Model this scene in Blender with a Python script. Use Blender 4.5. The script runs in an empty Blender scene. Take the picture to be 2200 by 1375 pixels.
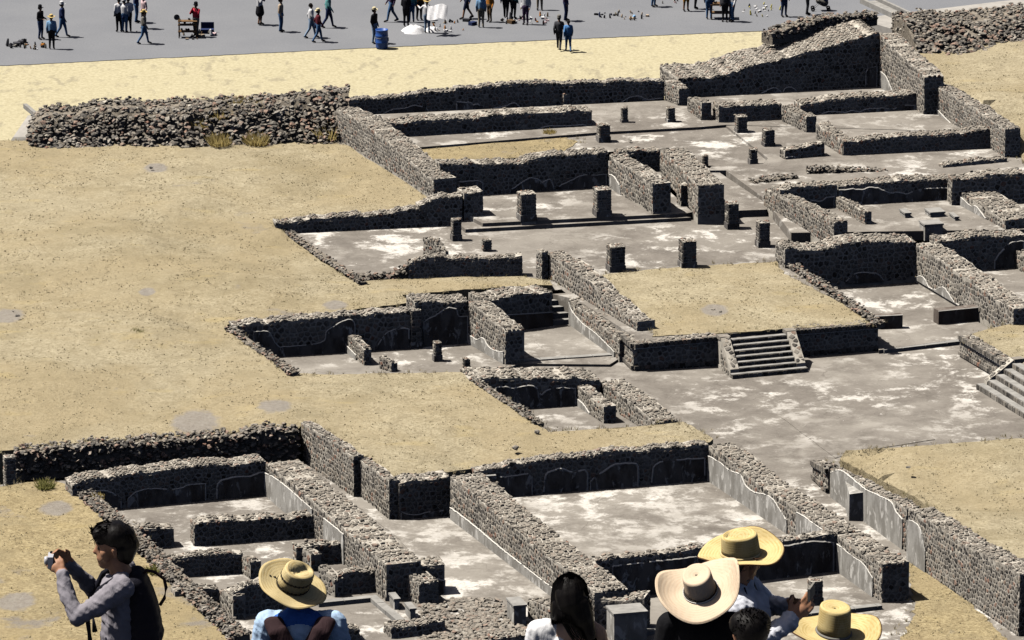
import bpy, bmesh, math, random
import numpy as np
from mathutils import Vector, Matrix
from mathutils.geometry import delaunay_2d_cdt

sc = bpy.context.scene
COL = sc.collection
rnd = random.Random(7)

# ------------------------------------------------------------------ camera
CAM_H = 65.0
PITCH = math.radians(15)
FPX = 13650.0 / 2200.0            # focal length in picture widths
cam = bpy.data.cameras.new('camera')
cam.sensor_width = 36.0
cam.lens = 36.0 * FPX
cam.clip_start = 1.0
cam.clip_end = 6000.0
camo = bpy.data.objects.new('camera', cam)
camo.location = (0, 0, CAM_H)
camo.rotation_euler = (math.pi / 2 - PITCH, 0, 0)
COL.objects.link(camo)
sc.camera = camo

# ------------------------------------------------------------------ sky and sun
SUN_ELEV = math.radians(62)
SUN_PHI = math.radians(7)          # sun stands to the left, slightly beyond the ruins
sun_dir = Vector((-math.cos(SUN_ELEV) * math.cos(SUN_PHI), math.cos(SUN_ELEV) * math.sin(SUN_PHI), math.sin(SUN_ELEV)))
world = bpy.data.worlds.new('World')
sc.world = world
world.use_nodes = True
nt = world.node_tree
bg = nt.nodes['Background']
sky = nt.nodes.new('ShaderNodeTexSky')
sky.sky_type = 'NISHITA'
sky.sun_disc = False
sky.sun_elevation = SUN_ELEV
sky.sun_rotation = math.atan2(sun_dir.x, sun_dir.y)
sky.altitude = 2300
sky.air_density = 0.25
sky.dust_density = 8.0
sky.ozone_density = 0.3
nt.links.new(sky.outputs[0], bg.inputs[0])
bg.inputs[1].default_value = 0.07
sun = bpy.data.lights.new('sun', 'SUN')
sun.energy = 5.0
sun.angle = math.radians(0.5)
sun.color = (1.0, 0.95, 0.87)
suno = bpy.data.objects.new('sun', sun)
suno.rotation_euler = sun_dir.to_track_quat('Z', 'Y').to_euler()
suno.location = (-60, 300, 120)
COL.objects.link(suno)
sc.view_settings.view_transform = 'Standard'
sc.view_settings.look = 'None'
sc.view_settings.gamma = 1.0
sc.view_settings.exposure = 0.2
sc.view_settings.use_curve_mapping = False
sc.cycles.max_bounces = 6
sc.cycles.diffuse_bounces = 0

# ------------------------------------------------------------------ materials
class NB:
    """small node builder"""
    def __init__(s, name, rough=0.9, spec=0.2):
        s.m = bpy.data.materials.new(name); s.m.use_nodes = True
        s.t = s.m.node_tree; s.b = s.t.nodes['Principled BSDF']
        s.b.inputs['Roughness'].default_value = rough
        s.b.inputs['Specular IOR Level'].default_value = spec
        s.geo = None
    def n(s, typ, **kw):
        x = s.t.nodes.new(typ)
        for k, v in kw.items(): setattr(x, k, v)
        return x
    def l(s, a, b): s.t.links.new(a, b)
    def pos(s):
        if s.geo is None: s.geo = s.n('ShaderNodeNewGeometry')
        return s.geo.outputs['Position']
    def mapped(s, scale, obj=False):
        mp = s.n('ShaderNodeMapping'); mp.inputs['Scale'].default_value = scale
        if obj:
            tc = s.n('ShaderNodeTexCoord'); s.l(tc.outputs['Object'], mp.inputs['Vector'])
        else: s.l(s.pos(), mp.inputs['Vector'])
        return mp.outputs[0]
    def noise(s, scale, detail=4, rough=.55, vec=None, dist=0.):
        x = s.n('ShaderNodeTexNoise'); x.inputs['Scale'].default_value = scale
        x.inputs['Detail'].default_value = detail; x.inputs['Roughness'].default_value = rough
        x.inputs['Distortion'].default_value = dist
        s.l(vec if vec is not None else s.pos(), x.inputs['Vector'])
        return x.outputs['Fac']
    def ramp(s, fac, stops, interp='LINEAR'):
        r = s.n('ShaderNodeValToRGB'); r.color_ramp.interpolation = interp
        el = r.color_ramp.elements
        while len(el) < len(stops): el.new(0.5)
        for e, (p, c) in zip(el, stops):
            e.position = p; e.color = (*c, 1) if len(c) == 3 else c
        s.l(fac, r.inputs[0]); return r.outputs[0]
    def mask(s, fac, a, b):
        return s.ramp(fac, [(a, (0, 0, 0)), (b, (1, 1, 1))])
    def mix(s, fac, a, b, blend='MIX'):
        x = s.n('ShaderNodeMix', data_type='RGBA', blend_type=blend)
        for v, i in ((fac, 0), (a, 6), (b, 7)):
            if hasattr(v, 'links'): s.l(v, x.inputs[i])
            elif isinstance(v, (int, float)): x.inputs[i].default_value = v
            else: x.inputs[i].default_value = (*v, 1)
        return x.outputs[2]
    def mul(s, a, b):
        x = s.n('ShaderNodeMath', operation='MULTIPLY')
        for v, i in ((a, 0), (b, 1)):
            if hasattr(v, 'links'): s.l(v, x.inputs[i])
            else: x.inputs[i].default_value = v
        return x.outputs[0]
    def color(s, c):
        if hasattr(c, 'links'): s.l(c, s.b.inputs['Base Color'])
        else: s.b.inputs['Base Color'].default_value = (*c, 1)
        return s
    def bump(s, h, strength=.4, dist=.02):
        x = s.n('ShaderNodeBump'); x.inputs['Strength'].default_value = strength
        x.inputs['Distance'].default_value = dist
        s.l(h, x.inputs['Height']); s.l(x.outputs[0], s.b.inputs['Normal']); return s

M = {}
def simple(name, c, rough=.8, spec=.2, var=.12, scale=12., bump=0.):
    b = NB(name, rough, spec)
    n = b.noise(scale, 3)
    lo = tuple(v * (1 - var) for v in c); hi = tuple(min(1, v * (1 + var)) for v in c)
    b.color(b.ramp(n, [(.3, lo), (.7, hi)]))
    if bump: b.bump(b.noise(scale * 2, 4), bump, .01)
    M[name] = b.m
    return b.m

# volcanic stone: tint attribute picks each stone's own colour
b = NB('stone', .95, .12)
at = b.n('ShaderNodeAttribute', attribute_name='tint')
c = b.ramp(at.outputs['Fac'], [(0, (.05, .046, .044)), (.22, (.15, .138, .125)), (.45, (.26, .237, .207)), (.68, (.35, .31, .258)), (.8, (.33, .24, .185)), (.88, (.31, .17, .125)), (.94, (.44, .4, .335)), (1, (.54, .5, .425))])
c = b.mix(b.mul(b.mask(b.noise(9, 5, .65), .45, .75), .4), c, (.42, .39, .34))
# lime wash and old mortar smeared over parts of the wall, lichen stains elsewhere
c = b.mix(b.mul(b.mask(b.noise(.9, 6, .62), .56, .66), .6), c, (.5, .465, .41))
c = b.mix(b.mul(b.mask(b.noise(.6, 5, .6, b.mapped((1, 1, 1.6))), .57, .7), .55), c, (.13, .115, .1))
b.color(c).bump(b.noise(28, 4, .7), .6, .025)
M['stone'] = b.m
# the crushed capping on wall tops: dusty, more mortar
b = NB('cap_stone', .95, .15)
at = b.n('ShaderNodeAttribute', attribute_name='tint')
c = b.ramp(at.outputs['Fac'], [(0, (.14, .127, .112)), (.35, (.28, .253, .218)), (.6, (.38, .34, .287)), (.82, (.41, .345, .28)), (.92, (.36, .22, .165)), (1, (.55, .51, .44))])
c = b.mix(.45, c, b.ramp(b.noise(7, 5, .7), [(.3, (.21, .19, .162)), (.7, (.43, .39, .335))]))
c = b.mix(b.mul(b.mask(b.noise(.8, 5, .6), .5, .65), .45), c, (.22, .195, .165))
b.color(c).bump(b.noise(22, 4, .7), .6, .02)
M['cap_stone'] = b.m
b = NB('mortar', .95, .1)
n = b.noise(3.5, 6, .6)
c = b.ramp(n, [(.3, (.36, .33, .28)), (.5, (.54, .5, .435)), (.7, (.64, .595, .52))])
b.color(c).bump(b.noise(30, 4, .7), .6, .02)
M['mortar'] = b.m
b = NB('earth_fill', 1., .05)
b.color(b.ramp(b.noise(5, 6, .65), [(.3, (.16, .14, .115)), (.55, (.29, .255, .21)), (.75, (.4, .36, .3))])).bump(b.noise(16, 5, .7), .8, .04)
M['earth_fill'] = b.m
def plaster(name, base, dark, white, wamt=.62):
    b = NB(name, .85, .2)
    st = b.mapped((1.3, 1.3, .6))
    n1 = b.noise(1.6, 6, .6, st)
    n2 = b.noise(2.6, 7, .62, st, .6)
    c = b.mix(b.mask(n1, .42, .58), dark, base)
    c = b.mix(b.mask(n2, wamt - .03, wamt + .03), c, white)
    b.color(c).bump(b.noise(14, 5), .3, .02)
    M[name] = b.m
plaster('plaster', (.25, .235, .22), (.11, .1, .095), (.66, .64, .6), .6)  # darker copy with shade put into its colour, for shaded wall faces
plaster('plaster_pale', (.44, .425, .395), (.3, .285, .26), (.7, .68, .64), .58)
plaster('plaster_brown', (.22, .19, .165), (.13, .105, .09), (.45, .42, .38), .66)
simple('bead', (.8, .77, .71), .9, .1, .15, 6)
simple('concrete', (.34, .33, .31), .9, .15, .2, 3, .2)
simple('concrete_floor', (.42, .4, .37), .9, .15, .12, 2, .2)

def floor_mat(name, wlo, wspread, pale=.5):
    b = NB(name, .92, .15)
    big = b.noise(.2, 4, .55)
    mid = b.noise(.9, 7, .66, dist=.3)
    fine = b.noise(8, 6, .68)
    c = b.ramp(mid, [(.3, (.13, .115, .1)), (.5, (.205, .184, .162)), (.68, (.275, .25, .22))])
    c = b.mix(b.mul(b.mask(big, .42, .6), .7), c, b.ramp(mid, [(.3, (.2, .18, .158)), (.6, (.3, .275, .243))]))
    c = b.mix(.3, c, b.ramp(fine, [(.3, (.14, .125, .108)), (.7, (.32, .293, .258))]))
    # broad bleached areas, then crisp remains of white lime inside them
    isl = b.noise(.62, 12, .73, dist=.15)
    c = b.mix(b.mul(b.mask(isl, pale - .02, pale + .1), .45), c, (.45, .42, .375))
    wm = b.mul(b.mask(isl, wlo, wlo + wspread), b.mask(b.noise(.13, 4, .55), .4, .56))
    c = b.mix(b.mul(b.mask(b.noise(.16, 6, .6, dist=.5), .48, .66), .5), c, (.42, .39, .345))
    c = b.mix(b.mul(wm, .9), c, b.ramp(b.noise(6, 6, .7), [(.3, (.5, .465, .41)), (.5, (.74, .71, .66)), (.75, (.82, .79, .75))]))
    fl = b.mask(b.noise(3., 9, .75, b.mapped((1.6, .8, 1))), .63, .69)
    c = b.mix(b.mul(fl, .7), c, (.7, .67, .62))
    # hairline cracks and damp stains
    vo = b.n('ShaderNodeTexVoronoi', feature='DISTANCE_TO_EDGE'); vo.inputs['Scale'].default_value = .55
    wv = b.n('ShaderNodeVectorMath', operation='ADD'); b.l(b.pos(), wv.inputs[0]); nz = b.n('ShaderNodeTexNoise'); nz.inputs['Scale'].default_value = 1.2; nz.inputs['Detail'].default_value = 6; b.l(b.pos(), nz.inputs['Vector']); b.l(nz.outputs['Color'], wv.inputs[1]); b.l(wv.outputs[0], vo.inputs['Vector'])
    cr = b.ramp(vo.outputs['Distance'], [(0, (1, 1, 1)), (.012, (0, 0, 0))])
    c = b.mix(b.mul(b.mul(cr, b.mask(b.noise(.5, 3), .45, .6)), .6), c, (.13, .115, .1))
    c = b.mix(b.mul(b.mask(b.noise(.7, 6, .65, b.mapped((1, 1, 1))), .6, .72), .45), c, (.17, .15, .13))
    b.color(c).bump(b.noise(9, 6, .65), .3, .02)
    M[name] = b.m
floor_mat('floor', .525, .06)
floor_mat('floor_white', .49, .07, .44)

def grass_mat(name, hi, mid, lo, grey=.68, green=None):
    b = NB(name, 1., .05)
    fine = b.noise(9, 6, .72)
    med = b.noise(1.5, 5, .6)
    big = b.noise(.16, 4, .55)
    c = b.ramp(fine, [(.34, lo), (.47, mid), (.6, hi)])
    c = b.mix(b.mul(b.mask(med, .45, .7), .5), c, lo)
    c = b.mix(b.mul(b.mask(b.noise(.45, 6, .62, dist=.5), .5, .66), .4), c, tuple(v * .8 for v in mid))
    c = b.mix(b.mul(b.mask(big, .4, .65), .45), c, mid)
    c = b.mix(b.mul(b.mask(b.noise(.11, 5, .6, dist=.6), .45, .6), .55), c, (.38, .305, .18))
    c = b.mix(b.mul(b.mask(b.noise(.3, 7, .66, dist=.4), .5, .66), .62), c, (.3, .25, .155))
    c = b.mix(b.mul(b.mask(b.noise(3.2, 6, .7), .5, .66), .35), c, lo)
    bare = b.noise(.33, 5, .6, dist=.3)
    c = b.mix(b.mul(b.mask(bare, grey, grey + .07), .8), c, (.27, .245, .22))
    c = b.mix(b.mul(b.mask(b.noise(.45, 4, .6, b.mapped((1, 1.7, 1))), .6, .72), .4), c, (.5, .4, .2))
    wob = b.noise(2.5, 4, .6)
    for (bx, by), br in BARE:
        vm = b.n('ShaderNodeVectorMath', operation='SUBTRACT'); b.l(b.pos(), vm.inputs[0]); vm.inputs[1].default_value = (bx, by, 0)
        vs = b.n('ShaderNodeVectorMath', operation='MULTIPLY'); b.l(vm.outputs[0], vs.inputs[0]); vs.inputs[1].default_value = (1 / br, .62 / br, 0)
        ln = b.n('ShaderNodeVectorMath', operation='LENGTH'); b.l(vs.outputs[0], ln.inputs[0])
        ad = b.n('ShaderNodeMath', operation='ADD'); b.l(ln.outputs['Value'], ad.inputs[0]); b.l(b.mul(wob, .5), ad.inputs[1])
        c = b.mix(b.mul(b.ramp(ad.outputs[0], [(0, (1, 1, 1)), (.8, (1, 1, 1)), (1., (0, 0, 0))]), .85), c, b.ramp(b.noise(6, 5, .7), [(.3, (.24, .215, .195)), (.7, (.36, .335, .305))]))
    b.color(c).bump(fine, .9, .06)
    M[name] = b.m
BARE = [((-15.057, 261.185), 0.75), ((-19.529, 237.408), 1.0), ((-16.085, 214.692), 0.85), ((-16.66, 203.807), 1.0), ((-6.902, 239.639), 0.7), ((7.904, 239.684), 0.8), ((-14.33, 241.025), 0.5), ((-11.563, 223.308), 1.3), ((-8.731, 224.914), 0.9), ((-7.014, 266.243), 0.9)]
grass_mat('grass', (.56, .495, .345), (.43, .37, .25), (.24, .2, .13))
grass_mat('grass2', (.55, .46, .275), (.39, .315, .18), (.2, .155, .09), .6)
b = NB('sand', 1., .05)
fine = b.noise(6, 6, .7)
c = b.ramp(fine, [(.3, (.41, .36, .23)), (.55, (.55, .495, .33)), (.7, (.61, .555, .385))])
spot = b.noise(1.7, 5, .62, b.mapped((1., .42, 1)), .2)
c = b.mix(b.mul(b.mask(spot, .55, .66), .6), c, (.31, .275, .2))
b.color(c).bump(fine, .6, .04)
M['sand'] = b.m
b = NB('asphalt', .9, .2)
c = b.ramp(b.noise(.25, 5, .6), [(.35, (.19, .2, .222)), (.65, (.225, .234, .254))])
c = b.mix(.25, c, b.ramp(b.noise(12, 4, .7), [(.3, (.17, .17, .18)), (.7, (.36, .36, .37))]))
b.color(c).bump(b.noise(40, 3), .3, .01)
M['asphalt'] = b.m
b = NB('blades', 1., .05)
at = b.n('ShaderNodeAttribute', attribute_name='tint')
b.color(b.ramp(at.outputs['Fac'], [(0, (.36, .3, .19)), (.4, (.5, .43, .28)), (.8, (.64, .56, .39)), (1, (.5, .45, .25))]))
tr = b.n('ShaderNodeBsdfTranslucent'); mx = b.n('ShaderNodeMixShader'); mx.inputs[0].default_value = .5
b.l(b.b.inputs['Base Color'].links[0].from_socket, tr.inputs['Color'])
b.l(b.b.outputs[0], mx.inputs[1]); b.l(tr.outputs[0], mx.inputs[2]); b.l(mx.outputs[0], b.t.nodes['Material Output'].inputs['Surface'])
M['blades'] = b.m
def leafy(name, c):
    b = NB(name, .95, .05); col = b.ramp(b.noise(9, 3), [(.3, tuple(v * .65 for v in c)), (.7, tuple(v * 1.2 for v in c))]); b.color(col)
    tr = b.n('ShaderNodeBsdfTranslucent'); mx = b.n('ShaderNodeMixShader'); mx.inputs[0].default_value = .5
    b.l(col, tr.inputs['Color']); b.l(b.b.outputs[0], mx.inputs[1]); b.l(tr.outputs[0], mx.inputs[2]); b.l(mx.outputs[0], b.t.nodes['Material Output'].inputs['Surface']); M[name] = b.m
leafy('shrub_green', (.34, .33, .12)); leafy('shrub_straw', (.6, .48, .2))

# ------------------------------------------------------------------ object helpers
def tag(o, label=None, cat=None, group=None, kind=None):
    if label: o['label'] = label
    if cat: o['category'] = cat
    if group: o['group'] = group
    if kind: o['kind'] = kind
    return o
def empty(name, loc, label=None, cat=None, group=None):
    o = bpy.data.objects.new(name, None); o.location = loc; o.empty_display_size = .2
    COL.objects.link(o); return tag(o, label, cat, group)
def mesh_obj(name, vs, fs, mat, parent=None, loc=(0, 0, 0), tint=None, smooth=False, mats=None, mi=None):
    me = bpy.data.meshes.new(name)
    me.from_pydata([tuple(v) for v in vs], [], fs)
    if tint is not None:
        a = me.attributes.new('tint', 'FLOAT', 'POINT'); a.data.foreach_set('value', np.asarray(tint, dtype=np.float32))
    for m in (mats or [mat]): me.materials.append(M[m] if isinstance(m, str) else m)
    if mi is not None: me.polygons.foreach_set('material_index', np.asarray(mi, dtype=np.int32))
    if smooth: me.polygons.foreach_set('use_smooth', np.ones(len(me.polygons), dtype=bool))
    me.update()
    o = bpy.data.objects.new(name, me); o.location = loc
    if parent: o.parent = parent
    COL.objects.link(o); return o
def box_vf(cx, cy, cz, sx, sy, sz, ang=0.):
    c, s = math.cos(ang), math.sin(ang); vs = []
    for z in (-1, 1):
        for x, y in ((-1, -1), (1, -1), (1, 1), (-1, 1)):
            X, Y = x * sx / 2, y * sy / 2
            vs.append((cx + X * c - Y * s, cy + X * s + Y * c, cz + z * sz / 2))
    return vs, [(0, 3, 2, 1), (4, 5, 6, 7), (0, 1, 5, 4), (1, 2, 6, 5), (2, 3, 7, 6), (3, 0, 4, 7)]
class MB:
    def __init__(s): s.v = []; s.f = []; s.t = []; s.mi = []
    def add(s, vs, fs, tint=.5, mi=0):
        o = len(s.v); s.v += [tuple(v) for v in vs]; s.f += [tuple(i + o for i in f) for f in fs]
        s.t += [tint] * len(vs); s.mi += [mi] * len(fs)
    def box(s, *a, tint=.5, mi=0): s.add(*box_vf(*a), tint, mi)
    def build(s, name, mat, parent=None, loc=(0, 0, 0), smooth=False, mats=None):
        return mesh_obj(name, s.v, s.f, mat, parent, loc, s.t, smooth, mats, s.mi if mats else None)

# ------------------------------------------------------------------ stone pattern: one field of irregular cells, cut to each wall
def clip(poly, nx, ny, d):
    out = []; k = len(poly)
    for i in range(k):
        p, q = poly[i], poly[(i + 1) % k]
        a = p[0] * nx + p[1] * ny - d; c2 = q[0] * nx + q[1] * ny - d
        if a <= 0: out.append(p)
        if (a < 0 < c2) or (c2 < 0 < a):
            u = a / (a - c2); out.append((p[0] + (q[0] - p[0]) * u, p[1] + (q[1] - p[1]) * u))
    return out
FW, FH, SA, SB = 20., 4.6, .235, .195
def make_field():
    r = random.Random(3); nx, ny = int(FW / SA), int(FH / SB)
    P = [[((i + .5 * (j % 2) + r.uniform(-.34, .34)) * SA, (j + r.uniform(-.32, .32)) * SB, r.uniform(-1, 1)) for i in range(nx)] for j in range(ny)]
    cells = []
    for j in range(2, ny - 2):
        for i in range(2, nx - 2):
            x, y, w = P[j][i]
            poly = [(x - .4, y - .4), (x + .4, y - .4), (x + .4, y + .4), (x - .4, y + .4)]
            g = r.uniform(.018, .04)
            for dj in (-2, -1, 0, 1, 2):
                for di in (-2, -1, 0, 1, 2):
                    if di or dj:
                        X, Y, W2 = P[j + dj][i + di]
                        dx, dy = X - x, Y - y; d = math.hypot(dx, dy)
                        k = d * .5 + .0028 * (w - W2) / d - g
                        poly = clip(poly, dx / d, dy / d, x * dx / d + y * dy / d + k)
                        if len(poly) < 3: break
                if len(poly) < 3: break
            if len(poly) >= 3: cells.append((x, y, poly))
    return cells
FIELD = make_field()
FX = np.array([c[0] for c in FIELD]); FY = np.array([c[1] for c in FIELD])

def stone_vf(poly, place, r, rr):
    """one embedded stone: polygon in wall coordinates, place(s,t,out) gives the point"""
    k = len(poly); cx = sum(p[0] for p in poly) / k; cy = sum(p[1] for p in poly) / k
    vs = []
    for sc_, o in ((1., -.012), (.93, r * .65), (.62, r)):
        jx, jy = (rr.uniform(-.012, .012), rr.uniform(-.012, .012)) if sc_ < .9 else (0, 0)
        for p in poly: vs.append(place(cx + (p[0] - cx) * sc_ + jx, cy + (p[1] - cy) * sc_ + jy, o))
    fs = []
    for ring in (0, 1):
        for i in range(k):
            a = ring * k + i; b2 = ring * k + (i + 1) % k
            fs.append((a, b2, b2 + k, a + k))
    fs.append(tuple(range(2 * k, 3 * k)))
    return vs, fs
def face_cells(L, H, rr, hfun=None, over=.05, scale=1.):
    """cells of the field cut to a face L long and hfun(s) high"""
    ox = rr.uniform(.6, max(.7, FW - L / scale - .8)); oy = rr.uniform(.5, max(.55, FH - H / scale - .7))
    sel = np.nonzero((FX > ox) & (FX < ox + L / scale) & (FY > oy) & (FY < oy + H / scale + .1))[0]
    for i in sel:
        x, y, poly = FIELD[i]
        s, t = (x - ox) * scale, (y - oy) * scale
        h = hfun(s) if hfun else H
        if t > h - .03: continue
        pp = [((p[0] - ox) * scale, (p[1] - oy) * scale) for p in poly]
        pp = clip(pp, -1, 0, -.004); pp = clip(pp, 1, 0, L - .004) if pp else pp
        pp = clip(pp, 0, -1, -.004) if pp else pp
        if hfun is None and pp: pp = clip(pp, 0, 1, H - .004)
        elif pp: pp = clip(pp, 0, 1, h + over)
        if len(pp) >= 3:
            w = max(p[0] for p in pp) - min(p[0] for p in pp); hh = max(p[1] for p in pp) - min(p[1] for p in pp)
            if w > .05 and hh > .05: yield pp, w, hh

# angular boulders (shared meshes)
BLOBS = []
def make_blobs():
    r = random.Random(11)
    for k in range(14):
        bm = bmesh.new()
        for i in range(13):
            v = Vector((r.gauss(0, 1), r.gauss(0, 1), r.gauss(0, 1))).normalized()
            v *= r.uniform(.85, 1.05); bm.verts.new((v.x, v.y * r.uniform(.85, 1), v.z * .8))
        bmesh.ops.convex_hull(bm, input=bm.verts)
        bmesh.ops.delete(bm, geom=[v for v in bm.verts if not v.link_faces], context='VERTS')
        bm.verts.index_update()
        BLOBS.append((np.array([tuple(v.co) for v in bm.verts]), [tuple(v.index for v in f.verts) for f in bm.faces]))
        bm.free()
make_blobs()
BLOB_ME = []
for k, (v, f) in enumerate(BLOBS):
    for t in (.15, .4, .62, .9):
        me = bpy.data.meshes.new('boulder'); me.from_pydata([tuple(q) for q in v], [], f)
        a = me.attributes.new('tint', 'FLOAT', 'POINT'); a.data.foreach_set('value', np.full(len(v), t, dtype=np.float32))
        me.materials.append(M['stone']); BLOB_ME.append(me)
def rot_rand(rr):
    return Matrix.Rotation(rr.uniform(0, 6.28), 3, 'Z') @ Matrix.Rotation(rr.uniform(-.5, .5), 3, 'X') @ Matrix.Rotation(rr.uniform(-.5, .5), 3, 'Y')
def blob_vf(rr, c, r, flat=1.):
    v, f = BLOBS[rr.randrange(len(BLOBS))]
    m = np.array(rot_rand(rr)); sc3 = np.array([r * rr.uniform(.85, 1.25), r * rr.uniform(.85, 1.15), r * flat * rr.uniform(.75, 1.05)])
    return (v @ m.T) * sc3 + np.array(c), f
def img_scale(p):      # photo pixels per metre at a point, to judge how large a piece shows
    return 13650. / max(1., p[1] * math.cos(PITCH) - (p[2] - CAM_H) * math.sin(PITCH))
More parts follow.
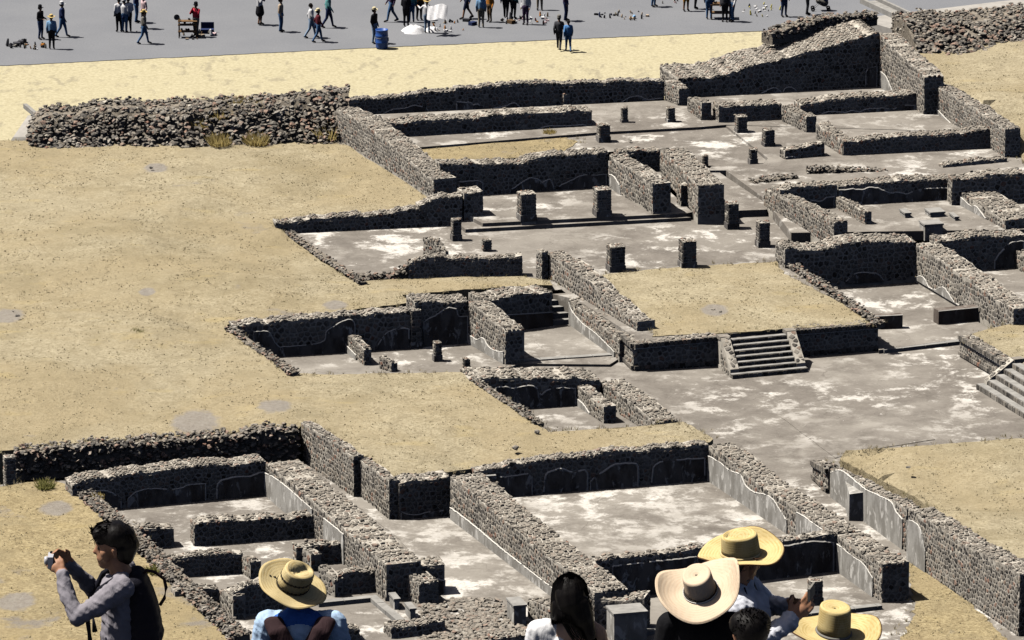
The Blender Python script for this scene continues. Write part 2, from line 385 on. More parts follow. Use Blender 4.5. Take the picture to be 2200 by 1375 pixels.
# ------------------------------------------------------------------ surveyed layout, metres
WALLS = [
 {'n': 'ruined_wall', 'k': 'rubble', 'a': (-7.425, 271.78), 'b': (-2.484, 272.809), 'z': 1.4, 't': 0.6, 'p': [(0.0, 0.726), (1.963, 0.845), (5.047, 0.962)], 'pl': [[(1.749, 0.044), (2.17, 0.236), (2.801, 0.276), (3.152, 0.387), (3.712, 0.233), (3.817, 0.03)]], 'bt': 0.0, 'l': 'dark far wall whose left end meets the rubble mound', 'st': False, 'g': None},
 {'n': 'ruined_wall', 'k': 'rubble', 'a': (-2.484, 272.809), 'b': (1.675, 273.784), 'z': 1.4, 't': 0.6, 'p': [(0.0, 1.089), (1.842, 1.134), (4.272, 1.185)], 'pl': [[(0.036, 0.451), (0.637, 0.384), (0.779, 0.27), (0.991, 0.294), (1.204, 0.106)], [(1.7, 0.08), (2.196, 0.138), (2.622, 0.279), (2.8, 0.163), (2.906, 0.03)]], 'bt': 0.0, 'l': 'middle stretch of the farthest dark wall below the sand', 'st': False, 'g': None},
 {'n': 'ruined_wall', 'k': 'rubble', 'a': (1.675, 273.784), 'b': (6.748, 274.612), 'z': 1.4, 't': 0.6, 'p': [(0.0, 1.079), (5.14, 1.067)], 'pl': [[(3.221, 0.072), (3.502, 0.275), (3.854, 0.354), (4.171, 0.271), (4.348, 0.165), (5.054, 0.21)]], 'bt': 0.0, 'l': 'right stretch of the farthest dark wall, two small pillars in front', 'st': False, 'g': None},
 {'n': 'ruined_wall', 'k': 'rubble', 'a': (1.701, 274.612), 'b': (2.284, 273.723), 'z': 1.4, 't': 0.6, 'p': [(0.0, 0.711), (1.063, 0.56)], 'pl': [], 'bt': 0.0, 'l': 'short sunlit wall stub against the farthest dark wall', 'st': False, 'g': None},
 {'n': 'ruined_wall', 'k': 'rubble', 'a': (6.769, 274.612), 'b': (7.365, 273.479), 'z': 1.4, 't': 0.5, 'p': [(0.0, 1.015), (1.281, 0.898)], 'pl': [], 'bt': 0.0, 'l': 'sunlit pier closing the farthest dark wall on its right', 'st': False, 'g': None},
 {'n': 'ruined_wall', 'k': 'rubble', 'a': (-5.752, 267.268), 'b': (3.481, 269.684), 'z': 1.4, 't': 1.1, 'p': [(0.0, 0.799), (3.142, 0.821), (9.544, 0.862)], 'pl': [[(6.967, 0.03), (7.143, 0.115), (7.565, 0.209), (8.412, 0.173), (9.19, 0.175), (9.332, 0.03)]], 'bt': 0.0, 'l': 'long dark wall with broad top above the yellow grass strip', 'st': False, 'g': None},
 {'n': 'ruined_wall', 'k': 'rubble', 'a': (-7.553, 266.38), 'b': (-3.243, 255.574), 'z': 1.75, 't': 1.0, 'p': [(0.0, 1.321), (5.198, 1.351), (11.633, 0.769)], 'pl': [], 'bt': 0.0, 'l': 'long sunlit wall running down the edge of the grass hill', 'st': False, 'g': None},
 {'n': 'ruined_wall', 'k': 'rubble', 'a': (-3.001, 257.07), 'b': (4.041, 258.984), 'z': 1.4, 't': 0.9, 'p': [(0.0, 1.489), (3.652, 1.258), (4.025, 1.504), (7.298, 1.513)], 'pl': [[(0.811, 0.633), (1.756, 0.586), (1.81, 0.199)], [(3.076, 0.151), (3.517, 0.425), (3.856, 0.586), (4.196, 0.537), (4.4, 0.389), (4.74, 0.482), (4.91, 0.167)], [(5.148, 0.152), (5.284, 0.244), (5.693, 0.387), (6.101, 0.563), (6.647, 0.542), (7.193, 0.548)]], 'bt': 0.0, 'l': 'dark back wall of the pillared portico room', 'st': False, 'g': None},
 {'n': 'ruined_wall', 'k': 'rubble', 'a': (4.085, 258.902), 'b': (5.798, 254.22), 'z': 1.4, 't': 0.8, 'p': [(0.0, 1.415), (4.985, 1.298)], 'pl': [[(0.049, 0.572), (0.689, 0.597), (1.239, 0.387), (1.426, 0.03)]], 'bt': 0.0, 'l': 'sunlit wall with dark squared end right of the portico room', 'st': False, 'g': None},
 {'n': 'ruined_wall', 'k': 'rubble', 'a': (4.505, 261.261), 'b': (6.273, 261.822), 'z': 1.4, 't': 0.6, 'p': [(0.0, 0.988), (1.855, 0.942)], 'pl': [], 'bt': 0.0, 'l': 'short dark wall deep in the narrow passage beside the portico', 'st': False, 'g': None},
 {'n': 'ruined_wall', 'k': 'rubble', 'a': (6.264, 261.163), 'b': (7.645, 253.658), 'z': 1.4, 't': 1.1, 'p': [(0.0, 1.096), (7.631, 1.351)], 'pl': [], 'bt': 0.0, 'l': 'thick sunlit wall ending in a tall dark block', 'st': False, 'g': None},
 {'n': 'ruined_wall', 'k': 'rubble', 'a': (6.996, 255.532), 'b': (7.333, 255.678), 'z': 1.4, 't': 0.4, 'p': [(0.0, 0.939), (0.367, 0.994)], 'pl': [], 'bt': 0.0, 'l': 'slim dark pilaster just left of the tall dark block', 'st': False, 'g': None},
 {'n': 'ruined_wall', 'k': 'rubble', 'a': (7.722, 272.566), 'b': (8.288, 270.669), 'z': 1.4, 't': 0.45, 'p': [(0.0, 0.682), (1.98, 0.908)], 'pl': [], 'bt': 0.0, 'l': 'short sunlit wall with dark end beside the great dark wall', 'st': False, 'g': None},
 {'n': 'ruined_wall', 'k': 'rubble', 'a': (7.371, 275.012), 'b': (16.397, 277.312), 'z': 1.4, 't': 3.0, 'p': [(0.0, 0.955), (1.51, 0.998), (3.389, 1.392), (5.129, 1.652), (6.726, 2.064), (9.314, 2.604)], 'pl': [[(3.694, 0.03), (4.127, 0.244), (4.417, 0.335), (4.71, 0.175), (4.784, 0.03)], [(4.821, 0.03), (4.927, 0.27), (5.145, 0.322), (5.364, 0.245), (5.512, 0.058)], [(8.716, 0.809), (8.787, 0.948), (9.225, 1.031)]], 'bt': 0.0, 'l': 'great dark wall rising to the right below the road', 'st': False, 'g': None},
 {'n': 'ruined_wall', 'k': 'rubble', 'a': (16.355, 277.563), 'b': (18.082, 271.78), 'z': 1.4, 't': 0.9, 'p': [(0.0, 2.523), (6.035, 1.868)], 'pl': [[(0.539, 0.871), (1.366, 0.729), (2.414, 0.102)]], 'bt': 0.0, 'l': 'tall sunlit wall closing the great dark wall on its right', 'st': False, 'g': None},
 {'n': 'ruined_wall', 'k': 'rubble', 'a': (12.642, 271.569), 'b': (18.181, 272.809), 'z': 1.4, 't': 1.0, 'p': [(0.0, 0.635), (0.702, 0.74), (1.626, 0.813), (5.676, 0.864)], 'pl': [[(0.782, 0.031), (1.136, 0.203), (1.563, 0.224), (2.063, 0.142), (2.276, 0.237), (2.705, 0.144), (2.989, 0.271), (3.703, 0.27), (4.205, 0.188), (4.56, 0.333), (4.99, 0.332), (5.599, 0.301)]], 'bt': 0.0, 'l': 'dark wall behind the bright white room floor', 'st': False, 'g': None},
 {'n': 'ruined_wall', 'k': 'rubble', 'a': (9.027, 270.22), 'b': (11.788, 270.848), 'z': 1.4, 't': 1.0, 'p': [(0.0, 0.898), (2.831, 0.809)], 'pl': [], 'bt': 0.0, 'l': 'dark wall with lit left end behind two slim pillars', 'st': False, 'g': None},
 {'n': 'ruined_wall', 'k': 'rubble', 'a': (11.806, 270.459), 'b': (12.763, 268.442), 'z': 1.4, 't': 0.5, 'p': [(0.0, 0.838), (2.233, 0.798)], 'pl': [], 'bt': 0.0, 'l': 'sunlit wall with dark end left of the bright white floor', 'st': False, 'g': None},
 {'n': 'ruined_wall', 'k': 'rubble', 'a': (18.283, 273.326), 'b': (21.026, 263.804), 'z': 1.4, 't': 0.7, 'p': [(0.0, 1.24), (3.668, 1.429), (9.909, 1.355)], 'pl': [[(0.085, 0.352), (1.309, 0.342), (3.339, 0.094)]], 'bt': 0.0, 'l': 'long sunlit wall holding the right hand grass hill', 'st': False, 'g': None},
 {'n': 'ruined_wall', 'k': 'rubble', 'a': (14.157, 264.147), 'b': (21.232, 265.67), 'z': 1.4, 't': 0.8, 'p': [(0.0, 0.743), (2.448, 0.813), (4.533, 0.86), (7.237, 0.934)], 'pl': [], 'bt': 0.0, 'l': 'long black shaded wall below the bright white floor', 'st': False, 'g': None},
 {'n': 'ruined_wall', 'k': 'rubble', 'a': (13.13, 267.268), 'b': (14.113, 264.204), 'z': 1.4, 't': 0.6, 'p': [(0.0, 0.841), (3.218, 0.689)], 'pl': [], 'bt': 0.0, 'l': 'sunlit wall joining the long black shaded wall on its left', 'st': False, 'g': None},
 {'n': 'ruined_wall', 'k': 'rubble', 'a': (11.633, 263.463), 'b': (13.352, 264.09), 'z': 1.4, 't': 0.55, 'p': [(0.0, 0.529), (0.916, 0.639), (1.83, 0.723)], 'pl': [[(0.02, 0.186), (0.416, 0.185), (0.454, 0.045)]], 'bt': 0.0, 'l': 'low dark wall left of the long black shaded wall', 'st': False, 'g': None},
 {'n': 'ruined_wall', 'k': 'rough', 'a': (10.157, 259.094), 'b': (12.037, 260.007), 'z': 1.4, 't': 0.5, 'p': [(0.0, 0.257), (0.928, 0.293), (2.09, 0.251)], 'pl': [], 'bt': 0.0, 'l': 'low broken stone row at the left of the right hand terrace', 'st': False, 'g': None},
 {'n': 'ruined_wall', 'k': 'rough', 'a': (12.503, 260.842), 'b': (15.903, 261.317), 'z': 1.4, 't': 0.5, 'p': [(0.0, 0.388), (1.408, 0.313), (3.434, 0.177)], 'pl': [], 'bt': 0.0, 'l': 'low rubble row in the middle of the right hand terrace', 'st': False, 'g': None},
 {'n': 'ruined_wall', 'k': 'rubble', 'a': (18.269, 261.921), 'b': (21.077, 262.99), 'z': 1.4, 't': 0.5, 'p': [(0.0, 0.214), (1.414, 0.314), (3.005, 0.241)], 'pl': [], 'bt': 0.0, 'l': 'low dark stone row at the right edge of the terrace', 'st': False, 'g': None},
 {'n': 'ruined_wall', 'k': 'rubble', 'a': (11.023, 254.088), 'b': (13.447, 255.126), 'z': 1.4, 't': 0.8, 'p': [(0.0, 1.079), (0.72, 1.133), (2.636, 1.112)], 'pl': [[(1.0, 0.441), (1.31, 0.411), (1.426, 0.472), (1.737, 0.423), (1.931, 0.422), (2.123, 0.548), (2.473, 0.55)]], 'bt': 0.0, 'l': 'dark tapering wall left of the wavy plaster line', 'st': False, 'g': None},
 {'n': 'ruined_wall', 'k': 'rubble', 'a': (13.491, 255.315), 'b': (18.222, 256.377), 'z': 1.4, 't': 0.9, 'p': [(0.0, 0.939), (0.676, 0.999), (2.312, 1.041), (4.849, 0.986)], 'pl': [[(0.026, 0.774), (0.28, 0.761), (0.534, 0.783), (1.043, 0.738), (1.188, 0.784), (1.442, 0.806), (1.698, 0.756), (1.954, 0.634), (2.248, 0.517), (2.539, 0.538), (2.905, 0.438), (3.196, 0.513), (3.377, 0.594), (3.814, 0.624), (4.289, 0.617), (4.801, 0.597)]], 'bt': 0.0, 'l': 'dark wall crossed by a long wavy pale plaster line', 'st': False, 'g': None},
 {'n': 'ruined_wall', 'k': 'rubble', 'a': (18.204, 255.315), 'b': (21.269, 255.75), 'z': 1.4, 't': 0.9, 'p': [(0.0, 1.263), (0.887, 1.268), (3.096, 1.391)], 'pl': [], 'bt': 0.0, 'l': 'dark wall at the right edge above the rubble ridge', 'st': False, 'g': None},
 {'n': 'ruined_wall', 'k': 'rubble', 'a': (18.219, 256.333), 'b': (20.124, 251.245), 'z': 1.4, 't': 1.5, 'p': [(0.0, 0.681), (3.09, 0.593), (5.433, 0.493)], 'pl': [[(0.024, 0.422), (0.571, 0.548), (1.252, 0.453), (2.099, 0.326), (2.596, 0.442), (3.103, 0.309), (3.61, 0.141)]], 'bt': 0.0, 'l': 'broad sunlit rubble ridge at the right with plaster foot', 'st': False, 'g': None},
 {'n': 'ruined_wall', 'k': 'rubble', 'a': (10.433, 255.532), 'b': (12.981, 248.462), 'z': 1.4, 't': 0.6, 'p': [(0.0, 0.753), (5.244, 1.122), (7.516, 1.153)], 'pl': [], 'bt': 0.0, 'l': 'sunlit sloping wall between passage and the right hand rooms', 'st': False, 'g': None},
 {'n': 'ruined_wall', 'k': 'rubble', 'a': (13.396, 254.808), 'b': (14.433, 252.092), 'z': 1.4, 't': 0.3, 'p': [(0.0, 0.59), (2.907, 0.655)], 'pl': [], 'bt': 0.0, 'l': 'thin sunlit partition ending in a slim dark edge', 'st': False, 'g': None},
 {'n': 'ruined_wall', 'k': 'rubble', 'a': (10.928, 246.47), 'b': (16.258, 247.887), 'z': 0.3, 't': 1.3, 'p': [(0.0, 1.654), (1.493, 1.574), (2.149, 1.673), (3.402, 1.708), (5.515, 1.598)], 'pl': [[(2.567, 0.1), (2.894, 0.358), (3.223, 0.421), (3.886, 0.324), (4.155, 0.046)]], 'bt': 0.0, 'l': 'tall dark rubble wall beside the central grass platform', 'st': False, 'g': None},
 {'n': 'ruined_wall', 'k': 'rubble', 'a': (16.273, 247.837), 'b': (19.51, 238.787), 'z': 0.3, 't': 1.0, 'p': [(0.0, 1.483), (4.998, 1.325), (9.612, 1.122)], 'pl': [[(0.029, 0.072), (0.5, 0.253), (0.977, 0.273), (1.464, 0.03), (2.092, 0.093), (2.865, 0.382), (3.339, 0.273), (3.973, 0.044), (4.442, 0.03)]], 'bt': 0.0, 'l': 'broad sunlit sloping wall right of the tall dark rubble wall', 'st': False, 'g': None},
 {'n': 'plaster_wall', 'k': 'plaster', 'a': (16.774, 241.307), 'b': (18.827, 242.078), 'z': 0.15, 't': 0.5, 'p': [(0.0, 0.559), (0.755, 0.556), (2.193, 0.55)], 'pl': [], 'bt': 0.0, 'l': 'low plastered bench wall at the right, shaded face', 'st': False, 'g': None},
 {'n': 'plaster_wall', 'k': 'plaster', 'a': (14.208, 240.629), 'b': (15.327, 240.756), 'z': 0.15, 't': 0.3, 'p': [(0.0, 0.533), (1.127, 0.557)], 'pl': [], 'bt': 0.0, 'l': 'small low plastered wall at the grass platform corner', 'st': False, 'g': None},
 {'n': 'ruined_wall', 'k': 'rubble', 'a': (17.167, 247.987), 'b': (20.766, 249.048), 'z': 0.5, 't': 1.0, 'p': [(0.0, 1.358), (0.301, 1.387), (3.752, 1.36)], 'pl': [[(2.43, 0.351), (2.678, 0.686), (2.963, 0.966), (3.18, 1.091), (3.654, 1.092)]], 'bt': 0.0, 'l': 'dark wall at the right edge with a slanting plaster scar', 'st': False, 'g': None},
 {'n': 'ruined_wall', 'k': 'rubble', 'a': (20.281, 249.212), 'b': (20.811, 247.445), 'z': 0.5, 't': 0.9, 'p': [(0.0, 0.698), (1.845, 0.763)], 'pl': [], 'bt': 0.0, 'l': 'sunlit rubble wall at the right edge beside the plaster scar', 'st': False, 'g': None},
 {'n': 'ruined_wall', 'k': 'rubble', 'a': (-9.676, 252.057), 'b': (-3.445, 253.302), 'z': 1.1, 't': 0.7, 'p': [(0.0, 0.491), (3.833, 0.656), (6.355, 0.789)], 'pl': [], 'bt': 0.0, 'l': 'low dark wall at the far rim of the grey floor', 'st': False, 'g': None},
 {'n': 'ruined_wall', 'k': 'rubble', 'a': (-3.826, 253.224), 'b': (-2.05, 253.616), 'z': 1.1, 't': 0.7, 'p': [(0.0, 0.946), (0.981, 1.209), (1.819, 1.282)], 'pl': [], 'bt': 0.0, 'l': 'rubble wall block left of the portico steps', 'st': False, 'g': None},
 {'n': 'ruined_wall', 'k': 'rubble', 'a': (-1.974, 253.773), 'b': (-1.19, 254.008), 'z': 1.1, 't': 1.0, 'p': [(0.0, 1.303), (0.82, 1.304)], 'pl': [], 'bt': 0.0, 'l': 'squared dark wall end left of the portico steps', 'st': False, 'g': None},
 {'n': 'ruined_wall', 'k': 'rubble', 'a': (-4.114, 244.773), 'b': (0.406, 245.193), 'z': 1.1, 't': 0.55, 'p': [(0.0, 0.74), (1.003, 0.897), (4.54, 0.838)], 'pl': [], 'bt': 0.0, 'l': 'shaded rubble wall standing on the yellow grass strip', 'st': False, 'g': None},
 {'n': 'ruined_wall', 'k': 'rough', 'a': (-6.231, 244.649), 'b': (-4.114, 244.773), 'z': 1.1, 't': 0.4, 'p': [(0.0, 0.18), (1.248, 0.252), (2.12, 0.579)], 'pl': [], 'bt': 0.0, 'l': 'crumbling low end of the rubble wall on the grass strip', 'st': False, 'g': None},
 {'n': 'ruined_wall', 'k': 'rubble', 'a': (-3.585, 248.528), 'b': (-2.835, 247.516), 'z': 1.1, 't': 0.35, 'p': [(0.0, 0.751), (0.727, 0.834), (1.26, 0.423)], 'pl': [], 'bt': 0.0, 'l': 'small triangular wall remnant behind the grass strip wall', 'st': False, 'g': None},
 {'n': 'ruined_wall', 'k': 'rubble', 'a': (1.404, 245.02), 'b': (4.835, 236.805), 'z': 1.1, 't': 0.75, 'p': [(0.0, 1.062), (2.763, 1.079), (8.903, 0.299)], 'pl': [], 'bt': 0.0, 'l': 'sunlit parapet running down the left of the grass platform', 'st': False, 'g': None},
 {'n': 'ruined_wall', 'k': 'rubble', 'a': (1.184, 244.649), 'b': (1.434, 244.773), 'z': 1.1, 't': 0.5, 'p': [(0.0, 1.158), (0.279, 1.152)], 'pl': [], 'bt': 0.0, 'l': 'tall narrow pier at the top of the sunlit parapet', 'st': False, 'g': None},
 {'n': 'ruined_wall', 'k': 'rubble', 'a': (2.25, 241.647), 'b': (4.135, 236.247), 'z': 0.1, 't': 0.8, 'p': [(0.0, 1.05), (5.719, 0.823)], 'pl': [[(0.085, 0.914), (0.451, 0.624), (1.719, 0.436), (3.153, 0.421), (5.279, 0.212)]], 'bt': 0.0, 'l': 'sunlit lower wall with plaster foot below the parapet', 'st': False, 'g': None},
 {'n': 'ruined_wall', 'k': 'rubble', 'a': (-1.103, 239.946), 'b': (1.571, 241.362), 'z': 0.1, 't': 1.3, 'p': [(0.0, 1.438), (3.025, 1.382)], 'pl': [], 'bt': 0.0, 'l': 'dark wall above the plaster bench beside the small steps', 'st': False, 'g': None},
 {'n': 'ruined_wall', 'k': 'rubble', 'a': (-1.707, 238.779), 'b': (-0.253, 235.565), 'z': 0.1, 't': 0.8, 'p': [(0.0, 1.686), (3.528, 1.353)], 'pl': [[(0.032, 0.399), (0.899, 0.361), (1.495, 0.571), (2.087, 0.341), (2.677, 0.363), (3.411, 0.483)]], 'bt': 0.0, 'l': 'sunlit cross wall with dark end between the sunken rooms', 'st': False, 'g': None},
 {'n': 'ruined_wall', 'k': 'rubble', 'a': (-10.755, 236.348), 'b': (-3.94, 237.986), 'z': 0.1, 't': 0.8, 'p': [(0.0, 1.338), (4.213, 1.484), (7.01, 1.514)], 'pl': [[(0.816, 1.064), (1.365, 1.03), (1.635, 0.585), (1.817, 0.387), (3.47, 0.468), (3.657, 0.885), (4.396, 1.286), (4.763, 1.189), (4.795, 0.384)], [(5.716, 0.232), (6.051, 0.678), (6.607, 0.849), (6.939, 0.772)]], 'bt': 0.0, 'l': 'dark back wall of the left sunken room', 'st': False, 'g': None},
 {'n': 'ruined_wall', 'k': 'rubble', 'a': (-3.771, 238.13), 'b': (-1.707, 238.756), 'z': 0.1, 't': 1.2, 'p': [(0.0, 1.793), (2.157, 1.753)], 'pl': [[(0.32, 0.983), (0.637, 1.147), (0.891, 1.253), (1.271, 1.475), (1.652, 1.414), (1.778, 1.121), (2.127, 1.094)]], 'bt': 0.0, 'l': 'dark plastered wall with broad rubble top', 'st': False, 'g': None},
 {'n': 'ruined_wall', 'k': 'rubble', 'a': (-6.659, 238.083), 'b': (-5.687, 235.452), 'z': 0.1, 't': 0.3, 'p': [(0.0, 0.741), (2.805, 0.702)], 'pl': [[(0.102, 0.354), (1.041, 0.279), (1.974, 0.204)]], 'bt': 0.0, 'l': 'thin sunlit partition with dark end in the left sunken room', 'st': False, 'g': None},
 {'n': 'ruined_wall', 'k': 'rubble', 'a': (-5.107, 235.045), 'b': (-4.616, 234.482), 'z': 0.1, 't': 0.3, 'p': [(0.0, 0.499), (0.747, 0.374)], 'pl': [], 'bt': 0.0, 'l': 'knee high sunlit partition in the left sunken room', 'st': False, 'g': None},
 {'n': 'ruined_wall', 'k': 'rubble', 'a': (-1.585, 229.252), 'b': (3.333, 230.42), 'z': 0.0, 't': 1.6, 'p': [(0.0, 1.292), (2.838, 1.122), (5.055, 0.949)], 'pl': [[(0.966, 0.876), (1.267, 0.918), (1.69, 0.842), (2.233, 0.904), (2.536, 0.806), (2.687, 0.552), (2.778, 0.515), (3.02, 0.683), (3.444, 0.729), (4.081, 0.663)]], 'bt': 0.0, 'l': 'dark wall with wavy plaster edge in the small sunken room', 'st': False, 'g': None},
 {'n': 'ruined_wall', 'k': 'rubble', 'a': (2.406, 230.333), 'b': (3.413, 227.67), 'z': 0.0, 't': 0.5, 'p': [(0.0, 0.788), (2.847, 0.683)], 'pl': [[(0.063, 0.286), (0.841, 0.246), (1.487, 0.051)]], 'bt': 0.0, 'l': 'sunlit partition with dark end in the small sunken room', 'st': False, 'g': None},
 {'n': 'ruined_wall', 'k': 'rubble', 'a': (3.336, 230.638), 'b': (5.271, 225.94), 'z': 0.0, 't': 0.95, 'p': [(0.0, 0.868), (2.739, 0.774), (5.08, 0.6)], 'pl': [], 'bt': 0.0, 'l': 'sunlit wall sloping down right of the small sunken room', 'st': False, 'g': None},
 {'n': 'ruined_wall', 'k': 'rubble', 'a': (-1.315, 217.792), 'b': (7.094, 220.143), 'z': 0.0, 't': 0.6, 'p': [(0.0, 1.058), (2.525, 1.31), (6.039, 1.4), (8.731, 1.383)], 'pl': [[(0.204, 0.857), (0.668, 0.867), (1.016, 0.764), (1.947, 0.807), (2.093, 0.708), (2.064, 0.242)], [(2.531, 0.088), (2.618, 0.725), (2.88, 0.85), (3.172, 0.926), (3.406, 0.808), (3.698, 0.727), (4.049, 0.787), (4.167, 0.66)], [(4.285, 0.358), (4.519, 0.545), (4.811, 0.697), (5.104, 0.879), (5.397, 0.915), (5.985, 0.869), (6.074, 0.627)], [(6.577, 0.117), (6.574, 0.587), (6.808, 0.833), (7.221, 0.877), (7.81, 0.89), (8.579, 0.871)]], 'bt': 0.0, 'l': 'dark back wall of the big lower room with plaster humps', 'st': False, 'g': None},
 {'n': 'ruined_wall', 'k': 'rubble', 'a': (7.097, 220.119), 'b': (11.14, 209.755), 'z': 0.0, 't': 1.0, 'p': [(0.0, 1.369), (5.275, 1.175), (11.125, 1.203)], 'pl': [[(0.052, 0.968), (1.057, 1.006), (2.057, 0.957), (2.974, 1.062), (3.473, 0.793), (4.174, 0.754), (5.281, 0.946), (5.972, 0.936), (6.527, 0.717), (7.08, 0.528)], [(7.948, 1.057), (8.556, 1.085), (9.362, 1.056), (10.163, 1.055)]], 'bt': 0.0, 'l': 'sunlit wall with long wavy plaster skirt beside the plaza', 'st': False, 'g': None},
 {'n': 'ruined_wall', 'k': 'rubble', 'a': (2.842, 205.706), 'b': (11.162, 209.216), 'z': 0.0, 't': 0.5, 'p': [(0.0, 1.487), (3.804, 1.428), (9.03, 1.359)], 'pl': [[(0.598, 1.183), (2.068, 1.172), (3.806, 1.146), (6.873, 1.129), (8.02, 1.176), (8.908, 1.037)]], 'bt': 0.0, 'l': 'front wall of the big lower room, black stones above brown plaster', 'st': False, 'g': None},
 {'n': 'ruined_wall', 'k': 'rubble', 'a': (11.172, 209.299), 'b': (12.526, 205.545), 'z': 0.0, 't': 1.0, 'p': [(0.0, 1.284), (3.991, 1.4)], 'pl': [[(0.036, 0.997), (0.803, 0.965), (1.496, 0.941), (2.458, 0.942), (3.287, 0.682)]], 'bt': 0.0, 'l': 'short sunlit wall ending in a squared brown stone pier', 'st': False, 'g': None},
 {'n': 'ruined_wall', 'k': 'rubble', 'a': (-2.174, 215.374), 'b': (2.756, 202.609), 'z': 0.0, 't': 1.2, 'p': [(0.0, 1.6), (6.746, 1.431), (13.684, 1.366)], 'pl': [[(0.097, 0.457), (1.955, 0.465), (5.14, 0.386), (8.245, 0.36), (10.844, 0.34), (13.389, 0.19)]], 'bt': 0.0, 'l': 'long lit honeycomb stone wall beside the lower corridor', 'st': False, 'g': None},
 {'n': 'ruined_wall', 'k': 'rubble', 'a': (2.747, 202.688), 'b': (4.409, 202.271), 'z': 0.0, 't': 0.9, 'p': [(0.0, 1.074), (1.714, 1.169)], 'pl': [], 'bt': 0.0, 'l': 'rubble wall end right of the woman with long hair', 'st': False, 'g': None},
 {'n': 'ruined_wall', 'k': 'rubble', 'a': (-3.987, 215.232), 'b': (-2.22, 215.769), 'z': 0.0, 't': 0.9, 'p': [(0.0, 1.368), (0.582, 1.462), (1.847, 1.492)], 'pl': [[(0.059, 0.324), (0.231, 0.223), (0.692, 0.153), (1.039, 0.221), (1.616, 0.217)]], 'bt': 0.0, 'l': 'black stone wall closing the head of the lower corridor', 'st': False, 'g': None},
 {'n': 'ruined_wall', 'k': 'rubble', 'a': (-5.5, 218.376), 'b': (-4.347, 215.232), 'z': 0.0, 't': 0.4, 'p': [(0.0, 1.41), (3.348, 1.49)], 'pl': [], 'bt': 0.0, 'l': 'sunlit wall with dark end left of the corridor head', 'st': False, 'g': None},
 {'n': 'ruined_wall', 'k': 'rubble', 'a': (-7.681, 222.722), 'b': (-5.666, 218.084), 'z': 0.0, 't': 0.4, 'p': [(0.0, 1.493), (2.405, 1.607), (5.057, 1.517)], 'pl': [], 'bt': 0.0, 'l': 'sunlit honeycomb wall between grass hill and lower rooms', 'st': False, 'g': None},
 {'n': 'ruined_wall', 'k': 'rough', 'a': (-17.892, 220.076), 'b': (-7.759, 222.057), 'z': 0.3, 't': 0.9, 'p': [(0.0, 0.821), (2.603, 0.957), (4.248, 1.006), (7.991, 1.01), (9.138, 1.228), (10.325, 1.021)], 'pl': [], 'bt': 0.0, 'l': 'long wall of rough piled boulders at the foot of the hill', 'st': False, 'g': None},
 {'n': 'ruined_wall', 'k': 'rubble', 'a': (-15.6, 216.117), 'b': (-8.81, 218.376), 'z': 0.0, 't': 1.0, 'p': [(0.0, 1.049), (0.805, 1.182), (2.071, 1.289), (4.836, 1.327), (7.156, 1.25)], 'pl': [[(0.451, 0.792), (0.679, 0.724), (1.024, 0.75), (1.367, 0.66), (1.595, 0.493), (1.765, 0.361)], [(2.024, 0.337), (2.228, 0.521), (2.518, 0.622), (2.98, 0.625), (3.556, 0.542), (3.961, 0.562), (4.368, 0.658), (4.89, 0.633)], [(5.306, 0.057), (5.353, 0.578), (5.588, 0.719), (5.995, 0.781), (6.578, 0.767), (6.87, 0.845), (7.103, 0.853)]], 'bt': 0.0, 'l': 'dark wall with curved plaster panels in the lower left room', 'st': False, 'g': None},
 {'n': 'ruined_wall', 'k': 'rubble', 'a': (-8.808, 218.317), 'b': (-4.263, 205.706), 'z': 0.0, 't': 1.25, 'p': [(0.0, 1.262), (6.867, 1.349), (13.405, 1.327)], 'pl': [[(0.02, 0.841), (1.124, 0.972), (2.579, 1.029), (4.016, 1.027), (5.437, 1.025)], [(6.754, 1.056), (7.885, 1.093), (8.919, 1.106)]], 'bt': 0.0, 'l': 'broad rubble wall left of the lower corridor with white plaster face', 'st': False, 'g': None},
 {'n': 'ruined_wall', 'k': 'rubble', 'a': (-11.075, 212.06), 'b': (-6.626, 213.229), 'z': 0.0, 't': 0.75, 'p': [(0.0, 0.881), (2.37, 0.869), (4.599, 0.8)], 'pl': [], 'bt': 0.0, 'l': 'free standing black stone wall across the lower left room', 'st': False, 'g': None},
 {'n': 'ruined_wall', 'k': 'rubble', 'a': (-13.206, 211.562), 'b': (-11.786, 212.004), 'z': 0.0, 't': 0.7, 'p': [(0.0, 0.761), (1.487, 0.694)], 'pl': [], 'bt': 0.0, 'l': 'short black wall just right of the photographer', 'st': False, 'g': None},
 {'n': 'ruined_wall', 'k': 'rubble', 'a': (-11.794, 208.365), 'b': (-9.253, 208.892), 'z': 0.0, 't': 0.55, 'p': [(0.0, 0.607), (0.363, 0.767), (2.595, 0.703)], 'pl': [], 'bt': 0.0, 'l': 'black wall with a knobbly top above the hatted back', 'st': False, 'g': None},
 {'n': 'ruined_wall', 'k': 'rubble', 'a': (-9.281, 208.853), 'b': (-8.969, 208.189), 'z': 0.0, 't': 0.4, 'p': [(0.0, 0.614), (0.733, 0.667)], 'pl': [], 'bt': 0.0, 'l': 'narrow sunlit wall end left of the blue shirted tourist hat', 'st': False, 'g': None},
 {'n': 'ruined_wall', 'k': 'rubble', 'a': (-11.356, 204.344), 'b': (-9.891, 204.768), 'z': 0.0, 't': 0.55, 'p': [(0.0, 0.791), (0.305, 0.87), (1.525, 0.757)], 'pl': [], 'bt': 0.0, 'l': 'black wall of the small cell beside the backpack', 'st': False, 'g': None},
 {'n': 'ruined_wall', 'k': 'rubble', 'a': (-9.892, 204.796), 'b': (-9.372, 203.641), 'z': 0.0, 't': 0.45, 'p': [(0.0, 0.761), (1.267, 0.827)], 'pl': [], 'bt': 0.0, 'l': 'sunlit wall between the two small black cells', 'st': False, 'g': None},
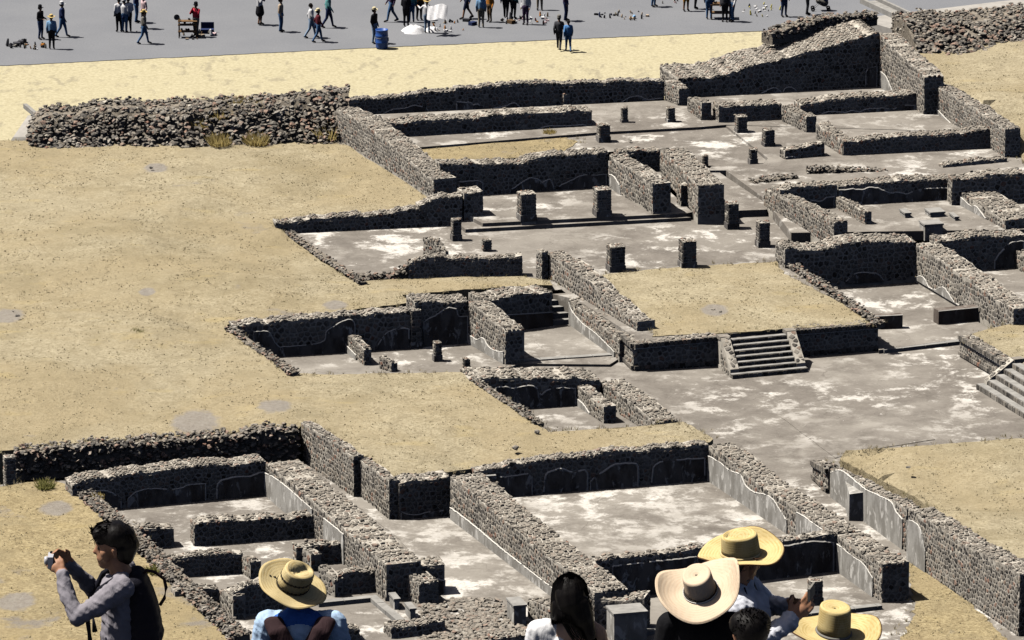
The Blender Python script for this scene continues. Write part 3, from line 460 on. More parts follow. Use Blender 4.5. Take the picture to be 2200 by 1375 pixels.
 {'n': 'ruined_wall', 'k': 'rubble', 'a': (-9.373, 203.875), 'b': (-7.722, 204.862), 'z': 0.0, 't': 0.5, 'p': [(0.0, 0.863), (0.473, 1.057), (1.025, 1.117), (1.924, 1.046)], 'pl': [], 'bt': 0.0, 'l': 'black wall partly hidden by the tourist straw hat', 'st': False, 'g': None},
 {'n': 'ruined_wall', 'k': 'rubble', 'a': (-7.451, 209.683), 'b': (-5.559, 210.237), 'z': 0.0, 't': 0.5, 'p': [(0.0, 0.751), (1.002, 0.732), (1.971, 0.685)], 'pl': [], 'bt': 0.0, 'l': 'black wall of the upper cell beside the broad rubble wall', 'st': False, 'g': None},
 {'n': 'ruined_wall', 'k': 'rubble', 'a': (-7.233, 209.713), 'b': (-6.922, 209.123), 'z': 0.0, 't': 0.4, 'p': [(0.0, 0.63), (0.667, 0.536)], 'pl': [], 'bt': 0.0, 'l': 'small sunlit stub at the mouth of the upper cell', 'st': False, 'g': None},
 {'n': 'ruined_wall', 'k': 'rubble', 'a': (-6.596, 206.936), 'b': (-6.018, 206.15), 'z': 0.0, 't': 0.35, 'p': [(0.0, 0.894), (0.976, 0.755)], 'pl': [], 'bt': 0.0, 'l': 'sunlit side of the raised masonry block', 'st': False, 'g': None},
 {'n': 'ruined_wall', 'k': 'rubble', 'a': (-6.019, 206.408), 'b': (-4.622, 206.84), 'z': 0.0, 't': 0.5, 'p': [(0.0, 0.678), (0.544, 0.749), (0.933, 0.773), (1.462, 0.76)], 'pl': [], 'bt': 0.0, 'l': 'shaded front of the raised masonry block with plumb line', 'st': False, 'g': None},
 {'n': 'ruined_wall', 'k': 'rubble', 'a': (-4.413, 206.026), 'b': (-2.291, 206.533), 'z': 0.0, 't': 0.9, 'p': [(0.0, 0.977), (0.668, 1.134), (2.182, 1.097)], 'pl': [[(0.162, 0.033), (0.369, 0.169), (0.664, 0.298), (0.812, 0.407)], [(1.519, 0.507), (1.755, 0.55), (1.933, 0.552), (2.162, 0.49)]], 'bt': 0.0, 'l': 'black wall ending the broad rubble wall beside the corridor', 'st': False, 'g': None},
 {'n': 'ruined_wall', 'k': 'rubble', 'a': (-3.589, 206.073), 'b': (-3.152, 205.265), 'z': 0.0, 't': 0.75, 'p': [(0.0, 0.92), (0.919, 0.827)], 'pl': [], 'bt': 0.0, 'l': 'stubby honeycomb wall with dark end among the small pedestals', 'st': False, 'g': None},
 {'n': 'ruined_wall', 'k': 'rubble', 'a': (-4.015, 201.563), 'b': (-2.233, 202.271), 'z': 0.0, 't': 0.7, 'p': [(0.0, 0.405), (1.917, 0.4)], 'pl': [], 'bt': 0.0, 'l': 'low black wall at the bottom edge in the rubble', 'st': False, 'g': None},
 {'n': 'ruined_wall', 'k': 'rubble', 'a': (-5.627, 201.261), 'b': (-5.073, 201.398), 'z': 0.0, 't': 0.6, 'p': [(0.0, 0.428), (0.571, 0.413)], 'pl': [], 'bt': 0.0, 'l': 'black wall stub right of the green backpack', 'st': False, 'g': None},
 {'n': 'ruined_wall', 'k': 'rubble', 'a': (0.527, 203.898), 'b': (1.384, 202.133), 'z': 0.0, 't': 0.6, 'p': [(0.0, 0.656), (1.962, 0.887)], 'pl': [], 'bt': 0.0, 'l': 'rubble wall behind the shoulder of the long haired woman', 'st': False, 'g': None},
 {'n': 'ruined_wall', 'k': 'rubble', 'a': (-0.702, 200.85), 'b': (0.646, 201.033), 'z': 0.0, 't': 0.6, 'p': [(0.0, 0.265), (1.361, 0.324)], 'pl': [], 'bt': 0.0, 'l': 'black stone row at the bottom edge left of the woman', 'st': False, 'g': None},
 {'n': 'ruined_wall', 'k': 'rough', 'a': (-15.457, 216.354), 'b': (-9.195, 199.291), 'z': 0.55, 't': 0.6, 'p': [(0.0, 0.246), (7.678, 0.377), (14.095, 0.332), (18.176, 0.39)], 'pl': [], 'bt': 0.0, 'l': 'ragged stone rim along the foreground grass', 'st': False, 'g': None},
 {'n': 'ruined_wall', 'k': 'rubble', 'a': (11.389, 218.232), 'b': (13.712, 211.465), 'z': 0.0, 't': 0.5, 'p': [(0.0, 1.056), (3.332, 1.289), (7.155, 1.594)], 'pl': [[(0.172, 0.917), (0.824, 1.196), (1.529, 1.294), (3.334, 1.231), (4.615, 1.339), (5.884, 1.426), (6.281, 1.231), (6.868, 1.09)]], 'bt': 0.0, 'l': 'pale plastered retaining wall below the right grass', 'st': False, 'g': None},
 {'n': 'plaster_wall', 'k': 'plaster', 'a': (11.912, 215.128), 'b': (12.65, 215.154), 'z': 0.0, 't': 1.6, 'p': [(0.0, 1.003), (0.739, 1.104)], 'pl': [], 'bt': 0.0, 'l': 'plastered buttress block with black shaded front', 'st': False, 'g': None},
 {'n': 'ruined_wall', 'k': 'rubble', 'a': (13.702, 210.359), 'b': (16.883, 201.827), 'z': 0.0, 't': 0.9, 'p': [(0.0, 1.914), (4.41, 1.982), (9.106, 2.234)], 'pl': [[(0.02, 1.478), (0.51, 1.571), (0.975, 1.534), (1.248, 1.33), (1.534, 0.793)]], 'bt': 0.0, 'l': 'long sunlit honeycomb wall along the yellow alley', 'st': False, 'g': None},
 {'n': 'ruined_wall', 'k': 'rubble', 'a': (17.102, 204.669), 'b': (17.618, 204.843), 'z': 0.0, 't': 0.6, 'p': [(0.0, 1.358), (0.545, 1.359)], 'pl': [], 'bt': 0.0, 'l': 'black wall end at the right edge of the alley', 'st': False, 'g': None},
 {'n': 'ruined_wall', 'k': 'rough', 'a': (-20.835, 266.664), 'b': (-7.043, 267.36), 'z': 1.6, 't': 1.2, 'p': [(0.0, 0.577), (0.484, 1.23), (2.188, 1.375), (3.092, 1.57), (4.794, 1.612), (4.992, 1.466), (6.496, 1.572), (7.598, 1.517), (8.803, 1.648), (10.81, 1.727), (13.81, 2.063)], 'pl': [], 'bt': 1.9, 'l': 'long rough rubble wall at the top left above the hill', 'st': False, 'g': None},
 {'n': 'ruined_wall', 'k': 'rough', 'a': (11.696, 277.737), 'b': (16.618, 281.878), 'z': 3.6, 't': 0.8, 'p': [(0.0, 0.309), (2.848, 0.575), (6.432, 0.291)], 'pl': [], 'bt': 0.0, 'l': 'rough boulder row on the crest of the great dark wall', 'st': False, 'g': None},
 {'n': 'ruined_wall', 'k': 'rough', 'a': (17.743, 280.232), 'b': (23.655, 281.701), 'z': 2.6, 't': 2.0, 'p': [(0.0, 1.302), (2.643, 1.27), (6.092, 1.417)], 'pl': [], 'bt': 3.0, 'l': 'scree of pale boulders at the top right', 'st': False, 'g': None},
 {'n': 'tablero_wall', 'k': 'tablero', 'a': (17.332, 237.16), 'b': (18.772, 233.322), 'z': 0.0, 't': 0.5, 'p': [(0.0, 0.844), (4.099, 0.813)], 'pl': [], 'bt': 0.0, 'l': 'panelled platform wall left of the right hand staircase', 'st': False, 'g': None},
 {'n': 'tablero_wall', 'k': 'tablero', 'a': (4.68, 235.026), 'b': (7.901, 235.765), 'z': 0.0, 't': 0.6, 'p': [(0.0, 1.074), (3.304, 1.17)], 'pl': [], 'bt': 0.0, 'l': 'panelled front of the grass platform left of the staircase', 'st': False, 'g': None},
 {'n': 'tablero_wall', 'k': 'tablero', 'a': (10.945, 236.984), 'b': (14.207, 238.009), 'z': 0.0, 't': 0.6, 'p': [(0.0, 1.101), (3.419, 1.087)], 'pl': [], 'bt': 0.0, 'l': 'panelled front of the grass platform right of the staircase', 'st': False, 'g': None},
 {'n': 'tablero_wall', 'k': 'tablero', 'a': (4.159, 236.984), 'b': (4.645, 235.026), 'z': 0.0, 't': 0.5, 'p': [(0.0, 1.04), (2.018, 1.068)], 'pl': [], 'bt': 0.0, 'l': 'short sunlit return of the grass platform front', 'st': False, 'g': None},
 {'n': 'tablero_wall', 'k': 'tablero', 'a': (10.86, 220.348), 'b': (11.326, 218.498), 'z': 0.0, 't': 0.4, 'p': [(0.0, 0.697), (1.908, 0.917)], 'pl': [], 'bt': 0.0, 'l': 'small panelled platform corner at the plaza with pale inset', 'st': False, 'g': None},
 {'n': 'ruined_wall', 'k': 'rubble', 'a': (11.344, 218.498), 'b': (11.696, 218.698), 'z': 0.0, 't': 0.5, 'p': [(0.0, 1.069), (0.404, 1.07)], 'pl': [], 'bt': 0.0, 'l': 'dark end of the small panelled platform corner', 'st': False, 'g': None},
 {'n': 'plaster_bench', 'k': 'plaster', 'a': (-0.368, 240.299), 'b': (1.613, 241.314), 'z': 0.1, 't': 0.3, 'p': [(0.0, 0.711), (2.226, 0.567)], 'pl': [], 'bt': 0.0, 'l': 'brown plastered bench at the foot of the dark wall', 'st': False, 'g': None},
 {'n': 'ruined_wall', 'k': 'rough', 'a': (-11.028, 235.94), 'b': (-8.296, 229.244), 'z': 1.4, 't': 0.35, 'p': [(0.0, 0.15), (2.159, 0.05), (5.261, 0.186), (7.232, 0.218)], 'pl': [], 'bt': 0.0, 'l': 'ragged stone rim on the left of the left sunken room', 'st': False, 'g': None},
 {'n': 'ruined_wall', 'k': 'rough', 'a': (-9.281, 251.662), 'b': (-6.088, 243.629), 'z': 1.2, 't': 0.35, 'p': [(0.0, 0.158), (4.333, 0.05), (8.644, 0.192)], 'pl': [], 'bt': 0.0, 'l': 'stone edging between grass hill and the grey upper floor', 'st': False, 'g': None},
 {'n': 'ruined_wall', 'k': 'rough', 'a': (-1.569, 229.313), 'b': (0.85, 223.099), 'z': 1.2, 't': 0.35, 'p': [(0.0, 0.181), (2.421, 0.09), (5.127, 0.229), (6.668, 0.23)], 'pl': [], 'bt': 0.0, 'l': 'ragged stone rim on the left of the small sunken room', 'st': False, 'g': None},
 {'n': 'ruined_wall', 'k': 'rough', 'a': (11.013, 246.664), 'b': (14.088, 237.469), 'z': 1.1, 't': 0.35, 'p': [(0.0, 0.23), (3.605, 0.277), (9.696, 0.222)], 'pl': [], 'bt': 0.0, 'l': 'stone edging along the right of the grass platform', 'st': False, 'g': None},
]
PILLARS = [
 {'c': (-17.937, 218.127), 'w': 0.372, 'd': 0.372, 'h': 1.178, 'z': 0.3, 'b': 0.0, 'l': 'dark square pillar at the far left end of the boulder wall', 'g': 'stone pillars', 'n': 'stone_pillar'},
 {'c': (10.291, 262.867), 'w': 0.287, 'd': 0.287, 'h': 0.684, 'z': 1.4, 'b': 0.3, 'l': 'slim pillar at the foot of the far steps beside the passage', 'g': 'stone pillars', 'n': 'stone_pillar'},
 {'c': (9.995, 268.383), 'w': 0.419, 'd': 0.419, 'h': 0.825, 'z': 1.4, 'b': 0.3, 'l': 'pillar in front of the dark wall with lit left end', 'g': 'stone pillars', 'n': 'stone_pillar'},
 {'c': (11.077, 265.814), 'w': 0.43, 'd': 0.43, 'h': 0.824, 'z': 1.4, 'b': 0.3, 'l': 'pillar in the middle of the far right court', 'g': 'stone pillars', 'n': 'stone_pillar'},
 {'c': (8.232, 262.531), 'w': 0.203, 'd': 0.203, 'h': 0.493, 'z': 1.4, 'b': 0.3, 'l': 'short dark post at the end of the thick sunlit wall', 'g': 'stone pillars', 'n': 'stone_pillar'},
 {'c': (4.005, 266.976), 'w': 0.467, 'd': 0.467, 'h': 0.771, 'z': 1.4, 'b': 0.3, 'l': 'grey sunlit pillar at the right end of the yellow grass strip', 'g': 'stone pillars', 'n': 'stone_pillar'},
 {'c': (4.933, 270.22), 'w': 0.24, 'd': 0.24, 'h': 0.78, 'z': 1.4, 'b': 0.3, 'l': 'left of the two small far pillars in the sunny court', 'g': 'stone pillars', 'n': 'stone_pillar'},
 {'c': (6.97, 270.31), 'w': 0.306, 'd': 0.306, 'h': 0.759, 'z': 1.4, 'b': 0.3, 'l': 'right of the two small far pillars in the sunny court', 'g': 'stone pillars', 'n': 'stone_pillar'},
 {'c': (0.681, 253.055), 'w': 0.629, 'd': 0.629, 'h': 1.146, 'z': 1.4, 'b': 0.3, 'l': 'left pillar of the portico', 'g': 'stone pillars', 'n': 'stone_pillar'},
 {'c': (3.793, 253.769), 'w': 0.597, 'd': 0.597, 'h': 1.156, 'z': 1.4, 'b': 0.3, 'l': 'right pillar of the portico', 'g': 'stone pillars', 'n': 'stone_pillar'},
 {'c': (9.083, 252.855), 'w': 0.443, 'd': 0.443, 'h': 1.081, 'z': 1.1, 'b': 0.3, 'l': 'pillar right of the tall dark block', 'g': 'stone pillars', 'n': 'stone_pillar'},
 {'c': (10.239, 249.841), 'w': 0.446, 'd': 0.446, 'h': 1.051, 'z': 1.1, 'b': 0.3, 'l': 'pillar beside the sunlit sloping wall', 'g': 'stone pillars', 'n': 'stone_pillar'},
 {'c': (-2.233, 250.91), 'w': 0.339, 'd': 0.339, 'h': 0.906, 'z': 1.1, 'b': 0.3, 'l': 'pillar left of the portico steps', 'g': 'stone pillars', 'n': 'stone_pillar'},
 {'c': (-0.989, 249.164), 'w': 0.324, 'd': 0.324, 'h': 0.493, 'z': 1.1, 'b': 0.3, 'l': 'short pillar behind the grass strip wall', 'g': 'stone pillars', 'n': 'stone_pillar'},
 {'c': (4.226, 245.888), 'w': 0.599, 'd': 0.599, 'h': 1.051, 'z': 1.1, 'b': 0.3, 'l': 'left pillar at the back edge of the grass platform', 'g': 'stone pillars', 'n': 'stone_pillar'},
 {'c': (7.107, 246.462), 'w': 0.567, 'd': 0.567, 'h': 1.119, 'z': 1.1, 'b': 0.3, 'l': 'right pillar at the back edge of the grass platform', 'g': 'stone pillars', 'n': 'stone_pillar'},
 {'c': (-2.841, 236.019), 'w': 0.27, 'd': 0.27, 'h': 0.762, 'z': 0.1, 'b': 0.3, 'l': 'small pillar in the left sunken room', 'g': 'stone pillars', 'n': 'stone_pillar'},
 {'c': (-1.721, 234.932), 'w': 0.236, 'd': 0.236, 'h': 0.404, 'z': 0.1, 'b': 0.3, 'l': 'stub pillar at the grass edge of the left sunken room', 'g': 'stone pillars', 'n': 'stone_pillar'},
 {'c': (-3.707, 237.945), 'w': 0.388, 'd': 0.388, 'h': 1.548, 'z': 0.1, 'b': 0.3, 'l': 'tall dark pilaster between the two sunken room walls', 'g': 'stone pillars', 'n': 'stone_pillar'},
 {'c': (10.317, 205.281), 'w': 0.406, 'd': 0.406, 'h': 0.852, 'z': 0.0, 'b': 0.3, 'l': 'dark stone pillar just beyond the raised phone', 'g': 'stone pillars', 'n': 'stone_pillar'},
 {'c': (-3.882, 204.792), 'w': 0.182, 'd': 0.7, 'h': 0.385, 'z': 0.0, 'b': 9.0, 'l': 'left of two small pedestals near the stubby wall', 'g': 'plastered blocks', 'n': 'plaster_block'},
 {'c': (-3.328, 203.664), 'w': 0.182, 'd': 0.7, 'h': 0.398, 'z': 0.0, 'b': 9.0, 'l': 'right of two small pedestals near the stubby wall', 'g': 'plastered blocks', 'n': 'plaster_block'},
 {'c': (16.264, 253.2), 'w': 0.24, 'd': 0.7, 'h': 0.314, 'z': 1.4, 'b': 9.0, 'l': 'left small altar block in the right hand room', 'g': 'plastered blocks', 'n': 'plaster_block'},
 {'c': (17.49, 253.343), 'w': 0.611, 'd': 0.7, 'h': 0.314, 'z': 1.4, 'b': 9.0, 'l': 'wide low altar block in the right hand room', 'g': 'plastered blocks', 'n': 'plaster_block'},
 {'c': (17.189, 250.964), 'w': 0.77, 'd': 0.7, 'h': 0.401, 'z': 1.4, 'b': 9.0, 'l': 'largest dark altar block in the right hand room', 'g': 'plastered blocks', 'n': 'plaster_block'},
 {'c': (18.24, 252.73), 'w': 0.148, 'd': 0.7, 'h': 0.271, 'z': 1.4, 'b': 9.0, 'l': 'right small altar block in the right hand room', 'g': 'plastered blocks', 'n': 'plaster_block'},
 {'c': (3.938, 201.215), 'w': 1.137, 'd': 0.9, 'h': 1.035, 'z': 0.0, 'b': 9.0, 'l': 'big plastered block right of the long haired woman', 'g': 'plastered blocks', 'n': 'plaster_block'},
 {'c': (0.269, 203.059), 'w': 0.422, 'd': 0.9, 'h': 0.706, 'z': 0.0, 'b': 9.0, 'l': 'pale plaster block in the rubble left of the woman', 'g': 'plastered blocks', 'n': 'plaster_block'},
]
SHEETS = [
 {'n': 'plaza_floor', 'm': 'floor', 'p': [(-12.489, 246.004, 0.0), (26.097, 246.004, 0.0), (21.171, 196.28, 0.0), (-20.415, 196.28, 0.0), (-22.542, 218.551, 0.0), (-15.982, 220.321, 0.0), (-11.824, 228.307, 0.0)], 'e': [], 'l': None, 'k': 'structure', 's': 0.3, 'r': 0.0, 'nz': 0.0, 'res': None},
 {'n': 'upper_floor', 'm': 'floor', 'p': [(-9.189, 252.289, 1.1), (-7.688, 247.86, 1.1), (-6.108, 244.45, 1.1), (-3.7, 244.303, 1.1), (0.37, 244.45, 1.1), (1.324, 242.705, 1.1), (2.563, 241.555, 1.1), (4.695, 236.09, 1.1), (4.751, 235.269, 1.1), (7.962, 236.296, 1.1), (11.02, 237.33, 1.1), (14.098, 238.303, 1.1), (12.388, 244.157, 1.1), (11.076, 247.261, 1.1), (11.184, 250.745, 1.1), (11.422, 251.902, 1.1), (16.943, 251.902, 1.1), (23.585, 253.851, 1.1), (26.061, 266.168, 1.1), (21.327, 267.202, 1.1), (18.474, 274.565, 1.1), (16.654, 280.793, 1.1), (7.499, 277.228, 1.1), (6.79, 276.305, 1.1), (-7.357, 273.296, 1.1), (-7.04, 268.767, 1.1), (-3.201, 257.03, 1.1), (-9.599, 254.166, 1.1)], 'e': [], 'l': None, 'k': 'structure', 's': 1.5, 'r': 0.0, 'nz': 0.0, 'res': None},
 {'n': 'room_floor', 'm': 'floor', 'p': [(11.975, 247.048, 0.15), (16.324, 248.381, 0.15), (19.661, 237.528, 0.15), (17.465, 239.183, 0.15), (14.214, 237.528, 0.15), (14.269, 241.14, 0.15)], 'e': [], 'l': None, 'k': 'structure', 's': 0.3, 'r': 0.0, 'nz': 0.0, 'res': None},
 {'n': 'side_room_floor', 'm': 'floor', 'p': [(17.444, 247.783, 0.5), (23.367, 251.177, 0.5), (23.026, 233.018, 0.5), (19.363, 238.445, 0.5)], 'e': [], 'l': None, 'k': 'structure', 's': 0.6, 'r': 0.0, 'nz': 0.0, 'res': None},
 {'n': 'sunken_room_floor', 'm': 'floor', 'p': [(-9.496, 235.807, 0.1), (-9.067, 238.882, 0.1), (-3.808, 238.882, 0.1), (2.111, 242.033, 0.1), (4.132, 236.484, 0.1), (3.76, 235.604, 0.1), (0.269, 235.739, 0.1), (-1.768, 232.475, 0.1), (-8.443, 231.167, 0.1)], 'e': [], 'l': None, 'k': 'structure', 's': 0.2, 'r': 0.0, 'nz': 0.0, 'res': None},
 {'n': 'portico_floor', 'm': 'floor', 'p': [(-1.906, 252.279, 1.25), (7.393, 254.278, 1.25), (6.538, 254.673, 1.25), (7.355, 256.426, 1.25), (6.59, 265.116, 1.25), (-2.986, 264.264, 1.25), (-4.113, 259.673, 1.25)], 'e': [], 'l': None, 'k': 'structure', 's': 0.3, 'r': 0.0, 'nz': 0.0, 'res': None},
 {'n': 'portico_room_floor', 'm': 'floor', 'p': [(-1.203, 252.698, 1.4), (7.203, 254.39, 1.4), (8.882, 255.823, 1.4), (6.604, 265.775, 1.4), (-3.377, 263.643, 1.4), (-4.298, 259.062, 1.4)], 'e': [], 'l': None, 'k': 'structure', 's': 0.4, 'r': 0.0, 'nz': 0.0, 'res': None},
 {'n': 'far_court_floor', 'm': 'floor', 'p': [(-4.397, 265.446, 1.52), (3.837, 268.397, 1.52), (8.106, 269.365, 1.52), (9.336, 269.807, 1.52), (21.2, 268.309, 1.52), (18.204, 273.667, 1.52), (16.545, 278.947, 1.52), (7.449, 275.406, 1.52), (6.745, 274.488, 1.52), (-7.268, 271.5, 1.52), (-6.71, 270.34, 1.52)], 'e': [], 'l': None, 'k': 'structure', 's': 0.3, 'r': 0.0, 'nz': 0.0, 'res': None},
 {'n': 'passage_floor', 'm': 'floor', 'p': [(8.502, 262.378, 1.4), (10.62, 255.823, 1.4), (10.531, 255.025, 1.4), (9.428, 254.866, 1.4), (8.729, 254.074, 1.4), (7.665, 253.758, 1.4), (6.261, 259.472, 1.4), (6.465, 264.067, 1.4), (7.382, 264.918, 1.4)], 'e': [], 'l': None, 'k': 'structure', 's': 0.4, 'r': 0.0, 'nz': 0.0, 'res': None},
 {'n': 'middle_floor', 'm': 'floor', 'p': [(-4.636, 265.346, 1.4), (3.841, 268.641, 1.4), (8.114, 269.609, 1.4), (9.386, 270.051, 1.4), (10.848, 263.727, 1.4), (10.697, 262.883, 1.4), (8.492, 262.043, 1.4), (7.365, 264.236, 1.4), (6.58, 264.748, 1.4), (4.211, 263.643, 1.4), (-3.167, 262.714, 1.4)], 'e': [], 'l': None, 'k': 'structure', 's': 0.4, 'r': 0.0, 'nz': 0.0, 'res': None},
 {'n': 'middle_terrace', 'm': 'floor', 'p': [(8.237, 261.464, 1.5), (9.065, 261.464, 1.5), (10.456, 256.624, 1.5), (11.367, 250.71, 1.5), (24.7, 251.484, 1.5), (26.541, 271.496, 1.5), (9.333, 269.715, 1.5), (10.924, 263.651, 1.5), (10.686, 262.637, 1.5), (8.497, 262.217, 1.5)], 'e': [], 'l': None, 'k': 'structure', 's': 0.4, 'r': 0.0, 'nz': 0.0, 'res': None},
 {'n': 'corridor_floor', 'm': 'floor_white', 'p': [(-5.156, 217.609, 0.02), (-4.452, 215.593, 0.02), (-2.308, 215.593, 0.02), (1.735, 205.486, 0.02), (2.19, 203.672, 0.02), (0.468, 203.159, 0.02), (-2.2, 204.705, 0.02), (-2.716, 208.398, 0.02), (-4.082, 213.331, 0.02), (-5.468, 216.741, 0.02)], 'e': [], 'l': None, 'k': 'structure', 's': 0.05, 'r': 0.05, 'nz': 0.0, 'res': None},
 {'n': 'big_room_floor', 'm': 'floor_white', 'p': [(-0.333, 217.9, 0.02), (7.067, 220.372, 0.02), (11.212, 212.216, 0.02), (11.293, 210.564, 0.02), (3.022, 207.33, 0.02), (2.42, 210.564, 0.02)], 'e': [], 'l': None, 'k': 'structure', 's': 0.05, 'r': 0.0, 'nz': 0.0, 'res': None},
 {'n': 'altar_pad', 'm': 'floor', 'p': [(10.09, 228.42, 0.022), (13.867, 229.698, 0.022), (14.367, 228.675, 0.022), (14.949, 228.802, 0.022), (15.505, 226.59, 0.022), (15.606, 225.468, 0.022), (12.457, 223.743, 0.022), (11.824, 223.011, 0.022)], 'e': [], 'l': None, 'k': 'structure', 's': 0.04, 'r': 0.02, 'nz': 0.0, 'res': None},
 {'n': 'grass_hill', 'm': 'grass', 'p': [(-27.255, 266.243, 1.7), (-20.529, 266.07, 1.7), (-15.46, 266.764, 1.7), (-14.151, 264.693, 1.7), (-11.98, 265.208, 1.7), (-7.319, 266.417, 1.7), (-6.97, 266.07, 1.7), (-4.695, 259.48, 1.7), (-2.884, 254.7, 1.6), (-3.742, 254.223, 1.6), (-5.753, 253.99, 1.5), (-9.697, 252.731, 1.5), (-9.443, 251.965, 1.3), (-8.696, 250.047, 1.2), (-7.675, 247.441, 1.15), (-6.105, 244.335, 1.13), (-4.262, 244.775, 1.13), (0.371, 245.216, 1.13), (1.478, 244.067, 1.2), (1.565, 243.102, 1.3), (-1.833, 241.997, 1.4), (-4.348, 241.135, 1.4), (-3.911, 239.994, 1.4), (-7.232, 238.441, 1.4), (-11.033, 236.885, 1.35), (-10.197, 233.575, 1.45), (-9.047, 231.233, 1.45), (-8.348, 229.767, 1.4), (-6.982, 229.62, 1.35), (-1.926, 230.374, 1.25), (-1.608, 229.965, 1.2), (-0.691, 226.943, 1.25), (0.291, 224.917, 1.25), (0.817, 223.419, 1.25), (1.355, 222.185, 1.25), (4.162, 222.975, 1.2), (6.315, 224.069, 1.1), (7.288, 221.329, 1.25), (7.14, 220.903, 1.25), (4.517, 220.237, 1.25), (1.121, 219.379, 1.15), (-1.318, 218.515, 0.95), (-2.235, 216.85, 1.3), (-3.962, 216.201, 1.25), (-4.328, 216.381, 1.3), (-5.618, 219.222, 1.3), (-7.45, 223.317, 1.35), (-7.807, 222.729, 1.2), (-8.985, 222.523, 1.4), (-10.077, 222.237, 1.2), (-13.761, 221.503, 1.2), (-15.379, 221.189, 1.15), (-17.914, 220.565, 1.05), (-22.766, 219.423, 1.05)], 'e': [(-16.943, 249.131, 1.9), (-14.487, 256.016, 1.75), (-11.005, 242.253, 1.75), (-14.263, 235.005, 1.8), (-8.531, 224.109, 1.55), (-17.355, 228.322, 1.8), (-3.403, 223.389, 1.4)], 'l': None, 'k': 'structure', 's': 1.6, 'r': 0.06, 'nz': 0.05, 'res': None},
 {'n': 'foreground_grass', 'm': 'grass2', 'p': [(-22.567, 217.232, 0.6), (-18.262, 217.349, 0.6), (-17.313, 217.993, 0.6), (-16.314, 217.993, 0.6), (-15.391, 217.115, 0.6), (-14.046, 213.555, 0.6), (-12.335, 209.119, 0.6), (-10.642, 203.911, 0.6), (-9.226, 200.035, 0.6), (-8.109, 194.945, 0.6), (-20.376, 194.468, 0.6)], 'e': [], 'l': None, 'k': 'structure', 's': 0.8, 'r': 0.06, 'nz': 0.05, 'res': None},
 {'n': 'right_grass_terrace', 'm': 'grass', 'p': [(11.802, 220.049, 0.85), (12.045, 220.272, 1.1), (15.07, 219.614, 1.5), (18.432, 219.827, 1.7), (22.18, 220.495, 1.7), (19.642, 193.378, 1.9), (17.285, 202.161, 1.9), (15.334, 208.307, 1.75), (14.118, 214.34, 1.15)], 'e': [], 'l': None, 'k': 'structure', 's': 1.6, 'r': 0.05, 'nz': 0.05, 'res': None},
 {'n': 'alley_grass', 'm': 'grass2', 'p': [(13.691, 210.751, 0.03), (14.127, 210.751, 0.03), (14.965, 207.564, 0.03), (16.074, 203.128, 0.03), (16.854, 199.109, 0.03), (12.202, 198.127, 0.03), (13.562, 204.156, 0.03)], 'e': [], 'l': None, 'k': 'structure', 's': 0.05, 'r': 0.1, 'nz': 0.02, 'res': None},
 {'n': 'platform_grass', 'm': 'grass', 'p': [(3.341, 245.216, 1.13), (5.591, 246.251, 1.13), (8.597, 246.995, 1.13), (10.634, 247.444, 1.13), (10.853, 245.511, 1.13), (12.139, 242.808, 1.13), (14.04, 237.913, 1.13), (11.158, 237.219, 1.13), (7.983, 236.391, 1.13), (5.462, 235.979, 1.13), (5.369, 237.496, 1.13), (4.213, 241.728, 1.13)], 'e': [(8.231, 241.387, 1.22)], 'l': None, 'k': 'structure', 's': 0.06, 'r': 0.08, 'nz': 0.03, 'res': None},
 {'n': 'grass_strip', 'm': 'grass2', 'p': [(-4.559, 265.52, 1.42), (-2.006, 266.467, 1.42), (1.818, 268.469, 1.42), (2.916, 267.16, 1.42), (2.094, 264.835, 1.42), (-1.984, 263.306, 1.42), (-3.269, 262.968, 1.42)], 'e': [], 'l': None, 'k': 'structure', 's': 0.04, 'r': 0.1, 'nz': 0.03, 'res': None},
 {'n': 'stair_platform_grass', 'm': 'grass', 'p': [(17.498, 237.198, 0.8), (18.824, 238.584, 0.8), (19.976, 239.422, 0.8), (24.037, 240.125, 0.8), (22.324, 221.792, 0.8), (18.894, 233.263, 0.8)], 'e': [], 'l': None, 'k': 'structure', 's': 0.8, 'r': 0.04, 'nz': 0.04, 'res': None},
 {'n': 'far_right_hill', 'm': 'grass', 'p': [(17.65, 278.527, 2.9), (23.082, 279.942, 3.1), (27.781, 280.853, 3.2), (25.925, 260.553, 1.6), (21.78, 262.813, 1.6), (21.667, 263.915, 1.6), (21.457, 264.503, 2.4), (19.567, 270.721, 2.6), (18.493, 274.27, 2.5), (18.295, 275.386, 2.5)], 'e': [(20.653, 269.526, 3.0), (24.22, 268.656, 3.2)], 'l': None, 'k': 'structure', 's': 1.5, 'r': 0.06, 'nz': 0.06, 'res': None},
 {'n': 'sand_verge', 'm': 'sand', 'p': [(-36.851, 288.994, 0.3), (-24.0, 290.99, 0.3), (-5.949, 294.032, 0.3), (12.462, 297.136, 0.3), (29.181, 299.876, 0.3), (30.726, 272.132, 0.3), (-33.789, 263.542, 0.3)], 'e': [], 'l': None, 'k': 'structure', 's': 0.4, 'r': 0.15, 'nz': 0.008, 'res': None},
 {'n': 'road', 'm': 'asphalt', 'p': [(-42.512, 283.05, 0.325), (-23.675, 286.815, 0.325), (-5.887, 290.777, 0.325), (12.354, 294.431, 0.325), (35.841, 299.229, 0.325), (42.012, 353.727, 0.325), (-52.515, 353.727, 0.325)], 'e': [], 'l': None, 'k': 'structure', 's': 0.03, 'r': 0.05, 'nz': 0.0, 'res': None},
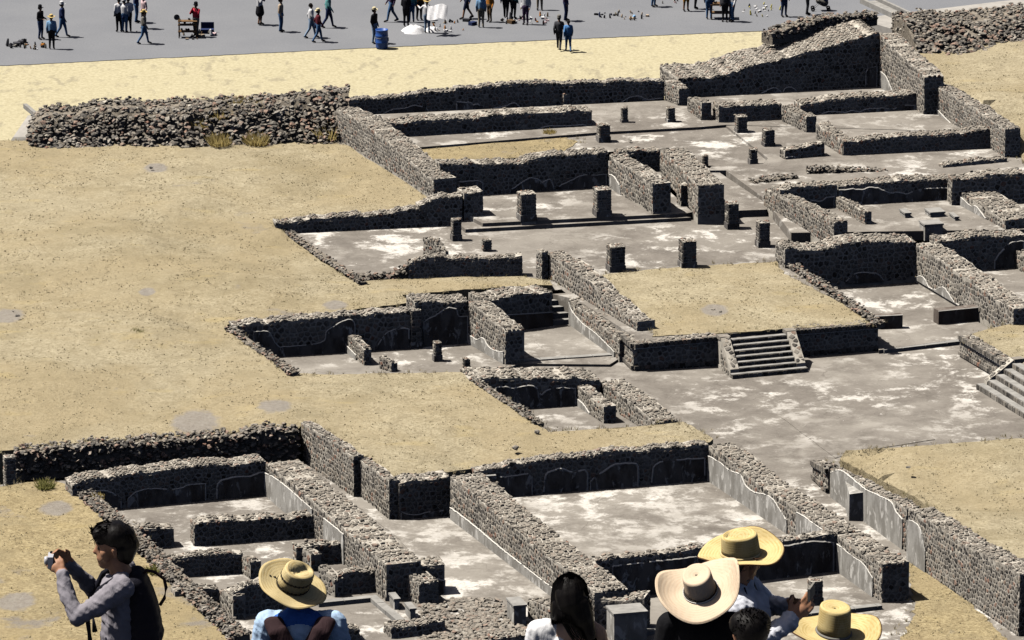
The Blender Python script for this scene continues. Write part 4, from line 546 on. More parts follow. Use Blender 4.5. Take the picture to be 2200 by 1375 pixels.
 {'n': 'far_pavement', 'm': 'concrete_floor', 'p': [(15.958, 287.951, 2.3), (29.144, 295.207, 2.3), (28.278, 285.939, 2.3), (19.304, 282.971, 2.3), (18.043, 284.943, 2.3)], 'e': [], 'l': None, 'k': 'structure', 's': 2.0, 'r': 0.0, 'nz': 0.0, 'res': None},
]
STAIR_FOOT = [(8.404, 233.834, 0.0), (11.32, 234.843, 0.0)]
RIGHT_STAIR = [(17.635, 232.435, 0.0), (19.391, 227.947, 0.0)]
SMALL_STEPS = [(1.601, 241.362, 0.1), (2.386, 241.599, 0.1)]
PEOPLE = [((-22.194, 292.437, 0.325), 1.6, 60, 'talk', 'black', 'denim_dark', 'cap', 'man in black shirt and dark cap beside the goods at far left'), ((-21.522, 290.308, 0.325), 1.6, 180, 'stand', 'sky', 'black', 'straw', 'vendor in yellow straw hat and blue shirt seen from behind at far left'), ((-21.208, 292.944, 0.325), 1.66, 80, 'walk', 'navy', 'denim', 'whitecap', 'walker in white cap and navy shirt at far left'), ((-18.59, 294.058, 0.325), 1.62, 200, 'stand', 'white', 'black', None, 'leftmost of the huddled group, grey white top and dark hair'), ((-18.334, 293.965, 0.325), 1.6, 160, 'stand', 'white', 'denim', 'whitecap', 'middle of the huddled group, white cap'), ((-18.149, 294.058, 0.325), 1.66, 190, 'bag', 'white', 'black', None, 'person with navy bag in the huddled group'), ((-17.895, 296.098, 0.325), 1.7, 90, 'stand', 'navy', 'denim', None, 'person in navy at the back of the huddled group'), ((-17.457, 294.759, 0.325), 1.62, -60, 'stand', 'pinkish', 'black', 'pink', 'person in pale pink top behind the grey jacketed walker'), ((-17.272, 291.449, 0.325), 1.58, 85, 'walk', 'grey', 'denim', 'straw', 'walker in straw hat and grey jacket crossing the road'), ((-14.897, 292.991, 0.325), 1.62, -30, 'face', 'red', 'grey', 'black', 'vendor in bright red shirt beside the wooden rack'), ((-11.988, 295.603, 0.325), 1.65, 70, 'face', 'white', 'skirt_black', None, 'woman in white top and black skirt, arms raised'), ((-10.942, 294.058, 0.325), 1.62, 80, 'stand', 'beige', 'denim', 'cream', 'person in cream sun hat and beige shirt with jeans'), ((-9.465, 292.76, 0.325), 1.66, 90, 'walk', 'white', 'denim_light', None, 'person in white shirt just behind the maroon jacket'), ((-9.099, 291.838, 0.325), 1.56, 100, 'walk', 'maroon', 'denim', 'beige', 'walker in maroon jacket carrying a dark bag'), ((-8.715, 294.993, 0.325), 1.7, 85, 'walk', 'teal', 'navy', None, 'walker in teal striped shirt at the road'), ((-6.457, 291.517, 0.325), 1.68, 60, 'stand', 'black', 'denim_light', 'beige', 'cowboy hatted man in black shirt behind the blue barrel'), ((-5.751, 296.334, 0.325), 1.7, -85, 'walk', 'plum', 'denim', None, 'walker in blue left of the white cloth vendor'), ((-5.027, 295.274, 0.325), 1.62, 170, 'talk', 'black', 'black', 'white', 'customer in white hat and dark clothes by the cloth heap'), ((-4.791, 296.216, 0.325), 1.62, 190, 'stand', 'teal', 'denim', None, 'customer in teal and jeans by the cloth heap'), ((-4.434, 296.689, 0.325), 1.62, 20, 'stand', 'orange', 'black', None, 'person in orange shirt behind the cloth vendor'), ((-4.013, 293.826, 0.325), 1.6, 170, 'reach', 'white', 'denim_light', 'straw', 'cloth vendor in white shirt and straw hat holding up white cloth'), ((-2.163, 296.973, 0.325), 1.7, -80, 'walk', 'navy', 'shorts_navy', None, 'walker in dark shorts with bare calves'), ((-1.467, 295.04, 0.325), 1.62, 180, 'stand', 'sky', 'khaki', 'straw', 'man in light blue shirt and khaki trousers seen from behind'), ((-1.059, 296.263, 0.325), 1.5, -40, 'stand', 'orange', 'brown', None, 'person in yellow brown next to the khaki trousers man'), ((-0.293, 297.021, 0.325), 1.66, 170, 'walk', 'white', 'black', None, 'person in white top and black trousers by the red goods'), ((0.061, 296.973, 0.325), 1.62, 150, 'stand', 'teal', 'black', None, 'person in teal beside the red goods'), ((0.654, 295.697, 0.325), 1.62, -20, 'stand', 'white', 'plum', 'white', 'seller in white shirt and dark trousers amid the red goods'), ((1.333, 298.955, 0.325), 1.7, 0, 'stand', 'grey', 'khaki', None, 'person in khaki trousers at the top edge'), ((2.564, 296.5, 0.325), 1.66, 80, 'stand', 'plum', 'navy', None, 'person in purple top and navy trousers behind the strolling couple'), ((2.201, 290.194, 0.325), 1.6, 170, 'walk', 'charcoal', 'charcoal', 'grey', 'man in charcoal suit of the strolling couple on the sand'), ((2.628, 289.786, 0.325), 1.5, 185, 'walk', 'blue', 'denim', None, 'woman in blue blouse of the strolling couple on the sand'), ((6.822, 299.702, 0.325), 1.7, 60, 'stand', 'white', 'denim', None, 'person in jeans at the top edge near the dark goods'), ((8.356, 298.715, 0.325), 1.65, 20, 'stand', 'orange', 'shorts_orange', None, 'person in orange shorts and white socks'), ((8.816, 299.172, 0.325), 1.6, 100, 'stand', 'black', 'black', None, 'person in black beside the orange shorts'), ((9.409, 296.878, 0.325), 1.68, 170, 'stand', 'white', 'denim', None, 'shopper in jeans left of the dark table'), ((10.15, 296.334, 0.325), 1.6, -10, 'stand', 'charcoal', 'black', None, 'seller in black behind the dark table'), ((10.503, 296.334, 0.325), 1.68, -60, 'stand', 'white', 'denim', None, 'shopper in jeans right of the dark table'), ((13.011, 297.449, 0.325), 1.7, 30, 'stand', 'pinkish', 'denim_dark', None, 'person in dark jeans right of the yellow goods'), ((14.141, 297.83, 0.325), 1.7, 90, 'stand', 'navy', 'charcoal', None, 'person in dark trousers next to the stroller')]
GOODS = [((-23.41, 291.06, 0.325), 0.45, 'grey', 'small grey bundle on the road at far left', 6), ((-22.875, 291.334, 0.325), 0.4, 'black', 'black bag among the goods at far left', 5), ((-22.281, 290.877, 0.325), 0.65, 'mixed', 'spread of small carvings at the feet of the man in black', 16), ((-15.175, 293.06, 0.325), 0.6, 'brown', 'heap of masks under the wooden rack of the red vendor', 16), ((-14.312, 293.292, 0.325), 0.4, 'white', 'white bag and bottles beside the blue crate', 6), ((-3.065, 295.087, 0.325), 0.95, 'mixed', 'spread of colourful trinkets right of the white cloth', 26), ((-1.854, 295.933, 0.325), 0.6, 'black', 'dark cloth left of the khaki trousers man', 4), ((-0.277, 296.263, 0.325), 0.35, 'brown', 'little brown goods before the black trousers', 6), ((0.227, 296.5, 0.325), 0.5, 'white', 'white and grey goods left of the seller in white', 12), ((1.238, 296.736, 0.325), 0.8, 'red', 'row of reddish goods right of the seller in white', 20), ((4.483, 297.639, 0.325), 0.5, 'black', 'dark figurines laid out near the top edge', 12), ((5.777, 297.758, 0.325), 0.8, 'brown', 'heap of brown masks with a bright blue bag', 20), ((11.959, 298.835, 0.325), 1.0, 'yellow', 'yellow and white goods spread right of the dark table', 24), ((7.845, 301.06, 0.325), 0.8, 'white', 'pale goods at the top edge left of the orange shorts', 10)]
BARREL = (-6.09, 290.535, 0.325)
CLOTH = [((-4.659, 294.152, 0.325), 0.55, 'big heap of white cloth at the feet of the cloth vendor'), ((-3.784, 294.338, 0.325), 0.35, 'small heap of white cloth behind the cloth vendor')]
RACK = (-15.289, 292.829, 0.325)
CRATE = (-14.41, 293.989, 0.325)
TABLE = (9.97, 297.045, 0.325)
STROLLER = (14.858, 298.835, 0.325)
SHRUBS = [((-19.154, 266.38, 1.75), 0.9, 'green', 'low green shrub at the left foot of the rubble bank'), ((-11.772, 267.518, 2.8), 0.75, 'straw', 'straw tuft high on the rubble bank, left of two'), ((-10.816, 267.286, 2.75), 0.75, 'straw', 'straw tuft high on the rubble bank, right of two'), ((-12.585, 266.724, 2.5), 0.75, 'straw', 'straw tuft in the middle of the rubble bank face'), ((-13.416, 266.38, 2.2), 0.65, 'straw', 'yellow green tuft low on the rubble bank face'), ((-12.555, 265.073, 1.75), 0.75, 'straw', 'yellow grass clump at the foot of the rubble bank'), ((-10.949, 265.217, 1.75), 0.8, 'straw', 'bushy straw clump right along the foot of the rubble bank'), ((-7.894, 266.444, 1.7), 1.1, 'straw', 'tall dry bush where the rubble bank meets the sunlit wall'), ((-14.358, 234.332, 1.6), 0.4, 'green', 'lone olive tuft in the middle of the grass hill'), ((-16.635, 217.24, 0.6), 0.5, 'green', 'fresh green patch by the lower left rooms'), ((-12.172, 207.008, 0.6), 0.45, 'green', 'olive tuft behind the photographer on the stone rim'), ((1.63, 268.231, 1.45), 0.4, 'straw', 'straw clump at the foot of the long dark wall'), ((-14.7, 215.777, 0.6), 0.35, 'straw', 'dry tuft on the rim beside the curved plaster room')]
ROCKS = [((-19.313, 237.37, 1.7), 0.1, 'dark stone in the bare patch at the left edge, upper'), ((-19.066, 236.737, 1.7), 0.1, 'dark stone in the bare patch at the left edge, lower'), ((14.059, 216.439, 1.55), 0.12, 'single dark stone on the right grass terrace'), ((0.91, 221.88, 1.3), 0.12, 'pale stone on the grass above the big lower room'), ((0.113, 219.736, 1.3), 0.18, 'grey boulder in the grass near the big lower room'), ((7.858, 239.741, 1.15), 0.1, 'small stone on the central grass platform'), ((8.121, 239.385, 1.15), 0.09, 'second small stone on the central grass platform'), ((5.069, 266.912, 1.45), 0.12, 'loose stone on the floor right of the grey pillar'), ((-15.24, 260.802, 1.75), 0.1, 'pale stone on the bare patch high on the hill')]
RUBBLE = [([(-3.094, 205.249), (-1.554, 206.201), (-0.972, 204.87), (-0.956, 201.154), (-3.206, 201.154), (-2.16, 203.462), (-3.073, 203.742)], 0.0, 420), ([(-1.581, 206.01), (-0.373, 205.819), (0.028, 203.182), (0.709, 202.996), (0.649, 201.795), (-1.548, 201.382)], 0.0, 520), ([(7.891, 224.999), (9.123, 221.345), (10.971, 217.509), (10.626, 217.219), (8.469, 221.946), (7.538, 224.691)], 0.0, 60)]
GUTTER = [(16.359, 291.357, 2.3), (18.146, 286.896, 2.3)]
KERBS = [[(-6.587, 205.17, 0), (-4.738, 205.787, 0)], [(-4.756, 205.93, 0), (-3.718, 203.152, 0)], [(9.427, 203.8, 0), (12.465, 204.931, 0)], [(0.362, 236.087, 0), (3.906, 237.0, 0)], [(14.362, 237.688, 0), (17.458, 239.007, 0)], [(4.063, 201.857, 0), (4.947, 202.318, 0)]]
HERO = {'photographer': (-2.136, 33.26, 54.669), 'hatted': (-1.187, 33.963, 54.203), 'woman': (0.322, 33.762, 54.226), 'whiteshirt': (1.264, 33.63, 54.506), 'pinkhat': (1.015, 32.626, 54.623), 'child': (1.265, 32.183, 54.514), 'lasthat': (1.82, 34.09, 53.906)}
HATS = {'hatted': (-1.231, 34.002, 54.349), 'whiteshirt': (1.269, 33.665, 54.638), 'pinkhat': (1.017, 32.657, 54.739), 'lasthat': (1.812, 34.123, 54.028)}
WEDGE = (-20.945, 267.304, 1.6)
BEAM = [(-21.242, 270.099, 2.2), (-20.466, 267.856, 2.2)]
# ------------------------------------------------------------------ walls
import mathutils.noise as mnoise
N_STONE = 0
PIECE_PX = 9.0
def interp(prof, s):
    if s <= prof[0][0]: return prof[0][1]
    for (a, ha), (b2, hb) in zip(prof, prof[1:]):
        if s <= b2: return ha + (hb - ha) * (s - a) / max(1e-6, b2 - a)
    return prof[-1][1]
def ribbon(pts, r, k=5):
    """a lumpy bead following 3-D points"""
    vs, fs = [], []
    for i, p in enumerate(pts):
        a = Vector(pts[max(0, i - 1)]); c = Vector(pts[min(len(pts) - 1, i + 1)])
        d = (c - a).normalized(); u = d.cross(Vector((0, 0, 1)))
        if u.length < .1: u = d.cross(Vector((1, 0, 0)))
        u.normalize(); w = u.cross(d)
        for j in range(k):
            t = 6.283 * j / k; vs.append(Vector(p) + u * (math.cos(t) * r) + w * (math.sin(t) * r))
    for i in range(len(pts) - 1):
        for j in range(k):
            a = i * k + j; b2 = i * k + (j + 1) % k; fs.append((a, b2, b2 + k, a + k))
    n = len(pts)
    fs.append(tuple(range(k - 1, -1, -1))); fs.append(tuple(range((n - 1) * k, n * k)))
    return vs, fs
def smooth_line(pts, step, rr, jit):
    out = []
    for i in range(len(pts) - 1):
        p0 = pts[max(0, i - 1)]; p1 = pts[i]; p2 = pts[i + 1]; p3 = pts[min(len(pts) - 1, i + 2)]
        d = math.dist(p1, p2); n = max(2, int(d / step))
        for k in range(n):
            t = k / n
            q = [.5 * ((2 * p1[a]) + (-p0[a] + p2[a]) * t + (2 * p0[a] - 5 * p1[a] + 4 * p2[a] - p3[a]) * t * t + (-p0[a] + 3 * p1[a] - 3 * p2[a] + p3[a]) * t ** 3) for a in range(2)]
            out.append((q[0], q[1] + rr.uniform(-jit, jit)))
    out.append(pts[-1]); return out

def add_plaster(root, outline, place, rr, mat):
    pts = smooth_line(outline, .09, rr, .008)
    fwd = pts[-1][0] >= pts[0][0]
    if not fwd: pts = pts[::-1]
    clean = [pts[0]]
    for p in pts[1:]:
        if p[0] > clean[-1][0] + .012: clean.append(p)
    pts = clean
    if len(pts) < 3: return
    k = len(pts); o = .055; vs = []
    for s, t in pts: vs.append(place(s, 0., o))
    for s, t in pts: vs.append(place(s, max(t, .03), o))
    for s, t in pts: vs.append(place(s, max(t, .03), -.01))
    for s, t in pts: vs.append(place(s, 0., -.01))
    fs = []
    for i in range(k - 1):
        fs += [(i, i + 1, k + i + 1, k + i), (k + i, k + i + 1, 2 * k + i + 1, 2 * k + i)]
    fs += [(0, k, 2 * k, 3 * k), (k - 1, 4 * k - 1, 3 * k - 1, 2 * k - 1)]
    p = mesh_obj('plaster', vs, fs, mat, root)
    line = [place(s, max(t, .03), .045) for s, t in pts]
    if pts[0][1] > .25: line = [place(pts[0][0], t, .045) for t in np.linspace(.02, pts[0][1], 5)[:-1]] + line
    if pts[-1][1] > .25: line = line + [place(pts[-1][0], t, .045) for t in np.linspace(pts[-1][1], .02, 5)[1:]]
    mb = MB(); run = []
    for q in line + [None]:
        if q is None or rr.random() < .035:
            if len(run) > 2: mb.add(*ribbon(run, rr.uniform(.024, .042) * (1. if mat == 'plaster' else .6)))
            run = []
        elif q: run.append((q[0] + rr.uniform(-.006, .006), q[1], q[2] + rr.uniform(-.012, .012)))
    if mb.v: mb.build('plaster_edge', 'bead', p)

def build_wall(w, seed):
    global N_STONE
    rr = random.Random(seed)
    (ax, ay), (bx, by) = w['a'], w['b']
    L = math.hypot(bx - ax, by - ay); e = ((bx - ax) / L, (by - ay) / L); n = (e[1], -e[0])
    T = w['t']; prof = w['p']; z0 = w['z']; bt = w['bt']; kind = w['k']
    root = empty(w['n'], (ax, ay, z0), w['l'], 'wall' if 'bench' not in w['n'] else 'bench', w.get('g')); root['kind'] = 'thing'
    hmax = max(h for s, h in prof); tm = rr.uniform(.36, .56); ex = rr.uniform(0, 50)
    rag = 0. if kind in ('plaster', 'tablero') else (.11 if hmax > .6 else .05)
    H = lambda s: max(.05, interp(prof, s) + rag * (mnoise.noise((s * .9, ex, 0.)) + .8 * mnoise.noise((s * 2.6, ex, 7.)) - .25))
    def fr(s, t, o):                                  # front face
        q = o + (bt * (1 - t / hmax) + .35 * mnoise.noise((s * .55, t * .8, ex)) + .12 * mnoise.noise((s * 1.9, t * 2., ex)) if bt else 0.)
        return (e[0] * s + n[0] * q, e[1] * s + n[1] * q, t)
    def le(s, t, o):                                  # left end, s from back to front
        d = T - s; return (-e[0] * o - n[0] * d, -e[1] * o - n[1] * d, t)
    def ri(s, t, o):                                  # right end, s from front to back
        return (e[0] * (L + o) - n[0] * s, e[1] * (L + o) - n[1] * s, t)
    def tp(s, d, o):                                  # top, d from front to back
        return (e[0] * s - n[0] * d, e[1] * s - n[1] * d, H(s) + o)
    # solid core
    ns = max(2, int(L / .3)); ss = [L * i / ns for i in range(ns + 1)]
    rough = kind == 'rough'
    ins = (.4 if bt else .07) if rough else 0.
    jh = [rr.uniform(-.02, .02) for _ in ss]
    vs = []
    for i, s in enumerate(ss):
        h = max(.04, H(s) + jh[i] - (.1 if rough else .015))
        bz = -.3 if hmax > .55 else -.06
        vs += [fr(s, bz, -ins), fr(s, h, -ins), (e[0] * s - n[0] * T, e[1] * s - n[1] * T, h), (e[0] * s - n[0] * T, e[1] * s - n[1] * T, bz)]
    fs = [(0, 1, 2, 3), tuple(4 * ns + q for q in (3, 2, 1, 0))]
    for i in range(ns):
        a = 4 * i; c = a + 4
        fs += [(a, c, c + 1, a + 1), (a + 1, c + 1, c + 2, a + 2), (a + 2, c + 2, c + 3, a + 3)]
    cm = {'rough': 'earth_fill', 'plaster': 'plaster_brown' if w['l'].find('pale') < 0 and w['l'].find('buttress') < 0 else 'plaster_pale'}.get(kind, 'mortar')
    mesh_obj('core', vs, fs, cm, root)
    if kind == 'plaster':
        v2, f2 = ribbon([fr(s, H(s) - .01, .0) for s in np.linspace(0, L, max(4, int(L / .3)))], .025)
        mesh_obj('plaster_edge', v2, f2, 'bead', root); return root
    batch = MB(); cap = MB(); singles = 0
    base = Vector((ax, ay, z0))
    def put(pp, place, r, wpx, hpx):
        nonlocal singles
        global N_STONE
        vs, fs = stone_vf(pp, place, r, rr); tint = min(1, max(0, rr.gauss(tm, .26)))
        if min(wpx, hpx) >= PIECE_PX and singles < 300:
            c = Vector(vs[0]) * .5 + Vector(vs[len(pp) // 2]) * .5
            mesh_obj('stone', [Vector(v) - c for v in vs], fs, 'stone', root, c, [tint] * len(vs)); singles += 1; N_STONE += 1
        else: batch.add(vs, fs, tint)
    sx = img_scale(base)
    if not rough:
        scl = rr.uniform(.74, .98) if T > .3 else .74
        for pp, wd, hh in face_cells(L, hmax, rr, H, scale=scl):
            put(pp, fr, rr.uniform(.01, .032), wd * abs(e[0]) * sx, hh * sx)
        for pp, wd, hh in face_cells(T, prof[0][1], rr, scale=scl): put(pp, le, rr.uniform(.01, .03), wd * abs(n[0]) * sx, hh * sx)
        for pp, wd, hh in face_cells(T, prof[-1][1], rr, scale=scl): put(pp, ri, rr.uniform(.01, .03), wd * abs(n[0]) * sx, hh * sx)
        if not w['st']:
            for pp, wd, hh in face_cells(L, T, rr, scale=scl * .95):
                vs, fs = stone_vf(pp, tp, max(.008, rr.gauss(.026, .02)), rr); cap.add(vs, fs, min(1, max(0, rr.gauss(.5, .26))))
            # knobbly coping along the front and back edges
            for d0 in (.05, T - .06):
                s = rr.uniform(0, .15)
                while s < L:
                    r = rr.uniform(.045, .095)
                    if rr.random() < (.93 if d0 < .1 else .6):
                        x, y, z = tp(min(max(s, .05), L - .05), d0 + rr.uniform(-.02, .05) * (1 if d0 < .1 else -1), rr.uniform(-.045, .02))
                        tint = min(1, max(0, rr.gauss(.45, .25)))
                        if d0 < .1 and r * 2 * sx * abs(e[0]) >= 9.5 and singles < 300:
                            o = bpy.data.objects.new('coping_stone', BLOB_ME[rr.randrange(len(BLOB_ME))]); o.parent = root
                            o.location = (x, y, z); o.rotation_euler = (rr.uniform(-.4, .4), rr.uniform(-.4, .4), rr.uniform(0, 6.3)); o.scale = (r * 1.15, r, r * .85)
                            COL.objects.link(o); singles += 1; N_STONE += 1
                        else:
                            vs, fs = blob_vf(rr, (x, y, z), r, .85); batch.add(vs, fs, tint)
                    s += r * rr.uniform(1.7, 2.3)
        for pa in w['pl']: add_plaster(root, pa, fr, rr, 'plaster' if e[0] > .6 else 'plaster_pale')  # shade in the colour: dark copy on shaded faces, pale one on sunlit faces
        if kind == 'tablero':                        # framed panel: cornice of squared blocks, pale line, base course
            hh = H(0); s = 0.
            for z, hgt, pr, bw in ((-.0, .17, .1, .17), (-hmax + .2, .13, .07, .2)):
                cor = MB(); s = 0.
                while s < L - .02:
                    q = min(bw * rr.uniform(.85, 1.15), L - s); mid = s + q / 2; h = H(mid)
                    zc = (h + z - hgt / 2 + .02) if z == -.0 else .14
                    cx, cy, _ = fr(mid, 0, pr / 2 - .02)
                    v3, f3 = box_vf(cx, cy, zc, q - .025, pr + .06, hgt + rr.uniform(-.012, .012), math.atan2(e[1], e[0])); cor.add(v3, f3, min(1, max(0, rr.gauss(.35, .2))))
                    s += q
                cor.build('cornice' if z == -.0 else 'base_course', 'stone', root)
            v2, f2 = ribbon([fr(s, H(s) - .19, .06) for s in np.linspace(0, L, max(4, int(L / .25)))], .02); mesh_obj('plaster_edge', v2, f2, 'bead', root)
    else:
        sp = .2 if hmax > .5 else .15
        if bt: sp = .23
        nfront = int(L * math.hypot(hmax, bt) / (sp * sp) * (2.2 if bt else 1.7))
        spots = []
        for _ in range(nfront):
            s = rr.uniform(0, L); t = rr.uniform(0, 1) ** .9 * H(s)
            spots.append((fr(s, t, rr.uniform(-.06, .03)), rr.uniform(.5, 1.15) * sp * .62))
        for _ in range(int(L * T / (sp * sp) * 1.6)):
            s = rr.uniform(0, L); spots.append((tp(s, rr.uniform(0, T), rr.uniform(-.1, .03)), rr.uniform(.5, 1.) * sp * .6))
        for _ in range(int(T * (prof[0][1] + prof[-1][1]) / (sp * sp))):
            if rr.random() < .5: spots.append((le(rr.uniform(0, T), rr.uniform(0, prof[0][1]), -.03), rr.uniform(.55, 1) * sp * .6))
            else: spots.append((ri(rr.uniform(0, T), rr.uniform(0, prof[-1][1]), -.03), rr.uniform(.55, 1) * sp * .6))
        spots.sort(key=lambda q: -q[1])
        for p, r in spots:
            if 2 * r * sx >= 10.5 and singles < 220:
                o = bpy.data.objects.new('boulder', BLOB_ME[rr.randrange(len(BLOB_ME))]); o.parent = root
                o.location = p; o.rotation_euler = (rr.uniform(-.5, .5), rr.uniform(-.5, .5), rr.uniform(0, 6.3)); o.scale = (r * 1.15, r * 1.05, r * .85)
                COL.objects.link(o); singles += 1; N_STONE += 1
            else:
                vs, fs = blob_vf(rr, p, r, .85); batch.add(vs, fs, min(1, max(0, rr.gauss(.5, .26))))
    if batch.v: tag(batch.build('small_stones', 'stone', root), kind='stuff')
    if cap.v: tag(cap.build('crushed_top', 'cap_stone', root), kind='stuff')
    return root
for i, w in enumerate(WALLS): build_wall(w, 100 + i)

# pillars and blocks
ANG = math.radians(15)
def build_pillar(p, seed):
    global N_STONE
    rr = random.Random(seed)
    cx, cy = p['c']; W, D, Hh = p['w'], p['d'], p['h']
    e = (math.cos(ANG), math.sin(ANG)); n = (e[1], -e[0])
    root = empty(p['n'], (cx, cy, p['z']), p['l'], 'pillar' if p['n'] == 'stone_pillar' else 'block', p['g']); root['kind'] = 'thing'
    F = [lambda s, t, o: (e[0] * (s - W / 2) + n[0] * o, e[1] * (s - W / 2) + n[1] * o, t),
         lambda s, t, o: (e[0] * (-W / 2 - o) - n[0] * (D - s), e[1] * (-W / 2 - o) - n[1] * (D - s), t),
         lambda s, t, o: (e[0] * (W / 2 + o) - n[0] * s, e[1] * (W / 2 + o) - n[1] * s, t)]
    ccx, ccy = -n[0] * D / 2, -n[1] * D / 2
    plast = p['b'] > 5
    mb = MB(); mb.box(ccx, ccy, Hh / 2 - .15, W, D, Hh + .3 - .02, ANG)
    mb.build('core', 'plaster_pale' if plast else 'mortar', root)
    if plast:
        mb = MB(); mb.box(ccx, ccy, Hh - .03, W + .06, D + .06, .07, ANG); mb.build('cap_slab', 'concrete', root); return
    sx = img_scale((cx, cy, p['z'])); batch = MB(); sing = 0
    for k, f in enumerate(F):
        ln = W if k == 0 else D
        # roughly coursed small blocks
        t = p['b'] * .9 if Hh > .6 else .02
        while t < Hh - .04:
            hgt = rr.uniform(.1, .15); s = 0.
            while s < ln - .03:
                q = min(rr.uniform(.12, .24), ln - s)
                pp = [(s + .012, t + .012), (s + q - .012, t + .012), (s + q - .012, min(t + hgt, Hh) - .012), (s + .012, min(t + hgt, Hh) - .012)]
                vs, fs = stone_vf(pp, f, rr.uniform(.015, .035), rr); tint = min(1, max(0, rr.gauss(.4, .24)))
                if q * sx * (.95 if k == 0 else .3) >= 8 and sing < 60:
                    c = Vector(vs[0]); mesh_obj('stone', [Vector(v) - c for v in vs], fs, 'stone', root, c, [tint] * len(vs)); sing += 1; N_STONE += 1
                else: batch.add(vs, fs, tint)
                s += q
            t += hgt
    for _ in range(int(6 + W * D * 60)):
        vs, fs = blob_vf(rr, (ccx + (rr.uniform(-.5, .5) * W) * e[0] - n[0] * rr.uniform(-.45, .45) * D, ccy + rr.uniform(-.5, .5) * W * e[1] - n[1] * rr.uniform(-.45, .45) * D, Hh), rr.uniform(.05, .08), .7)
        batch.add(vs, fs, rr.uniform(.3, .9))
    tag(batch.build('small_stones', 'stone', root), kind='stuff')
    if Hh > .6:                                       # rendered plinth
        mb = MB(); mb.box(ccx, ccy, p['b'] * .4, W + .07, D + .07, p['b'] * .85, ANG); mb.build('plinth', 'plaster', root)
for i, p in enumerate(PILLARS): build_pillar(p, 900 + i)

# ------------------------------------------------------------------ ground sheets
def idw(x, y, ctrl):
    sw = sz = 0.
    for cx, cy, cz in ctrl:
        d2 = (x - cx) ** 2 + (y - cy) ** 2 + .3; w = 1 / (d2 * d2) ** .75
        sw += w; sz += w * cz
    return sz / sw
GRASS_TRIS = []
def build_sheet(sh, seed):
    rr = random.Random(seed)
    out = sh['p']; r = sh['r']; pts = []
    step = .3 if r else 2.0
    for i, p in enumerate(out):
        q = out[(i + 1) % len(out)]
        d = math.dist(p, q); k = max(1, min(400, int(d / step)))
        for j in range(k):
            u = j / k
            pts.append(((p[0] + (q[0] - p[0]) * u + rr.uniform(-r, r)), p[1] + (q[1] - p[1]) * u + rr.uniform(-r, r), p[2] + (q[2] - p[2]) * u))
    n = len(pts); ctrl = list(out) + list(sh['e'])
    allp = [Vector((p[0], p[1])) for p in pts]; zs = [p[2] for p in pts]
    flat = max(p[2] for p in ctrl) - min(p[2] for p in ctrl) < .001
    if sh['nz']:
        xs = [p[0] for p in pts]; ys = [p[1] for p in pts]
        g = .55
        import mathutils.noise as mn
        loop = np.array([(p[0], p[1]) for p in pts])
        nx = int((max(xs) - min(xs)) / g); ny = int((max(ys) - min(ys)) / g)
        for j in range(ny):
            for i in range(nx):
                x = min(xs) + (i + rr.uniform(.1, .9)) * g; y = min(ys) + (j + rr.uniform(.1, .9)) * g
                a = loop; b2 = np.roll(loop, -1, 0)
                c = ((a[:, 1] > y) != (b2[:, 1] > y)) & (x < (b2[:, 0] - a[:, 0]) * (y - a[:, 1]) / (b2[:, 1] - a[:, 1] + 1e-12) + a[:, 0])
                if c.sum() % 2 == 0: continue
                allp.append(Vector((x, y)))
                z = ctrl[0][2] if flat else idw(x, y, ctrl)
                zs.append(z + sh['nz'] * (mn.noise((x * .55, y * .55, 3.)) * 1.2 + mn.noise((x * 1.7, y * 1.7, 9.)) * .6))
    ov, oe, of, orig, _, _ = delaunay_2d_cdt(allp, [(i, (i + 1) % n) for i in range(n)], [], 1, 1e-5)
    vs = [(v.x, v.y, zs[orig[i][0]] if orig[i] else idw(v.x, v.y, ctrl)) for i, v in enumerate(ov)]
    fs = [tuple(f) for f in of]
    top = len(fs)
    inv = {}
    for i, o in enumerate(orig):
        for q in o: inv[q] = i
    lo = len(vs); lp = [inv[i] for i in range(n)]
    vs += [(vs[i][0], vs[i][1], vs[i][2] - sh['s']) for i in lp]
    for i in range(n): fs.append((lp[i], lo + i, lo + (i + 1) % n, lp[(i + 1) % n]))
    o = mesh_obj(sh['n'], vs, fs, sh['m'], smooth=False)
    bm = bmesh.new(); bm.from_mesh(o.data); bmesh.ops.recalc_face_normals(bm, faces=bm.faces)
    if sum(f.normal.z for f in bm.faces) < 0: bmesh.ops.reverse_faces(bm, faces=bm.faces)
    bm.to_mesh(o.data); bm.free()
    tag(o, kind='structure')
    if sh['m'].startswith('grass'):
        for f in of:
            GRASS_TRIS.append((sh['n'], [vs[i] for i in f]))
for i, s in enumerate(SHEETS): build_sheet(s, 500 + i)
mesh_obj('ground', [(-3000, -400, -.35), (3000, -400, -.35), (3000, 5000, -.35), (-3000, 5000, -.35)], [(0, 1, 2, 3)], 'grass')['kind'] = 'structure'

